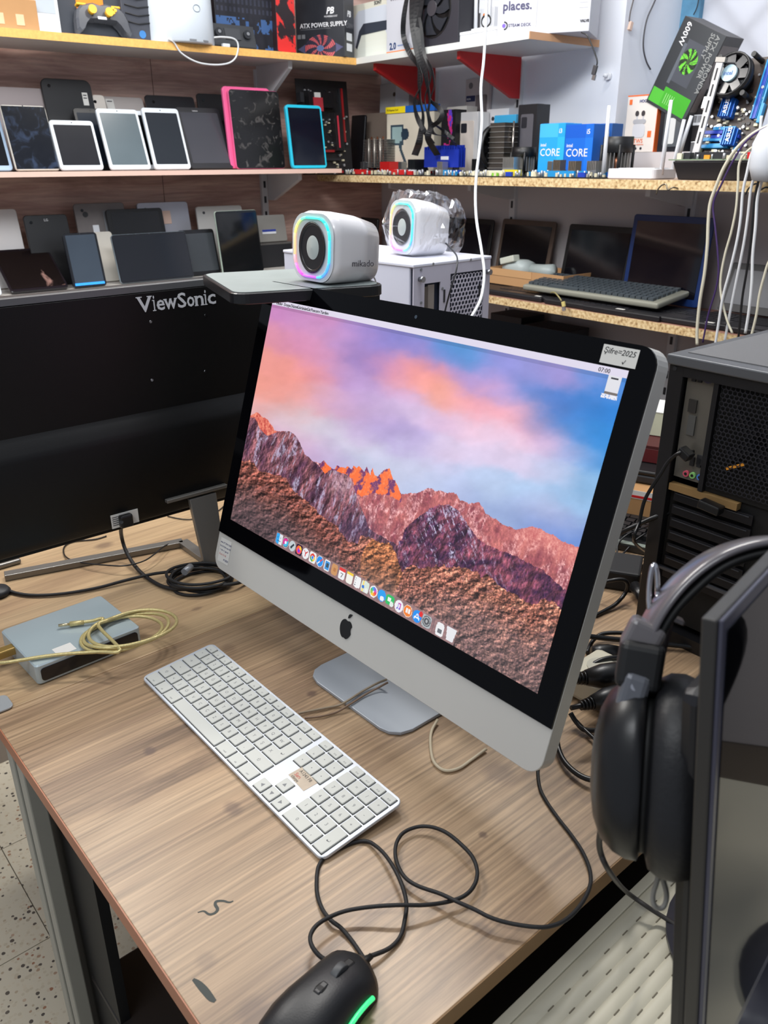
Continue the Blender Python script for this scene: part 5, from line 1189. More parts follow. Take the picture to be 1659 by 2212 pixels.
def headset():
    t = thing('headset', 'large black over-ear headset hung over the corner of the edge-on monitor', 'headset', at(1395, 1645, 0.54))
    O0 = at(1395, 1645, 0.54)
    def L_(x, y, d): return Vector(tuple(at(x, y, d)-O0))
    bandm = mat((96,92,96), 0.28, coat=0.3)
    pts = [(1372,1440,.540),(1392,1372,.538),(1428,1306,.536),(1480,1246,.534),(1545,1200,.530),(1620,1174,.527),(1700,1168,.523),(1780,1185,.519),(1850,1230,.514),(1900,1290,.508),(1935,1370,.500)]
    F = np.array(RC[:, 1])
    def ribbon(pts, th, wd, name, m, off=0):
        P = cat_rom([np.array(L_(x, y, d)) for x, y, d in pts], 6); n = len(P); vs = []; K = 10
        for i, p in enumerate(P):
            tg = P[min(i+1, n-1)]-P[max(i-1, 0)]; tg /= np.linalg.norm(tg); w_ = F-tg*(F@tg); w_ /= np.linalg.norm(w_); nn = np.cross(tg, w_)
            for k in range(K):
                a = 2*math.pi*k/K; ca, sa = math.cos(a), math.sin(a); kk = (abs(ca)**3+abs(sa)**3)**(-1/3)
                vs.append(p+nn*(off+th*ca*kk)+w_*wd*sa*kk)
        return MB().add(vs, [(i*K+k, i*K+(k+1) % K, (i+1)*K+(k+1) % K, (i+1)*K+k) for i in range(n-1) for k in range(K)]+[tuple(range(K)), tuple((n-1)*K+k for k in reversed(range(K)))], True).build(name, m, t)
    ribbon(pts, 0.0034, 0.016, 'headband', bandm)
    ribbon([(x+8+ (6 if i < 4 else 0), y+20-(4 if i < 3 else 0), d) for i, (x, y, d) in enumerate(pts)], 0.0042, 0.013, 'band_padding', mat((14,14,15), 0.6))
    # slider block, arm, chrome clip
    def blk(x, y, d, w_, h_, dp, rot, name, m, bev=0.004):
        o = MB().box(-w_/2, w_/2, -dp/2, dp/2, -h_/2, h_/2).build(name, m, t, bev, 3)
        R4 = Matrix([[RC[0,0], RC[0,1], RC[0,2], 0], [RC[1,0], RC[1,1], RC[1,2], 0], [RC[2,0], RC[2,1], RC[2,2], 0], [0,0,0,1]])
        o.matrix_local = Matrix.Translation(L_(x, y, d)) @ R4 @ Matrix.Rotation(math.radians(-16), 4, 'Z') @ Matrix.Rotation(rot, 4, 'Y'); return o
    blk(1382, 1434, .532, 0.0285, 0.031, 0.030, 0.15, 'slider_block', mat((14,14,15), 0.5), 0.005)
    blk(1388, 1376, .536, 0.0235, 0.022, 0.026, 0.45, 'slider_collar', mat((104,100,102), 0.3), 0.004)
    mb = MB(); mb.lathe([(0.0012, -0.0015)], n=4)
    ring = [L_(1411+9*math.cos(a)-2*math.sin(a), 1278+58*math.sin(a), .545) for a in [2*math.pi*k/24 for k in range(25)]]
    MB().tube(ring, 0.0018, 8).build('chrome_clip', M['chrome'], t)
    MB().tube([L_(1450,1325,.548), L_(1440,1360,.548), L_(1428,1410,.546)], 0.0035, 8).build('metal_arm', mat((120,112,112), 0.3, 0.7), t)
    blk(1448, 1332, .549, 0.018, 0.003, 0.02, 0.4, 'arm_tip', mat((130,124,124), 0.3, 0.7), 0.001)
    # ear cup: elliptical lathe about the camera-right axis
    def cup(prof, name, m, cx, cy, d, sx=0.78, sy=1.0, pw=2.5, rot=0.0):
        mb = MB(); mb.lathe(prof, 'x', (0, 0, 0), 40, sx, sy, pw); o = mb.build(name, m, t)
        R4 = Matrix([[RC[0,0], RC[0,1], RC[0,2], 0], [RC[1,0], RC[1,1], RC[1,2], 0], [RC[2,0], RC[2,1], RC[2,2], 0], [0,0,0,1]])
        o.matrix_local = Matrix.Translation(L_(cx, cy, d)) @ R4 @ Matrix.Rotation(math.radians(-20), 4, 'Z') @ Matrix.Rotation(rot, 4, 'Y'); return o
    mc = mat((15,15,17), 0.36, bump=0.05, bscale=300)
    s = 0.54/FPX
    cup([(0, -0.0335), (0.020, -0.0330), (0.036, -0.030), (0.048, -0.0245), (0.055, -0.016), (0.058, -0.008), (0.058, -0.001), (0.055, 0.0)], 'ear_cup_shell', mc, 1392, 1658, .54, rot=0.06)
    cup([(0.052, -0.001), (0.052, 0.004)], 'ear_cup_seam', mat((6,6,6), 0.6), 1392, 1660, .54, rot=0.06)
    cup([(0.050, 0.003), (0.060, 0.006), (0.0645, 0.013), (0.065, 0.022), (0.062, 0.031), (0.054, 0.036), (0.040, 0.037), (0.036, 0.030)], 'ear_cushion', mat((18,18,21), 0.5, bump=0.3, bscale=250), 1392, 1662, .54, rot=0.06)
    cup([(0.0, 0.026), (0.037, 0.026), (0.037, 0.030)], 'ear_mesh', mat((10,10,10), 0.8), 1392, 1662, .54, rot=0.06)
    blk(1362, 1510, .530, 0.018, 0.040, 0.026, 0.28, 'yoke', mat((104,106,112), 0.3, 0.3), 0.005)
    MB().cyl(L_(1367, 1482, .522), L_(1371, 1484, .517), 0.0025, n=12).build('yoke_screw', M['chrome'], t)
    # right cup beyond the frame edge, in front of the screen
    cup([(0, 0.0335), (0.036, 0.030), (0.055, 0.016), (0.058, 0.0), (0.064, -0.013), (0.062, -0.03), (0.050, -0.036)], 'ear_cup_shell', mc, 1985, 1600, .47, rot=-0.1)
    MB().tube([Vector(p) for p in cat_rom([np.array(L_(x, y, d)) for x, y, d in ((1418,1868,.54),(1432,1900,.545),(1440,1935,.55),(1432,1960,.55),(1415,1958,.55),(1410,1935,.55),(1420,1900,.545),(1426,1868,.54))], 6)], 0.0018, 8).build('loop', mat((130,128,122), 0.5), t)
    return t
headset()
cord('headset_cable', 'dark cable hanging from the black headset down to the woven side table',
     [at(1310,1765,.60), at(1296,1800,.62), at(1297,1840,.64), at(1318,1885,.66)]+[on(x, y, z) for x, y, z in ((1352,1925,-.02),(1400,1960,-.045),(1450,1992,-.052),(1490,2022,-.053),(1540,2060,-.054))], 0.0024, mat((52,48,46), 0.5))
desk_cord('brown shadowy cable loop lying on the desk beside the headset', [(1330,1660,.002),(1290,1640,.002)], 0.0004, 0.0012) if False else None
# white cable from the ceiling
cord('white_cable', 'long white cable hanging from above in front of the white-edged shelf',
     [at(x, y, d) for x, y, d in ((1052,-60,1.62),(1051,0,1.62),(1049,60,1.62),(1045,130,1.62),(1039,190,1.62),(1041,260,1.62),(1036,320,1.61),(1029,380,1.61),(1027,430,1.60),(1030,480,1.59),(1040,540,1.57),(1046,590,1.55),(1040,640,1.53),(1024,675,1.50),(1000,710,1.48))], 0.0029, M['cordwhite'])

# ================================================================== THINGS ON THE SHELVES
def place(side, plane, z, x0, x1, ytop=None, lean=0.0, yaw=0.0):
    ang = (AR if side == 'R' else AL)+yaw
    fP = (lambda q: W3(q, plane, z)) if side == 'R' else (lambda q: W3(plane, q, z))
    q = bis(lambda q: proj(fP(q))[0]-x0, *((-3.2, 0.2) if side == 'R' else (-0.9, 2.4)))
    O = fP(q); u = np.array([math.cos(ang), math.sin(ang), 0]); n = np.array([-u[1], u[0], 0])
    w_ = bis(lambda s: proj(O+u*s)[0]-x1, 0.003, 1.2)
    h = None
    if ytop is not None:
        uv = n*math.sin(lean)+ZUP*math.cos(lean)
        h = bis(lambda s: proj(O+uv*s)[1]-ytop, 0.002, 0.8)
    return O, ang, w_, h
def tablet(label, side, plane, z, x0, x1, ytop, frame, screen, lean=0.33, th=0.009, bez=0.008, r=0.009, yaw=0.0, back=False, cam_dot=True, extra=None, group=None, name='tablet', edge=None, cat='tablet'):
    O, ang, w_, h = place(side, plane, z, x0, x1, ytop, lean, yaw)
    O = O+ZUP*(th*math.sin(lean)+0.0008)
    t = thing(name, label, cat, O, ang, group, lean)
    r = min(r, w_/4, h/4)
    MB().prism(rr(w_, h, r, 4, x0=0), 0, th, 0.0012).build('case', edge or frame, t)
    if not back:
        MB().prism(rr(w_-0.002, h-0.002, r*0.9, 4, x0=0.001, z0=0.001), -0.0006, 0.0).build('bezel', frame, t)
        bz = bez if isinstance(bez, tuple) else (bez, bez*1.6)
        MB().prism(rr(w_-2*bz[0], h-2*bz[1], 0.0015, 1, x0=bz[0], z0=bz[1]), -0.0011, -0.0006).build('screen', screen, t)
        if cam_dot: MB().cyl((w_/2, -0.0006, h-bz[1]*0.5), (w_/2, -0.0011, h-bz[1]*0.5), 0.0016, n=10).build('camera_lens', M['ink'], t)
    else:
        MB().cyl((w_*0.15, 0, h-0.02), (w_*0.15, -0.0012, h-0.02), 0.0045, n=14).build('camera_lens', M['blackgloss'], t)
    if extra: extra(t, w_, h)
    return t
def patch(t, x, z, w_, h, m, name='paper_label', y=-0.0016, lines=0):
    MB().box(x, x+w_, y, 0.0, z, z+h).build(name, m, t)
    for k in range(lines): MB().box(x+w_*0.15, x+w_*0.8, y-0.0003, y, z+h*(0.75-0.22*k), z+h*(0.83-0.22*k)).build('print_line', M['ink'], t)
wf_ = mat((214,220,226), 0.3); bf_ = mat((18,18,21), 0.3); sg = smudge_mat((8,12,22), (40,52,74), 0.12, 30, 0.5)
crack = smudge_mat((10,10,12), (96,92,90), 0.12, 40, 0.56)
ALx = -2.465
# middle shelf, front row
tablet('tablet with a pale blue-white frame cut by the left edge of the middle shelf', 'L', ALx-0.02, ZML, -60, 30, 246, mat((150,172,196), 0.3), M['screen'])
tablet('blue-black smudged tablet with a thin silver rim, second from left on the middle shelf', 'L', ALx, ZML, 36, 132, 229, mat((196,190,180), 0.3), sg, bez=0.002)
tablet('short white-framed tablet with a blank dark screen right of the blue-black one', 'L', ALx+0.011, ZML, 133, 226, 262, wf_, mat((34,34,38), 0.15, var=0.15, vscale=20), lean=0.335, bez=0.008)
tablet('black tablet standing half hidden behind the first two white-framed tablets', 'L', -2.53, ZML, 190, 262, 236, bf_, mat((26,34,46), 0.12))
tablet('white-framed tablet with a grey screen, the widest white one on the middle shelf', 'L', -2.50, ZML, 262, 352, 240, wf_, M['screen'], extra=None)
tablet('white-framed tablet with a greenish grey screen and small camera dot', 'L', ALx, ZML, 240, 328, 237, wf_, mat((88,100,106), 0.2, var=0.12, vscale=10), lean=0.36)
tablet('slim white-framed tablet with a nearly black screen beside a dark grey one', 'L', ALx, ZML, 336, 414, 235, wf_, mat((40,44,50), 0.14), bez=(0.008,0.014))
def lenovo(t, w_, h): text(t, 'Lenovo', 0.006, w_*0.36, h-0.013, M['inkwhite'], y=-0.0014)
tablet('dark grey tablet with small lettering at the top of its bezel', 'L', ALx-0.012, ZML, 414, 506, 234, mat((34,34,38), 0.35), mat((66,66,72), 0.2, var=0.08), lean=0.40, extra=lenovo, bez=(0.010,0.016))
tablet('dark tablet standing behind the pink-framed one, only a side strip showing', 'L', -2.52, ZML, 460, 520, 262, bf_, mat((40,46,48), 0.15))
pinkm = mat((226,96,146), 0.35)
tp = tablet('large tablet with a badly cracked screen in a pink case', 'L', ALx, ZML, 512, 617, 193, mat((16,15,17), 0.15), crack, lean=0.10, th=0.012, r=0.012, bez=0.003, edge=pinkm)
O, ang, w_, h = place('L', -2.50, ZML, 505, 600, 190, 0.10); t = tp
MB().prism(rr(w_*1.03, h*1.0, 0.012, 4, x0=-0.012, z0=0.003), 0.013, 0.024, 0.002).build('pink_back_shell', pinkm, t)
tablet('tablet in a bright cyan bumper at the right end of the middle shelf', 'L', ALx, ZML, 632, 707, 227, mat((40,196,226), 0.35), mat((18,22,34), 0.1, var=0.3, vscale=12), lean=0.14, bez=(0.007,0.009), r=0.012, th=0.012, cam_dot=False)
# middle shelf, back row
def st1(t, w_, h): patch(t, w_*0.78, h*0.72, w_*0.11, h*0.14, M['paper'], lines=2)
tablet('large silver-pink laptop lid at the far left behind the tablets', 'L', -2.60, ZML, -60, 132, 184, mat((150,139,138), 0.4, 0.1), None, lean=0.2, back=True, name='laptop', cat='laptop')
tablet('black rounded tablet back with a white sticker, tallest in the back row', 'L', -2.585, ZML, 128, 232, 170, mat((20,20,23), 0.5), None, lean=0.2, back=True, extra=st1, r=0.018)
def s3(t, w_, h): patch(t, w_*0.30, h*0.80, w_*0.14, h*0.16, M['paper'], lines=1)
tablet('pale grey tablet back with a small barcode sticker lying low in the back row', 'L', -2.60, ZML, 230, 345, 209, mat((176,168,164), 0.45), None, lean=0.35, back=True, extra=s3)
tablet('small off-white gadget standing against the black rounded tablet', 'L', -2.57, ZML, 236, 262, 207, mat((206,198,188), 0.5), None, lean=0.3, back=True, name='white_gadget', cat='device')
tablet('long black device behind the slim white-framed tablet', 'L', -2.60, ZML, 345, 448, 207, mat((24,24,28), 0.4), None, lean=0.25, back=True)
def s4(t, w_, h): patch(t, w_*0.12, h*0.70, w_*0.22, h*0.10, M['paper'])
tablet('black tablet back with a small white sticker beside the pink case', 'L', -2.60, ZML, 452, 530, 203, mat((20,20,23), 0.45), None, lean=0.2, back=True, extra=s4)
# low shelf, front row
AX2 = -2.468
tablet('white card edge at the far left of the low shelf', 'L', AX2+0.01, ZLL, -50, 6, 596, wf_, wf_, lean=0.3, name='white_card', cat='card')
tablet('reddish-black glossy tablet leaning far back at the left of the low shelf', 'L', AX2, ZLL, 25, 150, 548, mat((26,22,28), 0.15), smudge_mat((18,13,14), (176,136,126), 0.1, 14, 0.60), lean=0.95, bez=0.006)
def blueb(t, w_, h): MB().box(0.006, w_-0.006, -0.0016, -0.0011, 0.006, 0.013).build('lit_bar', mat((50,140,220), 0.3, emit=(40,130,215)), t)
tablet('tablet with a lit bright blue strip along the bottom of its screen', 'L', AX2, ZLL, 160, 232, 507, mat((22,24,30), 0.25), mat((62,72,84), 0.14, var=0.12, vscale=12), lean=0.22, extra=blueb, bez=(0.007,0.006))
tablet('wide dark glossy tablet standing sideways in the middle of the low shelf', 'L', AX2, ZLL, 262, 420, 510, mat((28,29,34), 0.2), mat((30,32,38), 0.1), lean=0.25, bez=0.004, edge=mat((120,132,140), 0.3))
tablet('dark grey tablet partly behind the wide glossy tablet', 'L', -2.50, ZLL, 402, 478, 500, mat((22,22,25), 0.3), mat((58,62,66), 0.2, var=0.1), lean=0.22, bez=(0.006,0.012))
tablet('tall black tablet with pale greenish edges on the low shelf', 'L', AX2, ZLL, 483, 571, 458, mat((22,24,26), 0.2), mat((18,20,22), 0.07), lean=0.15, bez=0.005, edge=mat((176,190,176), 0.3))
# low shelf, back row
AB = -2.60
tablet('white-grey tablet back with a chamfered corner at the far left of the low shelf', 'L', AB, ZLL, -40, 72, 457, mat((206,202,200), 0.4), None, lean=0.2, back=True)
def lg(t, w_, h): text(t, 'LG', 0.010, w_*0.45, h-0.018, M['inkwhite'], y=-0.0008)
tablet('black tablet with tiny pale lettering at its top edge', 'L', AB+0.03, ZLL, 84, 175, 468, mat((18,18,20), 0.35), None, lean=0.2, back=True, extra=lg)
def skel(t, w_, h):
    patch(t, w_*0.30, h*0.52, w_*0.12, h*0.20, M['white']); patch(t, w_*0.16, h*0.36, w_*0.08, h*0.14, M['white'])
    MB().cyl((w_*0.2, 0, h*0.86), (w_*0.2, -0.002, h*0.86), 0.008, n=14).build('hole', M['dark'], t)
    for k in range(3): MB().box(w_*(0.55+0.12*k), w_*(0.6+0.12*k), -0.002, 0, h*0.3, h*0.9).build('rib', M['grey'], t)
tablet('bare grey inner tablet frame with white stickers', 'L', AB, ZLL, 190, 295, 442, mat((112,106,104), 0.45, 0.3, var=0.15, vscale=40), None, lean=0.15, back=True, extra=skel)
tablet('white plastic piece leaning below the bare tablet frame', 'L', AB+0.05, ZLL, 214, 262, 504, mat((214,208,196), 0.5), None, lean=0.2, back=True, name='plastic_plate', cat='plate')
tablet('black tablet with a wide border behind the wide glossy one', 'L', AB+0.03, ZLL, 258, 376, 455, mat((12,12,13), 0.35), mat((24,24,26), 0.25), lean=0.2, bez=(0.014,0.010))
def st2(t, w_, h): patch(t, w_*0.42, h*0.70, w_*0.2, h*0.18, mat((206,176,160), 0.6)); 
tablet('silver tablet back with a peeled pinkish sticker', 'L', AB, ZLL, 322, 428, 440, mat((168,168,176), 0.35, 0.5), None, lean=0.15, back=True, extra=st2)
tablet('pale silver tablet back behind the tall black tablet', 'L', AB, ZLL, 444, 540, 448, mat((196,194,190), 0.4), None, lean=0.15, back=True)
def st5(t, w_, h): patch(t, w_*0.28, h*0.30, w_*0.40, h*0.16, M['white']); MB().box(w_*0.28, w_*0.68, -0.0020, -0.0016, h*0.38, h*0.46).build('blue_line', mat((40,60,150), 0.5), t)
t = thing('storage_box', 'dark box near the right end of the low shelf, under a grey tablet', 'box', *(lambda q: (q[0], q[1]))(place('L', -2.55, ZLL+0.0008, 548, 640)))
MB().box(0, 0.16, 0, 0.12, 0, 0.075).build('body', M['dark'], t, 0.002); MB().box(-0.001, 0.161, -0.001, 0.121, 0.0752, 0.081).build('lid', mat((86,84,82), 0.5), t)
tablet('grey tablet back with a blue-striped label on the dark box', 'L', -2.56, ZLL+0.082, 549, 622, 468, mat((150,148,142), 0.4, 0.3), None, lean=0.2, back=True, extra=st5, r=0.006)
tablet('black flat screen panel in the corner behind the unwrapped speaker', 'R', 2.02, ZLR, 716, 806, 466, bf_, mat((18,18,24), 0.15), lean=0.15, name='flat_screen', cat='screen')

# ---------------------------------------------------------------- cartons
def carton(label, side, plane, z, x0, x1, h=None, ytop=None, depth=0.08, yaw=0.0, lean=0.0, m=None, extra=None, name='product_box', cat='box', flap=True, group=None):
    O, ang, w_, hh = place(side, plane, z+0.0006, x0, x1, ytop, lean, yaw); hh = hh or h
    O = O+ZUP*(depth*math.sin(lean))
    t = thing(name, label, cat, O, ang, group, lean)
    MB().box(0, w_, 0, depth, 0, hh).build('carton', m, t, 0.0012)
    if flap: MB().box(0.002, w_-0.002, 0.002, depth*0.5, hh, hh+0.0006).build('top_flap', m, t)
    if extra: extra(t, w_, hh, depth)
    return t
def barcode(t, x, z, w_, h, y=-0.0008):
    MB().box(x, x+w_, y, 0, z, z+h).build('barcode_label', M['white'], t)
    mb = MB(); r = random.Random(int(x*1e5)); q = x+w_*0.08
    while q < x+w_*0.9:
        d = w_*r.uniform(0.02, 0.06); mb.box(q, q+d, y-0.0003, y, z+h*0.25, z+h*0.9); q += d+w_*r.uniform(0.02, 0.05)
    mb.build('barcode', M['ink'], t)
# top-left shelf
zt = ZTL
def tape(t, w_, h, d): 
    for k in range(3): MB().box(0.01+k*w_*0.3, 0.01+k*w_*0.3+w_*0.12, -0.0006, 0, h*0.15, h*0.5).build('tape', mat((214,186,150), 0.2), t)
carton('brown taped parcel at the left end of the top shelf', 'L', -2.47, zt, -60, 87, h=0.07, depth=0.12, m=M['cardboard'], extra=tape, name='parcel')
def wdev(t, w_, h, d): MB().box(w_*0.1, w_*0.9, -0.001, 0, h*0.2, h*0.95).build('label_panel', mat((176,184,192), 0.4), t)
carton('white glossy box between the taped parcel and the orange-fronted carton', 'L', -2.50, zt, 62, 134, h=0.24, depth=0.12, m=M['whitegloss'], extra=wdev)
def orng(t, w_, h, d):
    MB().box(w_*0.28, w_*0.70, -0.0010, 0, h*0.26, h).build('orange_panel', mat((236,140,40), 0.5), t)
    for k in range(3): MB().box(w_*0.34, w_*0.60, -0.0014, -0.001, h*(.5+.12*k), h*(.54+.12*k)).build('print_line', mat((250,190,110), 0.5), t)
carton('dark carton with an orange front panel behind the game controller', 'L', -2.53, zt, 134, 272, h=0.2, depth=0.14, m=mat((60,64,72), 0.5), extra=orng)
def wires(t, w_, h, d):
    for k in range(6): MB().tube([Vector((w_*0.1, -0.002, h*(.25+.1*k))), Vector((w_*0.5, -0.004, h*(.22+.1*k))), Vector((w_*0.9, -0.002, h*(.25+.1*k)))], 0.0016, 6).build('cable', M['black'], t)
    MB().cyl((w_*.6, 0, h*.10), (w_*.6, -0.001, h*.10), 0.010, n=20).build('round_label', mat((60,120,180), 0.4), t)
carton('dark carton with cables pictured beside the white cylinder', 'L', -2.51, zt, 270, 336, h=0.2, depth=0.1, m=mat((66,68,76), 0.4), extra=wires)
# game controller
def gamepad():
    O, ang, w_, h = place('L', -2.475, zt, 172, 290, 20)
    t = thing('game_controller', 'smoky translucent game controller with yellow sticks and buttons', 'controller', O, ang, None, 0.25)
    s = w_; mb = MB(); K = 40; prof = []
    half = [(0, .47), (.12, .50), (.26, .47), (.36, .44), (.44, .36), (.48, .22), (.50, .04), (.46, -.02), (.40, .02), (.34, .13), (.26, .22), (.12, .235), (0, .235)]
    ol = [(0.5+x, z+.08) for x, z in half[:-1]]+[(0.5-x, z+.08) for x, z in half[:0:-1]]
    mb.prism([(x*s, z*s) for x, z in ol][::-1], 0.0, 0.035, 0.006); mb.build('shell', mat((74,76,82), 0.18, var=0.15, vscale=30), t)
    ye = mat((232,176,30), 0.35)
    for x, z in ((.30,.42), (.60,.40)): MB().cyl((x*s, 0, z*s), (x*s, -0.012, z*s), 0.009, 0.007, 16).build('thumb_stick', ye, t); MB().cyl((x*s, -0.012, z*s), (x*s, -0.016, z*s), 0.011, n=16).build('stick_cap', ye, t)
    for x, z in ((.70,.50), (.66,.46), (.74,.46), (.70,.42)): MB().cyl((x*s, 0, z*s), (x*s, -0.006, z*s), 0.0042, n=12).build('button', ye, t)
    for x in (.16, .78): MB().box(x*s-0.012, x*s+0.014, 0.004, 0.022, .52*s, .56*s).build('shoulder_button', ye, t, 0.002)
    MB().box(.40*s, .56*s, -0.001, 0, .30*s, .345*s).build('paper_label', M['white'], t)
gamepad()
# white cylinder router
P0 = W3(-2.505, 0, zt); q = bis(lambda b: proj(W3(-2.515, b, zt))[0]-392, -0.9, 2.4); Oc = W3(-2.515, q, zt+0.0008)
rc = 0.5*np.linalg.norm(np.array(place('L', -2.515, zt, 322, 464)[0])-W3(-2.515, 0, zt)) if False else place('L', -2.515, zt, 322, 464)[2]*0.5*0.92
t = thing('round_router', 'white cylindrical router with a thin ring on its front, on the top shelf', 'router', Oc, AL)
MB().lathe([(rc*0.96, 0.0), (rc, 0.004), (rc*0.985, 0.10), (rc*0.94, 0.26), (rc*0.85, 0.275), (0, 0.278)], n=48).build('body', mat((216,224,232), 0.3), t)
rg = [Vector((rc*math.sin(a0)*1.0, -rc*math.cos(a0)*0.995, z)) for a0, z in [(0.10+0.115*math.cos(k*math.pi/10), 0.085+0.0088*math.sin(k*math.pi/10)) for k in range(21)]]
MB().tube(rg, 0.0008, 6).build('ring_mark', mat((130,138,146), 0.4), t)
for a in (-.1, .35): MB().box(-0.010, 0.010, -rc-0.001, -rc+0.006, 0.004, 0.008, Matrix.Rotation(a, 3, 'Z'), (0,0,0)).build('slot', M['grey'], t)
wc = [VA(x, y, -2.445) for x, y in ((363,84),(376,92),(392,115),(425,134),(462,140),(492,137),(508,126),(514,108),(513,92),(503,83),(480,80),(462,81))]
cord('white_cable', 'white cable drooping from the cylindrical router over the orange shelf edge', wc, 0.0026, M['cordwhite'])
o = MB().box(-0.012, 0.012, -0.006, 0.006, 0, 0.010).build('cable_plug', M['white'], None, 0.002); o.location = tuple(W3(-2.47, place('L', -2.47, zt, 488, 500)[0] @ dL, zt+.001)); o.rotation_euler = (0,0,AL); tag(o, 'small white plug lying beside the cylindrical router', 'plug')
def drone(t, w_, h, d):
    for x, z in ((w_*.15, h*.55), (w_*.80, h*.55)): MB().cyl((x, 0, z), (x, -0.010, z), 0.012, n=16).build('dial', mat((40,42,46), 0.3), t); MB().cyl((x, -0.01, z), (x, -0.013, z), 0.005, n=12).build('dial_cap', M['grey'], t)
    MB().box(w_*.3, w_*.65, -0.003, 0, h*.3, h*.8).build('control_panel', mat((60,62,66), 0.5), t)
carton('dark grey handheld controller lying against the keyboard carton', 'L', -2.475, zt, 462, 556, h=0.062, depth=0.02, lean=0.3, m=mat((50,52,56), 0.5), extra=drone, name='handheld_controller', cat='controller', flap=False)
def kbart(U, V):
    img = rgb(U, (26,26,34)); gx, gy = (U*15) % 1, (V*9) % 1
    k = (gx > .15) & (gx < .85) & (gy > .15) & (gy < .85) & (V < .62)
    img[k] = (46,48,62); n = fbm(U*9, V*5, 3); img[(gx > .4) & (gx < .6) & (gy > .35) & (gy < .65) & (V < .62)] = (120,96,150)
    img += (n[..., None]-.5)*40; m = (V > .66) & (fbm(U*12, V*8, 9) > .52); img[m] = (60,92,140); return img
def kbx(t, w_, h, d): art(t, kbart, 0.002, 0.002, w_-0.004, h-0.004, 60, 60)
carton('dark carton printed with a backlit keyboard on the top shelf', 'L', -2.50, zt, 470, 604, h=0.26, depth=0.1, m=mat((30,30,38), 0.4), extra=kbx)
def redart(U, V):
    img = rgb(U, (34,22,26)); n = fbm(U*2.4+V*2.0, V*9-U*2, 21, 3); img[n > .50] = (214,44,40); img[(n > .47) & (n < .50)] = (120,30,34); return img
def redx(t, w_, h, d): art(t, redart, 0.001, 0.001, w_-0.002, h-0.002, 24, 90)
carton('narrow red and black flame-patterned carton beside the power supply carton', 'L', -2.475, zt, 600, 640, h=0.26, depth=0.06, m=mat((40,22,26), 0.4), extra=redx)
def fanart(U, V):
    img = rgb(U, (40,42,48)); a = (U-.50)*1.0; b = (V-.86)*1.12; r = np.hypot(a, b*1.5); th = np.arctan2(b, a)
    dm = (abs(U-.5)*0.42+abs(V-.86) < .20); img[dm] = (84,84,116)
    w = r < .33; img[w] = (54,50,66); bl = w & (np.sin(th*9+r*14) > .1); img[bl] = (196,92,96); img[w & (np.abs((r*26) % 1-.5) < .13)] = (40,36,50); img[r < .075] = (90,110,150)
    img += ((fbm(U*5, V*5, 2)-.5)*14)[..., None]; return img
def psu(t, w_, h, d):
    hh = 0.20
    art(t, fanart, 0.001, 0.0, w_-0.002, hh, 110, 150)
    text(t, 'ATX POWER SUPPLY', w_/9.6, w_*0.09, hh*0.44, M['inkwhite'], y=-0.0009, bold=0.012)
    MB().box(w_*.10, w_*.72, -0.0009, -0.0006, hh*.415, hh*.420).build('print_line', M['grey'], t)
    text(t, 'PB', w_/7.0, w_*0.64, hh*0.62, M['inkwhite'], y=-0.0009, bold=0.03, shear=0.25); text(t, 'POWERBOOST', w_/25, w_*0.60, hh*0.57, M['inkwhite'], y=-0.0009)
    for k in range(2): MB().box(w_*(.03+.09*k), w_*(.10+.09*k), -0.0009, -0.0006, hh*.29, hh*.35).build('symbol', M['grey'], t)
    # right side face
    s = bpy.data.objects.new('side_face', bpy.data.meshes.new('side_face')); C.objects.link(s); s.parent = t; s.location = (w_, 0, 0); s.rotation_euler = (0, 0, math.pi/2)
    me = MB().box(0.001, d-0.001, -0.0004, 0, 0.001, hh-0.001).mesh('side_face', mat((48,48,54), 0.4)); s.data = me
    text(s, 'PB', d*.34, d*.3, hh*.58, M['inkwhite'], y=-0.0007, bold=0.03, shear=0.2); text(s, '250W', d*.30, d*.16, hh*.42, mat((110,110,116), 0.5), y=-0.0007)
    for z in (.24, .09): MB().box(d*.2, d*.75, -0.0008, -0.0004, hh*z, hh*(z+.11)).build('barcode_label', M['white'], s)
# (power supply carton stands at the corner: its front faces the left-wall aisle)
carton('black power supply carton with a large pictured fan on the top shelf', 'L', -2.60, zt, 642, 745, h=0.20, depth=0.07, yaw=-1.10, m=mat((34,35,40), 0.4), extra=psu)
# top right shelf
BT = BF+0.012
def ps5(t, w_, h, d):
    art(t, lambda U, V: mixc(rgb(U, (218,216,200)), (226,230,220), V), 0.001, 0.001, w_-0.002, h-0.002, 10, 10)
    y = -0.0012
    wh = mat((206,212,222), 0.4); dk_ = mat((54,60,72), 0.4)
    MB().prism([(w_*x, h*z) for x, z in ((.05,.20),(.20,.30),(.30,.52),(.85,.54),(.98,.30),(1.0,.30),(1.0,.80),(.9,.90),(.2,.88),(.08,.75),(.02,.45))][::1], y, 0).build('printed_pad', wh, t)
    MB().prism([(w_*x, h*z) for x, z in ((.16,.20),(.28,.44),(.98,.46),(.99,.62),(.34,.64),(.22,.52),(.12,.24))], y-.0004, y).build('printed_grip', dk_, t)
    text(t, 'SONY', h*.09, w_*.62, h*.93, M['ink'], y=-0.0016, bold=0.02)
t = carton('pale carton picturing a white game pad in the corner of the top shelves', 'R', BT+0.03, ZTR, 760, 842, h=0.16, depth=0.08, m=mat((214,212,198), 0.5), extra=ps5)
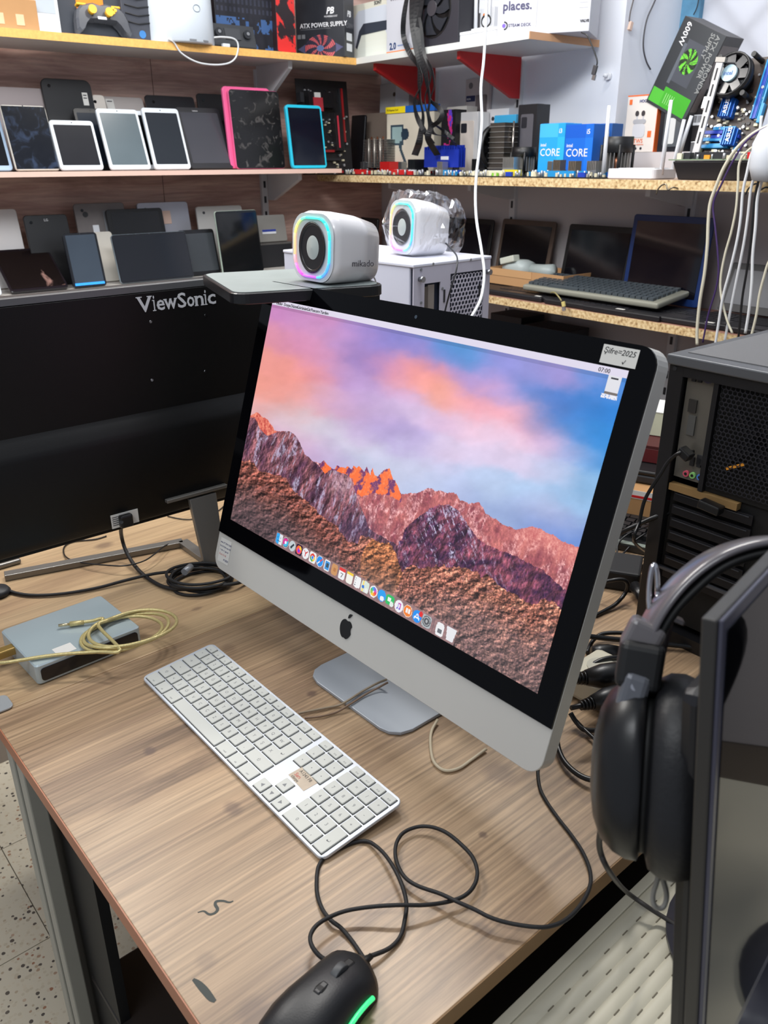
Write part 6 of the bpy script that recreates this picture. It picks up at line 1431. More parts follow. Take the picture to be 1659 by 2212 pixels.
def mik(t, w_, h, d):
    text(t, 'mikado', w_*.26, w_*.16, h*.86, M['ink'], y=-0.0007); text(t, '2.0', w_*.20, w_*.12, h*.06, mat((30,60,110), 0.5), y=-0.0007, bold=0.03)
    MB().box(w_*.42, w_*.85, -0.0006, 0, h*.10, h*.12).build('print_line', mat((120,140,180), 0.5), t)
    MB().box(0, w_, -0.0005, 0, 0, h*.03).build('orange_edge', mat((236,130,60), 0.5), t)
carton('tall white speaker carton on the white top shelf behind the ribbon cables', 'R', BT+0.002, ZTR, 835, 893, h=0.165, depth=0.06, m=mat((198,200,208), 0.4), extra=mik)
def fanbox(t, w_, h, d):
    MB().box(0.0, w_, -0.002, 0, 0, h).build('front_panel', mat((44,44,52), 0.45), t, 0.002)
    cx, cz, R_ = w_*.46, h*.56, min(w_*.44, h*.43)
    mb = MB(); mb.lathe([(R_*1.02, -0.003), (R_*1.02, 0.0), (R_*0.96, 0.0), (R_*.96, -0.003)], 'y', (cx, 0, cz), 40); mb.build('fan_rim', M['black'], t)
    MB().cyl((cx, -0.0022, cz), (cx, -0.0026, cz), R_*.96, n=40).build('fan_well', mat((14,14,17), 0.6), t)
    for k in range(7):
        a = 2*math.pi*k/7; pts = []
        for r in (0.28, .5, .75, .95): pts.append((cx+R_*r*math.cos(a+r*.8), cz+R_*r*math.sin(a+r*.8)))
        q2 = [(cx+R_*r*math.cos(a+.62+r*.8), cz+R_*r*math.sin(a+.62+r*.8)) for r in (.95, .75, .5, .28)]
        MB().prism(pts+q2, -0.0075, -0.004).build('fan_blade', mat((40,42,48), 0.22), t)
    MB().cyl((cx, -0.0045, cz), (cx, -0.010, cz), R_*.27, n=24).build('fan_hub', mat((56,54,60), 0.4), t)
carton('dark cooling fan carton with a black fan showing, on the white top shelf', 'R', BT, ZTR, 893, 990, h=0.175, depth=0.08, m=mat((34,34,40), 0.4), extra=fanbox, name='fan_unit', cat='fan', flap=False)
t = thing('flat_carton', 'flat white carton lying beside the fan on the white top shelf', 'box', place('R', BT+0.006, ZTR+0.0006, 992, 1072)[0], AR)
wq = place('R', BT+0.006, ZTR, 992, 1072)[2]; MB().box(0, wq, 0, 0.15, 0, 0.018).build('tray', M['white'], t, 0.001); MB().box(-0.001, wq+0.001, -0.001, 0.151, 0.0182, 0.026).build('lid', M['white'], t, 0.001)
def grb(t, w_, h, d): MB().box(w_*.45, w_*.8, -0.001, 0, h*.1, h*.5).build('blue_phone_print', mat((30,50,90), 0.3), t)
carton('grey carton with a dark blue print behind the flat white carton', 'R', BT+0.085, ZTR+0.0268, 1003, 1036, h=0.055, depth=0.05, m=mat((120,118,122), 0.5), extra=grb)
def mib(t, w_, h, d): MB().cyl((w_*.30, 0, h*.72), (w_*.30, -0.0008, h*.72), 0.0055, n=16).build('orange_logo', mat((240,130,50), 0.4), t)
carton('small white carton with a round orange emblem on the top shelf', 'R', BT+0.085, ZTR+0.0268, 1036, 1066, h=0.065, depth=0.05, m=M['white'], extra=mib)
t = thing('antenna_device', 'device with two upright white antennas on the white top shelf', 'router', place('R', BT+0.05, ZTR+0.0272, 1010, 1060)[0], AR)
MB().box(0.0, 0.10, 0, 0.03, 0, 0.012).build('body', M['white'], t, 0.002)
for x in (0.022, 0.078): MB().tube([Vector((x, 0.01, 0.012)), Vector((x-0.002, 0.01, 0.1)), Vector((x-0.003, 0.01, 0.17))], 0.0055, 8).build('antenna', M['white'], t)
def coilc(c, R_, n, dz): return [c+np.array([R_*math.cos(a)*AX[0], R_*math.cos(a)*AX[1], R_*0.8*math.sin(a)])+np.array([0, 0, dz*a]) for a in [k*0.5 for k in range(n)]]
AX = dR; cord('coiled_cable', 'small black cable coil on the flat white carton beside the big white box', coilc(place('R', BT+0.02, ZTR+0.045, 1050, 1060)[0], 0.018, 32, 0.0002), 0.0016, M['plug'], sub=2)
def deck(t, w_, h, d):
    pu = mat((58,54,92), 0.5); hh = h
    text(t, 'places.', 0.030, w_*.055, 0.060, pu, y=-0.0007, bold=0.02); text(t, 'are going', 0.030, w_*.055, 0.094, pu, y=-0.0007, bold=0.02)
    MB().cyl((w_*.075, 0, .024), (w_*.075, -0.0008, .024), 0.0048, n=18).build('logo_dot', mat((110,80,190), 0.4), t)
    arc = [Vector((w_*.078+0.0088*math.cos(a), -0.0005, .024+0.0088*math.sin(a))) for a in [math.pi*(-.5+k/10) for k in range(11)]]; MB().tube(arc, 0.0016, 6).build('logo_ring', M['ink'], t)
    text(t, 'STEAM DECK', 0.0105, w_*.125, 0.0205, pu, y=-0.0007, bold=0.01)
    text(t, 'VALVE', 0.008, w_*.90, 0.022, M['ink'], y=-0.0007, bold=0.05)
    gl = mat((196,196,200), 0.5)
    MB().tube([Vector((w_*x, -0.0003, h_*1)) for x, h_ in ((.30,.2),(.30,.05),(.33,.025),(.43,.018),(.43,.2))], 0.0006, 6).build('outline_print', gl, t)
    for k in range(6): MB().box(w_*.88, w_*.97, -0.0006, 0, .055+k*.012, .057+k*.012).build('print_line', gl, t)
t_ = carton('large white carton with big lettering at the free end of the white top shelf', 'R', BT-0.006, ZTR, 1073, 1272, h=0.20, depth=0.16, m=mat((192,192,198), 0.42), extra=deck, yaw=0.52, flap=False)
cord('usb_cable', 'black cable with a metal plug hanging from the free end of the white top shelf', [VB(x, y, BF+0.05) for x, y in ((1256,70),(1268,76),(1276,92),(1284,112),(1290,132),(1288,146))], 0.0018, M['plug'])
Pu = VB(1284, 158, BF+0.05); t = thing('cable_plug', 'grey plug at the end of the cable hanging from the white top shelf', 'plug', Pu, AR)
MB().box(-0.006, 0.006, -0.003, 0.003, -0.004, 0.018, Matrix.Rotation(0.25, 3, 'Y')).build('grip', mat((60,60,64), 0.4), t, 0.001); MB().box(-0.0055, 0.0045, -0.002, 0.002, -0.016, -0.003, Matrix.Rotation(0.25, 3, 'Y')).build('metal_tip', M['steel'], t)

# ribbon cables hanging from the top shelf
def ribbon_c(L, w_, label):
    P = cat_rom([VB(x, y, BF-0.012+(p[0] if p else 0)) for x, y, *p in L], 6); o0 = np.array(P[0]); n = len(P); vs = []
    for i, p in enumerate(P):
        tg = P[min(i+1, n-1)]-P[max(i-1, 0)]; tg = tg/np.linalg.norm(tg)
        s = dR*math.cos(0.5*math.sin(i*.15))+dL*math.sin(0.5*math.sin(i*.15)); s = s-tg*(s@tg); s /= np.linalg.norm(s); nn = np.cross(tg, s)*0.0008
        for q in (-s*w_/2-nn, s*w_/2-nn, s*w_/2+nn, -s*w_/2+nn): vs.append(p-o0+q)
    o = MB().add(vs, [(i*4+k, i*4+(k+1) % 4, (i+1)*4+(k+1) % 4, (i+1)*4+k) for i in range(n-1) for k in range(4)]+[(0,1,2,3),(n*4-1,n*4-2,n*4-3,n*4-4)], False).build('ribbon_cable', mat((20,22,26), 0.42))
    o.location = tuple(o0); return tag(o, label, 'cable', 'black ribbon cables hanging in a bundle')
RL = [([(880,-10),(872,40),(872,80,.01),(885,115),(902,140),(912,175),(896,215),(900,250),(918,285),(935,310,.04)], 0.016, 'leftmost black ribbon cable, bowing out from the bundle over the top shelf'),
      ([(890,-10),(892,50),(900,100),(908,140),(906,180),(908,215),(914,250),(910,280),(905,310),(896,335,.04)], 0.022, 'black ribbon cable in the middle of the bundle ending at a small plug'),
      ([(905,-10),(900,40),(908,90),(915,130),(922,175),(928,215),(925,245),(930,275),(925,300),(945,335,.05)], 0.022, 'wide black ribbon cable running straight down the bundle'),
      ([(915,-10),(902,60),(903,90),(912,120),(932,150),(938,185),(930,215),(945,230),(955,245),(948,262),(932,275),(940,290),(965,295,.05),(985,312,.05)], 0.014, 'black ribbon cable that swings right in a loop before the phone cartons'),
      ([(896,-10),(910,60),(915,110),(925,140),(930,170),(918,210),(922,240),(930,262),(955,280,.05),(980,300,.06)], 0.010, 'narrow black ribbon cable crossing over the others')]
for L, w_, lb in RL: ribbon_c(L, w_, lb)

# ---------------------------------------------------------------- motherboards and coolers
def board(label, O, ang, w_, d_, seed, pcbm, slotm, lean=None, sock=None, heats=(), fan=None, big=1.0, tall=True, extra=None, name='circuit_board'):
    """local x along the front edge, y depth, z up"""
    t = bpy.data.objects.new(name, None); C.objects.link(t); t.location = tuple(O); t.rotation_euler = ((lean or 0), 0, ang)
    tag(t, label, 'circuit board')
    r = random.Random(seed)
    MB().box(0, w_, 0, d_, 0, 0.0018).build('board', pcbm, t)
    nsl = 3
    for k in range(nsl):
        y = d_*(0.06+0.09*k); MB().box(w_*0.25, w_*(0.62+0.1*(k % 2)), y, y+0.007, 0.0018, 0.0125).build('expansion_slot', slotm[k % len(slotm)], t)
    for k in range(2):
        x = w_*(0.80+0.05*k); MB().box(x, x+0.007, d_*0.35, d_*0.92, 0.0018, 0.010).build('memory_slot', slotm[(k+1) % len(slotm)], t)
    MB().box(0.0, 0.018, d_*0.45, d_*0.58, 0.0018, 0.030).build('port_block', M['steel'], t, 0.001)
    MB().box(0.0, 0.018, d_*0.60, d_*0.72, 0.0018, 0.016).build('port_block', mat((90,92,96), 0.35, 0.5), t)
    MB().box(0.0, 0.014, d_*0.75, d_*0.85, 0.0018, 0.026).build('port_block', mat((40,90,150), 0.4) if seed != 8 else M['dark'], t)
    MB().box(w_*.08, w_*.13, 0.004, 0.012, 0.0018, 0.011).build('header', M['cream'], t)
    MB().box(w_*.68, w_*.78, 0.004, 0.012, 0.0018, 0.010).build('header', slotm[-1], t)
    mb = MB()
    for k in range(44):
        x, y = r.uniform(.06, .95)*w_, r.uniform(.03, .95)**1.5*d_; mb.cyl((x, y, .0018), (x, y, .0018+r.uniform(.006, .012)), r.uniform(.0022, .0036), n=8)
    o = mb.build('capacitors', mat((176,178,182), 0.35, 0.6), t); o['kind'] = 'stuff'
    mb = MB()
    for k in range(40):
        x, y, s = r.uniform(.05, .92)*w_, r.uniform(.04, .94)*d_, r.uniform(.002, .006); mb.box(x, x+s*1.4, y, y+s, .0018, .0018+r.uniform(.001, .004))
    o = mb.build('chips', mat((30,30,34), 0.4), t); o['kind'] = 'stuff'
    mb = MB()
    for k in range(30):
        x, y, s = r.uniform(.05, .92)*w_, r.uniform(.02, .9)**1.5*d_, r.uniform(.003, .006); mb.box(x, x+s*1.6, y, y+s, .0018, .0018+r.uniform(.004, .009))
    o = mb.build('connectors', mat((206,198,170), 0.5), t); o['kind'] = 'stuff'
    for (x, y, sx, sy, hh, m) in heats:
        MB().box(x*w_, (x+sx)*w_, y*d_, (y+sy)*d_, .0018, hh*.45).build('heatsink_base', m, t)
        nf = max(4, int(sx*w_/0.005)); mb = MB()
        for i in range(nf): a = (x+sx*i/nf)*w_; mb.box(a, a+sx*w_/nf*.5, y*d_, (y+sy)*d_, hh*.45, hh)
        mb.build('heatsink_fins', m, t)
    if lean is None: t.scale = (1, 1, 1.4)
    if sock: MB().box(sock[0]*w_, sock[0]*w_+0.05, sock[1]*d_, sock[1]*d_+0.05, .0018, .006).build('processor_socket', M['steel'], t, 0.001)
    if fan: cooler(t, fan[0]*w_, fan[1]*d_, 0.002, fan[2], fan[3])
    if extra: extra(t, w_, d_)
    return t
def cooler(t, x, y, z, R_, H_, sil=True):
    mb = MB()
    for k in range(22):
        a = 2*math.pi*k/22; mb.box(x+R_*.35, x+R_*.95, y-0.0008, y+0.0008, z, z+H_*.6, Matrix.Rotation(a, 3, 'Z'), (x, y, z))
    mb.build('cooler_fins', M['silverfin'], t)
    MB().cyl((x, y, z), (x, y, z+H_*.6), R_*.38, n=20).build('cooler_core', M['copper'], t)
    mb = MB(); mb.lathe([(R_, z+H_*.6), (R_*1.05, z+H_*.62), (R_*1.05, z+H_), (R_*.97, z+H_), (R_*.95, z+H_*.6)], 'z', (x, y, 0), 28); mb.build('fan_ring', M['black'], t)
    for k in range(7): MB().box(x+R_*.3, x+R_*.92, y-R_*.2, y+R_*.2, z+H_*.75, z+H_*.80, Matrix.Rotation(2*math.pi*k/7, 3, 'Z') @ Matrix.Rotation(0, 3, 'X'), (x, y, z+H_*.77)).build('fan_blade', mat((24,24,27), 0.25), t)
    MB().cyl((x, y, z+H_*.7), (x, y, z+H_*.95), R_*.32, n=20).build('fan_hub', mat((40,40,44), 0.35), t)
    for k in range(4):
        a = math.pi/4+k*math.pi/2; MB().cyl((x+R_*1.1*math.cos(a), y+R_*1.1*math.sin(a), z), (x+R_*1.1*math.cos(a), y+R_*1.1*math.sin(a), z+H_*.8), 0.004, n=8).build('push_pin', M['black'], t)
RX = M['red']; CY, BS = M['cyanslot'], M['blueslot']
def OR(x, b, z=0.0): return place('R', b, ZMR+0.001+z, x, x+30)[0]
def wR(b, x0, x1): return place('R', b, ZMR, x0, x1)[2]
zs = ZMR+0.001
board('motherboard with bright red slots lying at the corner end of the shelf', OR(742, 1.865), AR, wR(1.865, 742, 812), 0.17, 1, M['pcb'], [RX, M['dark'], RX], heats=((.55,.5,.3,.3,.03,RX),))
board('motherboard with red and white slots between the tower cooler and the blue memory stack', OR(818, 1.86), AR, wR(1.86, 818, 908), 0.19, 2, M['pcb'], [RX, M['white'], RX], sock=(.4,.5), heats=((.5,.2,.18,.3,.035,mat((40,42,46), 0.3, 0.5)),))
board('motherboard with cyan slots under the blue memory stack', OR(912, 1.86), AR, wR(1.86, 912, 1004), 0.20, 3, M['pcb'], [CY, BS, CY], heats=((.30,.05,.14,.12,.03,M['silverfin']), (.62,.5,.3,.3,.035,mat((60,58,56), 0.3, 0.6))), fan=(.75,.75,.03,.05))
board('motherboard with white and yellow slots in front of the big black cooler', OR(1008, 1.858), AR, wR(1.858, 1008, 1130), 0.20, 4, M['pcb'], [M['cream'], M['cyanslot'], BS], heats=((.46,.22,.2,.2,.038,M['silverfin']),), extra=lambda t, w_, d_: (MB().box(w_*.6, w_*.85, .012, .03, .002, .014).build('yellow_slot', mat((226,206,40), 0.4), t), MB().box(w_*.45, w_*.55, .002, .008, .002, .008).build('green_header', mat((130,196,60), 0.4), t)))
board('widest motherboard with cyan slots in front of the blue processor cartons', OR(1132, 1.856), AR, wR(1.856, 1132, 1300), 0.21, 5, M['pcb'], [CY, M['cyanslot'], BS], sock=(.35,.45), heats=((.30,.12,.10,.12,.032,mat((110,98,84), 0.4, 0.3)), (.50,.12,.10,.12,.030,mat((120,108,94), 0.4, 0.3)), (.62,.3,.12,.2,.03,M['silverfin'])), fan=(.80,.60,.038,.07))
# loose coolers and heatsinks
def loose_cooler(label, x, b, R_, H_, z=0.016, group=None):
    t = thing('cpu_cooler', label, 'cooler', place('R', b, ZMR+z, x, x+20)[0], AR); cooler(t, 0, 0, 0.0, R_, H_); return t
def tower(label, x0, x1, b, hh, z=0.004, fan_left=True):
    O, ang, w_, _ = place('R', b, ZMR+z, x0, x1); t = thing('tower_cooler', label, 'cooler', O, ang)
    n = 18; mb = MB()
    for i in range(n): mb.box(0, w_, 0.0, 0.045, 0.02+i*(hh-0.02)/n, 0.02+(i+.35)*(hh-0.02)/n)
    mb.build('fins', M['silverfin'], t)
    for x in (w_*.25, w_*.5, w_*.75): MB().cyl((x, 0.012, 0), (x, 0.012, hh+0.006), 0.003, n=10).build('heat_pipe', M['copper'], t); MB().cyl((x, -0.002, 0.02), (x, -0.002, hh), 0.0022, n=8).build('side_rod', mat((214,206,196), 0.3, 0.6), t)
    MB().box(0, w_, 0, 0.045, 0, 0.012).build('base', M['copper'], t)
    return t
tower('silver finned tower cooler standing beside the beige camera carton', 786, 835, 1.96, 0.115)
O, ang, w_, h_ = place('R', 1.93, ZMR+0.013, 1016, 1092, 268)
t = thing('tower_cooler', 'large dark tower cooler with a black fan behind the white-slotted motherboard', 'cooler', O, ang)
MB().box(w_*.52, w_*.92, 0.0, 0.07, 0.0, h_).build('fins', mat((88,82,76), 0.35, 0.6), t)
for i in range(9): MB().box(w_*.50, w_*.94, -0.002, 0.072, 0.01+i*h_/9.5, 0.012+i*h_/9.5).build('fin', M['silverfin'], t)
mb = MB(); mb.lathe([(h_*.44, 0), (h_*.46, 0.004), (h_*.46, 0.02), (h_*.42, 0.02), (h_*.42, 0)], 'x', (w_*.40, 0.03, h_*.52), 28); mb.build('fan_ring', M['black'], t)
for k in range(7): MB().box(w_*.40, w_*.40+0.004, 0.03-0.009, 0.03+0.009, h_*.56, h_*.92, Matrix.Rotation(2*math.pi*k/7, 3, 'X'), (w_*.4, 0.03, h_*.52)).build('fan_blade', mat((28,28,30), 0.2), t)
MB().cyl((w_*.36, 0.03, h_*.52), (w_*.46, 0.03, h_*.52), h_*.13, n=18).build('fan_hub', M['dark'], t)
MB().cyl((w_*.97, 0.03, 0), (w_*.97, 0.03, h_+0.004), 0.003, n=8).build('heat_pipe', mat((200,190,180), 0.2, 0.9), t)
loose_cooler('round black cooler with silver fins left of the blue processor cartons', 1130, 1.96, 0.034, 0.065)
def memstack():
    O, ang, w_, h_ = place('R', 1.90, ZMR+0.026, 916, 990)
    t = thing('memory_stack', 'stack of deep blue memory modules with finned heat spreaders', 'memory', O, ang)
    bm_ = mat((30,54,170), 0.35, 0.2)
    for k in range(3):
        MB().box(0.0, w_, k*0.012, k*0.012+0.005, 0.0, 0.052+0.002*k).build('module', bm_, t)
        mb = MB()
        for i in range(14): mb.box(w_*(i+.1)/14, w_*(i+.6)/14, k*.012-.001, k*.012+.006, .052+.002*k, .060+.002*k)
        mb.build('spreader_fins', bm_, t)
    MB().box(w_*.5, w_*.72, -0.001, 0, .022, .032).build('paper_label', M['white'], t)
memstack()
# upright black board leaning on the wood panel
O, ang, w_, h_ = place('L', -2.57, ZMR+0.001, 655, 762, 170, 0.10)
bd = board('dark motherboard standing upright in the corner against the wood-panelled wall', O+ZUP*0.001, ang, w_, h_, 8, mat((24,22,24), 0.5, var=0.3, vscale=60), [mat((40,38,40), 0.4), M['dark'], mat((150,30,34), 0.4)], lean=math.pi/2-0.10, heats=((.62,.25,.16,.40,.03,mat((34,30,32), 0.4)), (.15,.7,.5,.16,.03,mat((30,28,30), 0.4))), extra=lambda t, w_, d_: (MB().box(w_*.25, w_*.36, d_*.80, d_*.85, .002, .034).build('paper_label', M['paper'], t), MB().box(w_*.66, w_*.68, d_*.28, d_*.62, .002, .0335).build('red_stripe', mat((206,50,70), 0.4), t), MB().box(w_*.22, w_*.4, d_*.66, d_*.8, .0302, .0335).build('red_emblem', mat((176,50,60), 0.4), t)))
tablet('black metal plate leaning beside the dark motherboard in the corner', 'R', 1.99, ZMR+0.001, 738, 782, 252, mat((26,26,30), 0.4, 0.3), None, lean=0.1, back=True, name='metal_plate', cat='plate')
# cartons on the motherboard shelf
def camart(U, V):
    img = rgb(U, (214,206,188)); r = fbm(U*4, V*4, 41)
    body = (np.abs(U-.22) < .14) & (np.abs(V-.35) < .17); img[body] = (150,176,176); ed = body & ~((np.abs(U-.22) < .11) & (np.abs(V-.35) < .13)); img[ed] = (52,70,84)
    lens = np.hypot((U-.40)*1.0, (V-.34)*.9) < .085; img[lens] = (40,58,74)
    h_ = (np.abs(U-.36-.06*np.sin(V*9)) < .03) & (V > .45) & (V < .85); img[h_] = (52,72,84)
    img += ((r-.5)*16)[..., None]; return img
def pci(t, w_, h, d):
    art(t, camart, 0.001, 0.001, w_-0.002, h-0.002, 60, 60)
    MB().box(-0.002, w_*.42, -0.004, 0.02, h, h+0.020).build('yellow_flap', mat((246,222,30), 0.4), t); MB().box(w_*.42, w_*1.02, -0.004, 0.02, h, h+0.020).build('blue_flap', mat((30,96,190), 0.4), t)
    text(t, 'PCI Express Card', 0.0085, 0.006, h+0.007, M['ink'], y=-0.0047)
carton('beige carton with a camera picture and a yellow and blue top strip', 'R', 2.0, ZMR, 836, 936, ytop=246, depth=0.06, m=mat((206,198,180), 0.5), extra=pci, flap=False)
carton('dusty grey-brown carton behind the silver tower cooler', 'R', 2.06, ZMR, 792, 838, ytop=246, depth=0.05, m=mat((140,124,112), 0.6))
def applebx(t, w_, h, d):
    MB().box(w_*.55, w_*1.0, -0.0008, 0, h*.08, h*.98).build('side_panel', mat((196,200,212), 0.4), t); MB().cyl((w_*.5, -0.0005, h*.8), (w_*.5, -0.0012, h*.8), 0.007, n=16).build('round_seal', mat((70,54,44), 0.5), t)
carton('silver-white carton leaning above the yellow and blue strip', 'R', 2.075, ZMR+0.115, 818, 880, ytop=184, depth=0.045, m=mat((176,176,180), 0.4), extra=applebx, lean=0.05)
t = thing('spacer_carton', 'plain carton standing hidden behind the beige camera carton', 'box', place('R', 2.072, ZMR+0.0006, 826, 880)[0], AR); MB().box(0, 0.11, 0, 0.05, 0, 0.113).build('carton', mat((150,140,128), 0.6), t); MB().box(0.002, 0.108, 0.002, 0.03, 0.113, 0.1136).build('top_flap', M['cardboard'], t)
def phoneprint(c, c2, cam_=True):
    def f(t, w_, h, d):
        MB().prism(rr(w_*.66, h*.80, 0.006, 4, x0=w_*.17, z0=h*.07), -0.0012, 0).build('printed_phone', mat(c, 0.3), t)
        if cam_: MB().prism(rr(w_*.28, h*.15, 0.004, 3, x0=w_*.22, z0=h*.68), -0.0020, -0.0012).build('printed_camera', mat(c2, 0.3), t)
    return f
def flame(U, V):
    img = rgb(U, (22,20,24)); n = fbm(U*3, V*5, 61, 4); m = (np.abs(U-.5-.15*np.sin(V*7)) < .22) & (n > .46); img[m] = (196,44,120); img[m & (n > .55)] = (90,60,190); return img
carton('black smartphone carton with a pink and violet picture', 'R', 1.985, ZMR, 951, 980, ytop=238, depth=0.05, m=mat((20,20,24), 0.4), extra=lambda t, w_, h, d: art(t, flame, 0.001, 0.001, w_-.002, h-.002, 24, 48))
carton('white carton behind the black smartphone carton with the pink picture', 'R', 2.06, ZMR, 962, 1003, ytop=232, depth=0.05, m=mat((206,202,196), 0.5))
carton('white smartphone carton with a small camera print, left of the big cooler', 'R', 2.01, ZMR, 984, 1028, ytop=244, depth=0.05, m=mat((216,214,212), 0.4), extra=phoneprint((226,214,202), (40,40,46)))
def rnd(t, w_, h, d): MB().cyl((w_*.3, 0, h*.86), (w_*.3, -0.001, h*.86), 0.006, n=14).build('print_dot', M['ink'], t)
carton('pale carton with a dark dot standing behind the big cooler', 'R', 2.065, ZMR, 1046, 1092, ytop=237, depth=0.05, m=mat((206,204,206), 0.45), extra=rnd)
carton('cyan-topped carton just left of the dark smartphone carton', 'R', 2.02, ZMR, 1062, 1108, ytop=250, depth=0.05, m=mat((60,160,206), 0.4), extra=lambda t, w_, h, d: (MB().box(0, w_, -0.0008, 0, 0, h*.62).build('white_front', mat((206,214,220), 0.4), t), MB().box(w_*.5, w_*.9, -.0012, -.0008, h*.3, h*.5).build('blue_print', mat((90,170,210), 0.4), t)))
O, ang, w_, h_ = place('R', BW-0.016, 0.80, 1004, 1054, 172)
t = thing('hanging_pack', 'white hanging retail pack with a dark blue label on the white wall', 'package', O, ang)
MB().box(0, w_, 0, 0.012, 0, h_).build('card', mat((196,190,192), 0.5), t); MB().box(w_*.04, w_*.42, -0.0006, 0, h_*.46, h_*.60).build('blue_label', mat((40,52,96), 0.5), t); text(t, 'ALFA', 0.008, w_*.07, h_*.50, M['inkwhite'], y=-0.0012, bold=0.02)
MB().prism(rr(w_*.42, h_*.44, 0.004, 3, x0=w_*.50, z0=h_*.16), -0.006, 0).build('blister', mat((130,122,124), 0.3), t); MB().prism([(w_*(.2+.1*math.cos(a)), h_*(.27+.07*math.sin(a))) for a in (0, 1.57, 3.14, 4.71)], -0.0006, 0).build('green_mark', mat((120,150,110), 0.5), t)
mb = MB(); mb.lathe([(0.008, -0.0006), (0.0095, -0.0006), (0.0095, 0.0), (0.008, 0.0)], 'y', (w_*.22, 0, h_*.84), 18); mb.build('round_print', M['grey'], t)
carton('dark grey smartphone carton picturing the back of a three-lens phone', 'R', 1.985, ZMR, 1112, 1152, ytop=227, depth=0.055, m=mat((30,30,34), 0.4), extra=phoneprint((92,90,96), (40,40,46)))
def intelf(num, c1, c2):
    def f(t, w_, h, d):
        def art_(U, V):
            img = rgb(U, c1); img[(V < .26)] = c2; img[(U > .72) & (V < .26)] = c1; img[(U > .72) & (V >= .26)] = tuple(min(255, x*1.06+6) for x in c1); return img
        art(t, art_, 0.0005, 0.0005, w_-.001, h-.001, 30, 40)
        text(t, 'CORE', w_*.30, w_*.06, h*.40, M['inkwhite'], y=-0.0009, bold=0.004); text(t, 'intel', w_*.13, w_*.07, h*.58, M['inkwhite'], y=-0.0009, bold=0.01); text(t, num, w_*.18, w_*.76, h*.82, M['inkwhite'], y=-0.0009, bold=0.01)
    return f
carton('light blue processor carton, left of the two', 'R', 1.955, ZMR, 1160, 1214, ytop=268, depth=0.07, m=mat((44,156,226), 0.4), extra=intelf('i3', (40,160,226), (70,180,236)))
def i5x(t, w_, h, d):
    intelf('i5', (24,104,206), (20,90,196))(t, w_, h, d)
t_ = carton('deeper blue processor carton, right of the two', 'R', 1.952, ZMR, 1215, 1274, ytop=270, depth=0.05, m=mat((26,100,196), 0.4), extra=i5x)
carton('small white-labelled carton behind the deeper blue processor carton', 'R', 2.03, ZMR, 1276, 1312, ytop=268, depth=0.05, m=mat((40,90,160), 0.4), extra=lambda t, w_, h, d: barcode(t, w_*.15, h*.25, w_*.7, h*.6))
# white router with antennas
O, ang, w_, _ = place('R', 1.868, ZMR, 1308, 1412)
t = thing('router', 'white rounded router with angled antennas near the shelf edge', 'router', O+ZUP*0.0008, ang)
mb = MB(); mb.prism(rr(w_, 0.10, 0.012, 4, x0=0, z0=0), -0.024, 0.0, 0.002); mb.v = [(x, z, -y) for x, y, z in mb.v]; mb.build('body', mat((216,214,216), 0.35), t)
MB().box(w_*.15, w_*.9, 0.02, 0.08, 0.0242, 0.0255).build('top_plate', mat((206,206,208), 0.3), t, 0.001)
def ant(px0, py0, px1, py1, b, name='antenna'):
    A = VB(px0, py0, b); Bp = VB(px1, py1, b); Rz_ = Matrix.Rotation(-ang, 3, 'Z')
    a = Rz_ @ Vector(tuple(A-O-ZUP*.0008)); c = Rz_ @ Vector(tuple(Bp-O-ZUP*.0008)); MB().tube([a, a+(c-a)*.5, c], [0.0055, 0.005, 0.0042], 8, 0.0035).build(name, M['white'], t)
ant(1303, 376, 1316, 228, 1.90); ant(1428, 376, 1450, 216, 1.90); ant(1452, 372, 1478, 258, 1.95); ant(1468, 330, 1494, 250, 1.96)
# things on the window sill
zsill = SILL
def airp(t, w_, h, d):
    orc = mat((232,110,50), 0.4); MB().box(w_-0.001, w_+0.0004, 0, d, 0, h).build('orange_side', orc, t); MB().box(-0.0004, w_, -0.0004, 0.001, h-0.003, h+0.0004).build('orange_top_edge', orc, t)
    MB().box(w_*.07, w_*.16, -0.0008, 0, h*.84, h*.93).build('orange_tag', orc, t); MB().box(w_*.78, w_*.92, -0.0008, 0, h*.86, h*.91).build('orange_tag', orc, t); MB().box(w_*.76, w_*.88, -0.0008, 0, h*.26, h*.37).build('orange_tag', orc, t)
    g = mat((196,196,200), 0.3); MB().prism(rr(w_*.40, h*.24, 0.010, 4, x0=w_*.26, z0=h*.26), -0.001, 0).build('printed_case', mat((206,206,210), 0.3), t)
    MB().prism(rr(w_*.42, h*.08, 0.006, 4, x0=w_*.25, z0=h*.50), -0.0012, 0).build('printed_case_lid', mat((172,172,176), 0.3), t)
    for x in (.36, .56): MB().prism([(w_*(x+.06*math.cos(a)), h*(.68+.05*math.sin(a))) for a in [k*math.pi/6 for k in range(12)]], -0.0013, 0).build('printed_earbud', mat((60,56,58), 0.4), t); MB().box(w_*(x-.01), w_*(x+.03), -0.0011, 0, h*.58, h*.68).build('printed_stem', g, t)
    text(t, 'HOCO', w_*.10, w_*.40, h*.87, mat((40,60,120), 0.5), y=-0.0009, bold=0.02); text(t, 'TWS', w_*.15, w_*.32, h*.165, orc, y=-0.0009); text(t, 'true wireless earphones', w_*.055, w_*.13, h*.125, orc, y=-0.0009)
    for k in range(3): MB().cyl((w_*(.25+.17*k), 0, h*.065), (w_*(.25+.17*k), -.0009, h*.065), w_*.035, n=14).build('symbol', M['ink'], t)
carton('white earphone carton with orange edges on the window sill', 'R', 2.17, zsill, 1345, 1410, ytop=207, depth=0.05, m=mat((222,214,206), 0.45), extra=airp)
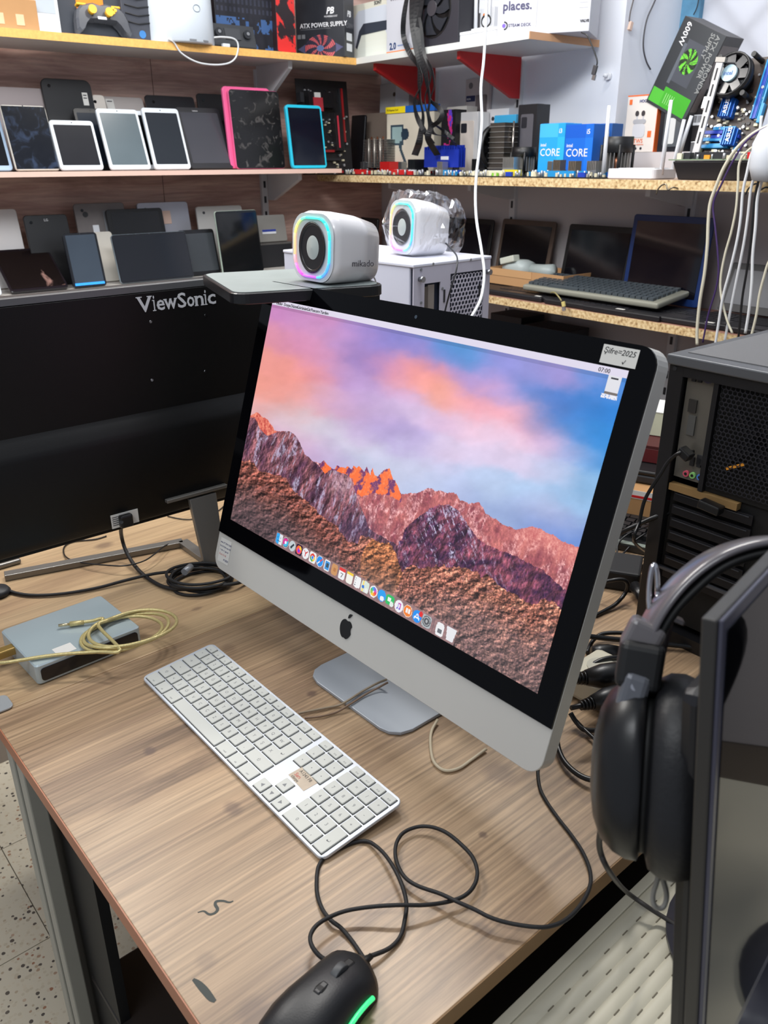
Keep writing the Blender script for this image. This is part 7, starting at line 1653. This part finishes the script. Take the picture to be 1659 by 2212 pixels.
def blkp(t, w_, h, d):
    MB().prism(rr(w_*.62, h*.66, 0.008, 4, x0=w_*.18, z0=h*.09), -0.001, 0).build('clear_window', mat((86,90,92), 0.12), t); MB().prism(rr(w_*.30, h*.46, 0.005, 4, x0=w_*.30, z0=h*.14), -0.0016, -0.001).build('white_device', mat((206,208,206), 0.3), t)
    MB().box(w_*.02, w_*.45, -0.001, 0, h*.84, h*.98).build('white_sticker', M['white'], t); MB().box(w_*.02, w_*.45, -0.0014, -0.001, h*.94, h*.98).build('blue_band', mat((40,50,130), 0.5), t)
    text(t, 'NEO', w_*.22, w_*.48, h*.87, mat((206,206,200), 0.5), y=-0.0009, bold=0.02)
carton('black carton with a clear window beside the white earphone carton', 'R', 2.17, zsill, 1418, 1476, ytop=207, depth=0.055, m=mat((26,26,30), 0.4), extra=blkp)
carton('second dark carton behind the motherboard frame on the window sill', 'R', 2.20, zsill, 1478, 1530, ytop=214, depth=0.05, m=mat((36,32,34), 0.5), extra=lambda t, w_, h, d: barcode(t, w_*.1, h*.5, w_*.5, h*.2))
# tilted green and black power supply carton
def psuart(U, V):
    img = rgb(U, (44,48,52)); img = mixc(img, (64,68,72), U)
    g = (V > .74) & (U > .02+.0*V) & (U < .84) & ~((U < .20) & (V < .80)); img[(V > .74) & (V < .97) & (U > .28) & (U < .93)] = (66,166,44); img[(V > .80) & (V < .97) & (U > .02) & (U < .30)] = (80,180,56)
    cx, cy = .50, .40; r = np.hypot((U-cx)*1.0, (V-cy)*1.35); th = np.arctan2(V-cy, U-cx)
    bx_ = (U > .30) & (U < .72) & (V > .18) & (V < .66); img[bx_] = (72,76,84); img[(U > .24) & (U <= .31) & (V > .24) & (V < .70)] = (92,98,106)
    w = r < .19; img[w] = (28,34,30); img[w & (np.sin(th*7+r*22) > -.1)] = (110,206,60); img[w & (np.abs((r*42) % 1-.5) < .12)] = (46,70,40); img[r < .045] = (60,80,50)
    return img
def psu2(t, w_, h, d):
    art(t, psuart, 0.0005, 0.0005, w_-.001, h-.001, 90, 120)
    text(t, '600W', 0.022, w_*.12, h*.97, M['inkwhite'], y=-0.0009, ry=math.pi/2, bold=0.01)
    for s_, x, z in (('ATX POWER', .84, .97), ('SUPPLY', .72, .97), ('FRONDA', .95, .68)): text(t, s_, 0.018, w_*x-0.004, h*z, mat((150,152,150), 0.4), y=-0.0009, ry=math.pi/2, bold=0.01)
    for k in range(5): MB().box(w_*.36+k*w_*.05, w_*.37+k*w_*.05, -.0009, -.0006, h*.08, h*.20).build('print_line', mat((170,220,150), 0.5), t)
A_ = VB(1390, 196, 2.17); Bt_ = VB(1492, 202, 2.17); 
Or, ang, w_, _ = place('R', 2.168, SILL+0.128, 1395, 1490)
up_px = bis(lambda s: proj(Or+ZUP*s*math.cos(.50)+dR*s*math.sin(.50))[1]-40, 0.05, 0.6)
t = bpy.data.objects.new('product_box', None); C.objects.link(t); t.location = tuple(Or+ZUP*0.002); t.rotation_euler = (0, 0, ang); tag(t, 'black and green power supply carton tilted over the two sill cartons', 'box')
t.matrix_world = Matrix.Translation(tuple(Or+ZUP*0.002)) @ Matrix.Rotation(ang, 4, 'Z') @ Matrix.Rotation(0.44, 4, 'Y')
MB().box(0, w_*1.02, 0, 0.085, 0, up_px*1.0).build('carton', mat((62,60,60), 0.45), t, 0.001); MB().box(w_*1.02, w_*1.02+0.0005, 0.004, 0.08, 0.03, up_px*.9).build('side_panel', mat((112,106,104), 0.5), t)
psu2(t, w_*1.02, up_px)if False else psu2(t, w_*1.02, up_px, 0.085)
MB().box(w_*1.021, w_*1.026, 0.03, 0.05, up_px*.2, up_px*.42).build('handle_slot', M['black'], t)
# leaning motherboard with blue heatsinks
O, ang, w_, h_ = place('R', 1.93, ZMR+0.055, 1500, 1628, 135, 0.30)
def asus(t, w_, d_):
    bh_ = M['blueheat']
    for (x, y, sx, sy, n) in ((.32,.36,.19,.20,'a'), (.50,.06,.20,.18,'b')):
        MB().box(w_*x, w_*(x+sx), d_*y, d_*(y+sy), .0018, .018).build('heatsink', bh_, t, 0.001)
        for k in range(5): MB().box(w_*(x+sx*k/5), w_*(x+sx*(k+.45)/5), d_*y, d_*(y+sy), .018, .028).build('heatsink_fin', bh_, t)
        text(t, 'ASUS', 0.014, w_*(x+sx*.25), 0, M['inkwhite'], rot=(0,0,90), name='lettering', bold=0.02).data.transform(Matrix.Translation((w_*sx*.45, d_*(y+.03), .0287)))
    MB().cyl((w_*.30, d_*.27, .002), (w_*.30, d_*.27, .005), .010, n=18).build('coin_cell', M['steel'], t)
    for k in range(3): MB().box(w_*(.80+.06*k), w_*(.825+.06*k), d_*.35, d_*.95, .0018, .012).build('blue_memory_slot', [CY, BS, CY][k], t)
    MB().box(w_*.93, w_*.98, d_*.30, d_*.50, .0018, .014).build('power_socket', CY, t, 0.001)
    for k in range(3): MB().box(w_*.06, w_*(.58-.08*k), d_*(.05+.075*k), d_*(.085+.075*k), .0018, .012).build('blue_slot', [CY, CY, BS][k], t)
    x, y = w_*.42, d_*.76; MB().cyl((x, y, .002), (x, y, .040), .034, n=28).build('cooler_core', M['dark'], t)
    mb = MB(); mb.lathe([(.046, .030), (.048, .032), (.048, .052), (.043, .052), (.043, .030)], 'z', (x, y, 0), 28); mb.build('fan_ring', M['black'], t)
    for k in range(7): MB().box(x+.014, x+.043, y-.010, y+.010, .046, .049, Matrix.Rotation(2*math.pi*k/7, 3, 'Z'), (x, y, .047)).build('fan_blade', mat((34,34,38), 0.2), t)
    MB().cyl((x, y, .044), (x, y, .056), .018, n=24).build('fan_hub', mat((150,176,186), 0.3), t); text(t, 'intel', .013, x-.013, 0, mat((40,90,170), 0.4), rot=(0,0,0), name='lettering').data.transform(Matrix.Translation((0, y-.004, .0568)))
    for k in range(4):
        a = math.pi/4+k*math.pi/2; MB().cyl((x+.058*math.cos(a), y+.058*math.sin(a), .002), (x+.058*math.cos(a), y+.058*math.sin(a), .046), .006, n=10).build('push_pin', M['black'], t)
board('motherboard with bright blue heatsinks and slots standing upright by the window', O+ZUP*0.002, ang, w_, h_, 12, mat((62,50,44), 0.45, var=0.4, vscale=80), [CY, BS, CY], lean=math.pi/2-0.30, extra=asus)
O2, ang2, w2_, h2_ = place('R', 1.895, ZMR+0.050, 1492, 1512, 135, 0.08)
t = thing('metal_strip', 'white slotted metal strip standing before the blue-heatsink motherboard', 'metal strip', O2+ZUP*.001, ang2, None, 0.10); 
t.matrix_world = Matrix.Translation(tuple(O2+ZUP*.001)) @ Matrix.Rotation(ang2, 4, 'Z') @ Matrix.Rotation(0.10, 4, 'Y') @ Matrix.Rotation(-0.1, 4, 'X')
MB().box(0, 0.017, 0, 0.006, 0, h2_).build('strip', mat((206,204,204), 0.4, 0.2), t, 0.001); MB().box(-0.002, 0.022, -0.002, 0.010, h2_, h2_+0.010).build('bent_tab', mat((170,166,160), 0.4, 0.4), t)
for k in range(5): MB().box(0.006, 0.010, -0.0004, 0.0, 0.03+k*h2_/6, 0.055+k*h2_/6).build('slot', M['dark'], t)
# green board on a black tray
O, ang, w_, _ = place('R', 1.862, ZMR+0.0008, 1448, 1640)
t = thing('component_tray', 'black plastic tray under the pale green board', 'tray', O, ang)
MB().add([(x, y, z) for z, k in ((0.0, 0.012), (0.040, 0.0)) for x, y in ((k, k), (w_-k, k), (w_-k, 0.2-k), (k, 0.2-k))], [(0,1,2,3),(4,5,6,7),(0,1,5,4),(1,2,6,5),(2,3,7,6),(3,0,4,7)]).build('tray', mat((22,22,26), 0.5), t, 0.002)
MB().box(0.004, w_-0.004, 0.004, 0.196, 0.0402, 0.042).build('lip', mat((30,30,34), 0.5), t)
def grn(t, w_, d_):
    MB().box(w_*.30, w_*.72, .05, .10, .0018, .012).build('ribbon_socket', M['black'], t); MB().box(w_*.12, w_*.24, .07, .12, .0018, .040).build('shield_box', mat((176,170,166), 0.4, 0.4), t, 0.001)
    MB().box(w_*.40, w_*.60, .10, .15, .0018, .016).build('processor_socket', M['steel'], t, 0.002); MB().box(w_*.12, w_*.20, .012, .03, .0018, .012).build('port', M['dark'], t)
    MB().box(w_*.27, w_*.40, .15, .17, .0018, .060).build('port_tower', mat((60,52,46), 0.5), t); MB().box(w_*.25, w_*.38, .145, .16, .045, .060).build('teal_port', mat((60,160,170), 0.4), t)
    MB().box(w_*.70, w_*.86, .03, .036, .0018, .012).build('red_header', M['red'], t); MB().box(w_*.36, w_*.42, .008, .014, .0018, .008).build('orange_header', mat((226,150,40), 0.5), t); MB().box(w_*.86, w_*.97, .05, .10, .0018, .018).build('white_socket', M['cream'], t)
board('pale green circuit board lying on the black tray at the right shelf end', np.array(O)+ZUP*0.0425-dR*0.012, ang, w_+0.02, 0.19, 14, M['pcbgreen'], [M['dark'], M['cream'], M['grey']], extra=grn)
# wall hook, wall cables
P = VB(1315, 165, BW-0.004); t = thing('wall_hook', 'small white plastic hook on the bright wall beside the window recess', 'hook', P, AR)
MB().cyl((0,0.004,0), (0,-0.006,0), 0.009, n=14).build('base', M['white'], t); MB().cyl((0,-0.006,0), (-0.010,-0.012,0.004), 0.005, n=10).build('knob', M['white'], t)
REC = [lambda x, y: onp(x, y, dR, APIL+0.008)]
wallp = REC[0]
cord('wall_cable', 'short brown cable with a pale connector hanging at the window recess', [wallp(x, y) for x, y in ((1372,-30),(1368,0),(1362,25),(1359,46))], 0.0018, mat((86,78,76), 0.5))
P = wallp(1360, 56); o = MB().box(-0.006, 0.006, -0.004, 0.004, -0.012, 0.010).build('connector', mat((216,186,168), 0.5), None, 0.001); o.location = tuple(P+dR*.003); o.rotation_euler = (0, 0.3, AL); tag(o, 'pale pink connector at the end of the short brown cable', 'connector')
cord('wall_cable', 'dark cable curving down the window recess wall to the green carton', [wallp(x, y) for x, y in ((1424,-20),(1412,8),(1398,40),(1391,75),(1390,105),(1396,132),(1405,150))], 0.0022, mat((70,68,72), 0.5))
cord('wall_cable', 'thin grey cable dangling in front of the frosted window', [onp(x, y, dL, BWIN-0.01) for x, y in ((1510,-20),(1508,5),(1504,20),(1498,32))], 0.0016, M['dark'])
# hooks on the chipboard edge
for lb, x in (('brass-coloured hook screwed into the chipboard edge of the motherboard shelf', 1436), ('dark hook in the chipboard edge beside the hanging cords', 1632)):
    P = VB(x, 408, BF-0.003); pts = [P+dR*a-dL*b+ZUP*c for a, b, c in ((0.035,0,0.002),(0.028,0.010,0.004),(0.018,0.014,-0.001),(0.010,0.012,0.010),(0.0,0.012,0.009),(-0.010,0.012,0.0),(-0.014,0.012,-0.012))]
    cord('hook', lb, pts, 0.0018, mat((130,120,104), 0.3, 0.8) if x < 1500 else M['dark'], cat='hook', sub=4)
# hanging cords at the right
HC = [([(1700,250),(1659,272),(1625,290),(1592,320),(1565,360),(1546,405),(1534,440),(1530,480),(1528,530),(1522,590),(1512,650),(1506,710),(1506,745)], 'cordcream', 'cream cord hanging at the left of the cord group before the laptops', 0.0038),
      ([(1700,262),(1650,278),(1612,305),(1585,345),(1560,395),(1541,440),(1545,490),(1550,540),(1552,590),(1545,630),(1530,680),(1518,740)], 'purple', 'purple cord hanging among the white cords', 0.0022),
      ([(1700,300),(1640,310),(1600,345),(1594,400),(1590,450),(1580,500),(1566,550),(1557,600),(1558,640),(1570,690),(1582,720)], 'cordcream', 'cream cord bowing left in the middle of the cord group', 0.0026),
      ([(1680,290),(1630,320),(1612,380),(1604,420),(1600,470),(1592,520),(1578,580),(1562,640),(1552,700),(1545,745)], 'cordwhite', 'white cord hanging over the chipboard edge to the black tower', 0.0030),
      ([(1645,250),(1640,300),(1634,360),(1622,410),(1615,470),(1606,530),(1592,600),(1578,670),(1565,740)], 'cordwhite', 'straight white cord hanging second from the right', 0.0032),
      ([(1690,330),(1652,360),(1636,400),(1628,450),(1622,520),(1614,580),(1604,640),(1598,700),(1594,740)], 'black', 'black cord hanging from the dark hook', 0.0026),
      ([(1660,340),(1646,390),(1636,430),(1632,490),(1626,550),(1624,610),(1618,670),(1610,720)], 'cordwhite', 'white cord hanging at the right of the black cord', 0.0034),
      ([(1700,520),(1664,560),(1650,600),(1640,640),(1634,680),(1622,730)], 'cordcream', 'cream cord reaching in from the right frame edge', 0.0030)]
for k, (L, m_, lb, r_) in enumerate(HC):
    cord('white_cable' if m_[:4] == 'cord' else m_+'_cable', lb, [VB(x, y, BF-0.022-0.006*(k % 4)) for x, y in L], r_, M[m_], group='cords hanging from the motherboard shelf')
o = MB(); o.lathe([(0.0, 0), (0.030, 0.004), (0.040, 0.03), (0.040, 0.075), (0.030, 0.10), (0.016, 0.108), (0.016, 0.135), (0.0, 0.136)], n=28)
P = VB(1656, 394, BF-0.05); b_o = o.build('hanging_adapter', mat((206,210,216), 0.35)); b_o.location = tuple(P); tag(b_o, 'white rounded adapter hanging among the cords at the right edge', 'adapter')

# ---------------------------------------------------------------- low right shelf: laptops and keyboard
def laptop(label, x0, x1, b, ytop, bm, sm, lean=0.18, base_d=0.20, open_base=True, yaw=0.0, keym=None, bezw=0.014, th=0.007):
    O, ang, w_, h = place('R', b, ZLR+0.018, x0, x1, ytop, lean, yaw)
    t = thing('laptop', label, 'laptop', O, ang)
    R_ = Matrix.Rotation(-lean, 3, 'X')
    def T_(mb): mb.v = [tuple(R_ @ Vector(v)) for v in mb.v]; return mb
    T_(MB().prism(rr(w_, h, 0.008, 4, x0=0), 0, th, 0.001)).build('lid', bm, t)
    T_(MB().box(bezw, w_-bezw, -0.0012, 0, bezw*1.4, h-bezw*1.2)).build('screen', sm, t)
    if open_base:
        MB().box(0, w_, -base_d, 0.0, -0.0175, -0.003).build('base', mat((24,24,28), 0.45), t, 0.003)
        mb = MB()
        for i in range(14):
            for j in range(5): mb.box(0.012+i*(w_-.024)/14, 0.012+(i+.84)*(w_-.024)/14, -0.022-j*.017-.014, -0.022-j*.017, -0.003, -0.0015)
        mb.build('keys', keym or mat((34,34,38), 0.4), t)
        MB().box(w_*.36, w_*.62, -base_d+.012, -base_d+.055, -0.003, -0.0024).build('touchpad', mat((44,42,44), 0.35), t)
    return t
laptop('black laptop screen leaning on the wall behind the wrapped speaker', 948, 1048, 2.08, 468, M['black'], mat((16,16,24), 0.12), base_d=0.19)
laptop('open laptop with a worn brown rim behind the white appliance', 1066, 1178, 2.09, 472, mat((86,70,60), 0.5, var=0.2, vscale=40), mat((14,14,18), 0.12), base_d=0.22)
laptop('open black laptop between the brown-rimmed and blue-framed ones', 1206, 1345, 2.08, 483, M['black'], mat((14,14,20), 0.10), base_d=0.21)
laptop('open laptop with a bright blue frame around its screen', 1341, 1506, 2.02, 462, mat((16,44,96), 0.35), mat((10,10,18), 0.05), base_d=0.17, lean=0.10)
laptop('dark laptop with a grey sticker strip standing behind the hanging cords', 1548, 1700, 2.04, 566, mat((30,30,34), 0.45), mat((96,98,104), 0.4), lean=0.35, base_d=0.17)
def lap_base(label, x0, x1, b, d_, yaw=0.0, m=None):
    O, ang, w_, _ = place('R', b, ZLR+0.0008, x0, x1, None, 0, yaw); t = thing('laptop', label, 'laptop', O, ang)
    MB().box(0, w_, 0, d_, 0, 0.015).build('base', m or mat((26,26,30), 0.45), t, 0.004)
    mb = MB()
    for i in range(14):
        for j in range(5): mb.box(0.014+i*(w_-.028)/14, 0.014+(i+.84)*(w_-.028)/14, d_*.42+j*.0165, d_*.42+j*.0165+.0135, .015, .0166)
    mb.build('keys', mat((36,36,40), 0.4), t); MB().box(w_*.34, w_*.62, d_*.08, d_*.34, .015, .0155).build('touchpad', mat((40,38,42), 0.35), t); MB().box(w_*.86, w_*.95, .006, .016, .015, .0155).build('paper_label', M['paper'], t)
for lb, x0, x1, b_, d_ in (('black open laptop deck at the left of the low right shelf, beside the white tower', 1052, 1168, 1.86, 0.10), ('thin black laptop deck under the front of the grey keyboard', 1174, 1352, 1.855, 0.075), ('black laptop deck right of the grey keyboard with a white sticker', 1362, 1545, 1.858, 0.155), ('dark laptop deck at the right end under the hanging cords', 1562, 1700, 1.862, 0.15)):
    lap_base(lb, x0, x1, b_, d_)
# grey keyboard in clear cover lying across
O, ang, w_, _ = place('R', 1.885, ZLR+0.024, 1128, 1420)
t = thing('keyboard', 'dusty grey keyboard in a clear cover lying across the laptop decks', 'keyboard', O, ang); t.rotation_euler = (0.13, 0, ang)
MB().box(0, w_, 0, 0.15, 0, 0.016).build('clear_cover', mat((140,140,128), 0.2), t, 0.006, 3)
km2 = MB().box(0, 0.0155, 0, 0.0150, 0, 0.007).mesh('key', mat((72,80,86), 0.4, var=0.1))
nk = int((w_-.03)/0.0188)
for i in range(nk):
    for j in range(6):
        if (i in (nk-5, nk-9) and j != 0 and False): continue
        if j == 0 and 4 <= i <= 9: continue
        o = bpy.data.objects.new('key', km2); C.objects.link(o); o.parent = t; o.location = (0.014+i*0.0188, 0.014+j*0.0212+(0.003 if j == 5 else 0), 0.0162)
MB().box(0.014+4*.0188, 0.014+9.8*.0188, 0.012, 0.027, 0.0162, 0.022).build('space_bar', mat((72,80,86), 0.4), t)
MB().box(w_-0.11, w_-0.07, 0.118, 0.126, 0.0162, 0.0175).build('indicator_strip', mat((190,196,190), 0.4), t)
Pq = VB(1190, 640, 1.82); cord('usb_cable', 'gold-grey cable with a white plug hanging over the low shelf edge', [place('R', 1.875, ZLR+.030, 1190, 1200)[0], VB(1198, 632, 1.855), VB(1206, 640, 1.83), VB(1213, 650, 1.828)], 0.0020, mat((150,140,96), 0.4))
t = thing('cable_plug', 'yellow and silver plug dangling at the low shelf edge under the grey keyboard', 'plug', VB(1217, 661, 1.826), AR)
MB().box(-0.005, 0.005, -0.003, 0.003, -0.002, 0.012, Matrix.Rotation(-0.3, 3, 'Y')).build('grip', mat((206,190,120), 0.4), t, 0.001); MB().box(-0.003, 0.007, -0.002, 0.002, -0.013, -0.001, Matrix.Rotation(-0.3, 3, 'Y')).build('metal_tip', mat((200,200,204), 0.25, 0.8), t)
# cardboard tray with the white appliance
O, ang, w_, _ = place('R', 1.96, ZLR+0.018, 1053, 1180)
t = thing('cardboard_tray', 'open cardboard tray holding the white appliance', 'box', O, ang)
tr_ = MB(); W__, D__, H__ = w_*1.25, 0.15, 0.048
tr_.box(0, W__, 0, D__, 0, 0.003); tr_.box(0, W__, 0, 0.003, 0.003, H__); tr_.box(0, W__, D__-.003, D__, .003, H__); tr_.box(0, .003, .003, D__-.003, .003, H__); tr_.box(W__-.003, W__, .003, D__-.003, .003, H__)
tr_.build('carton', mat((196,150,104), 0.7), t); MB().box(0.002, W__*.6, -0.0015, 0, H__*.55, H__).build('side_flap', mat((206,160,112), 0.7), t)
t2 = thing('label_device', 'white handheld appliance lying in the cardboard tray', 'appliance', np.array(O)+ZUP*0.0035+dR*0.02+dL*0.03, ang)
mb = MB(); mb.lathe([(0.0, 0), (0.030, 0.004), (0.034, 0.03), (0.036, 0.07), (0.030, 0.095), (0.0, 0.10)], 'x', (0, 0.04, 0.037), 24, 1.0, 0.9, 3); mb.build('housing', mat((190,200,198), 0.4), t2)
mb = MB(); mb.lathe([(0.0, 0), (0.018, 0.003), (0.020, 0.05), (0.024, 0.09), (0.0, 0.10)], 'x', (0.09, 0.05, 0.040), 20); mb.build('handle', mat((176,186,184), 0.4), t2)
MB().box(0.0, 0.06, 0.0, 0.03, 0.058, 0.078, Matrix.Rotation(-0.25, 3, 'Y')).build('cover_plate', mat((216,220,206), 0.45), t2, 0.003)
# dark things below the low right shelf
for lb, x0, x1, yt_, b_ in (('black flat appliance on the desk level below the low right shelf, beside the white tower', 1050, 1118, 675, 2.0), ('long black device below the low right shelf', 1120, 1212, 700, 1.98)):
    O, ang, w_, h_ = place('R', b_, 0.0, x0, x1, yt_, 0)
    t = thing('black_device', lb, 'device', O-ZUP*0.70+ZUP*0.0, ang)
    t.location = tuple(np.array(O)*np.array([1,1,0])+ZUP*(FLOORZ+0.001))
    MB().box(0, w_, 0, 0.12, 0, h_-FLOORZ-0.03).build('box_body', M['black'], t, 0.003); MB().box(0.004, w_-0.004, 0.004, 0.116, h_-FLOORZ-0.0298, h_-FLOORZ-0.001).build('top_module', M['dark'], t, 0.002)

bpy.context.view_layer.update()
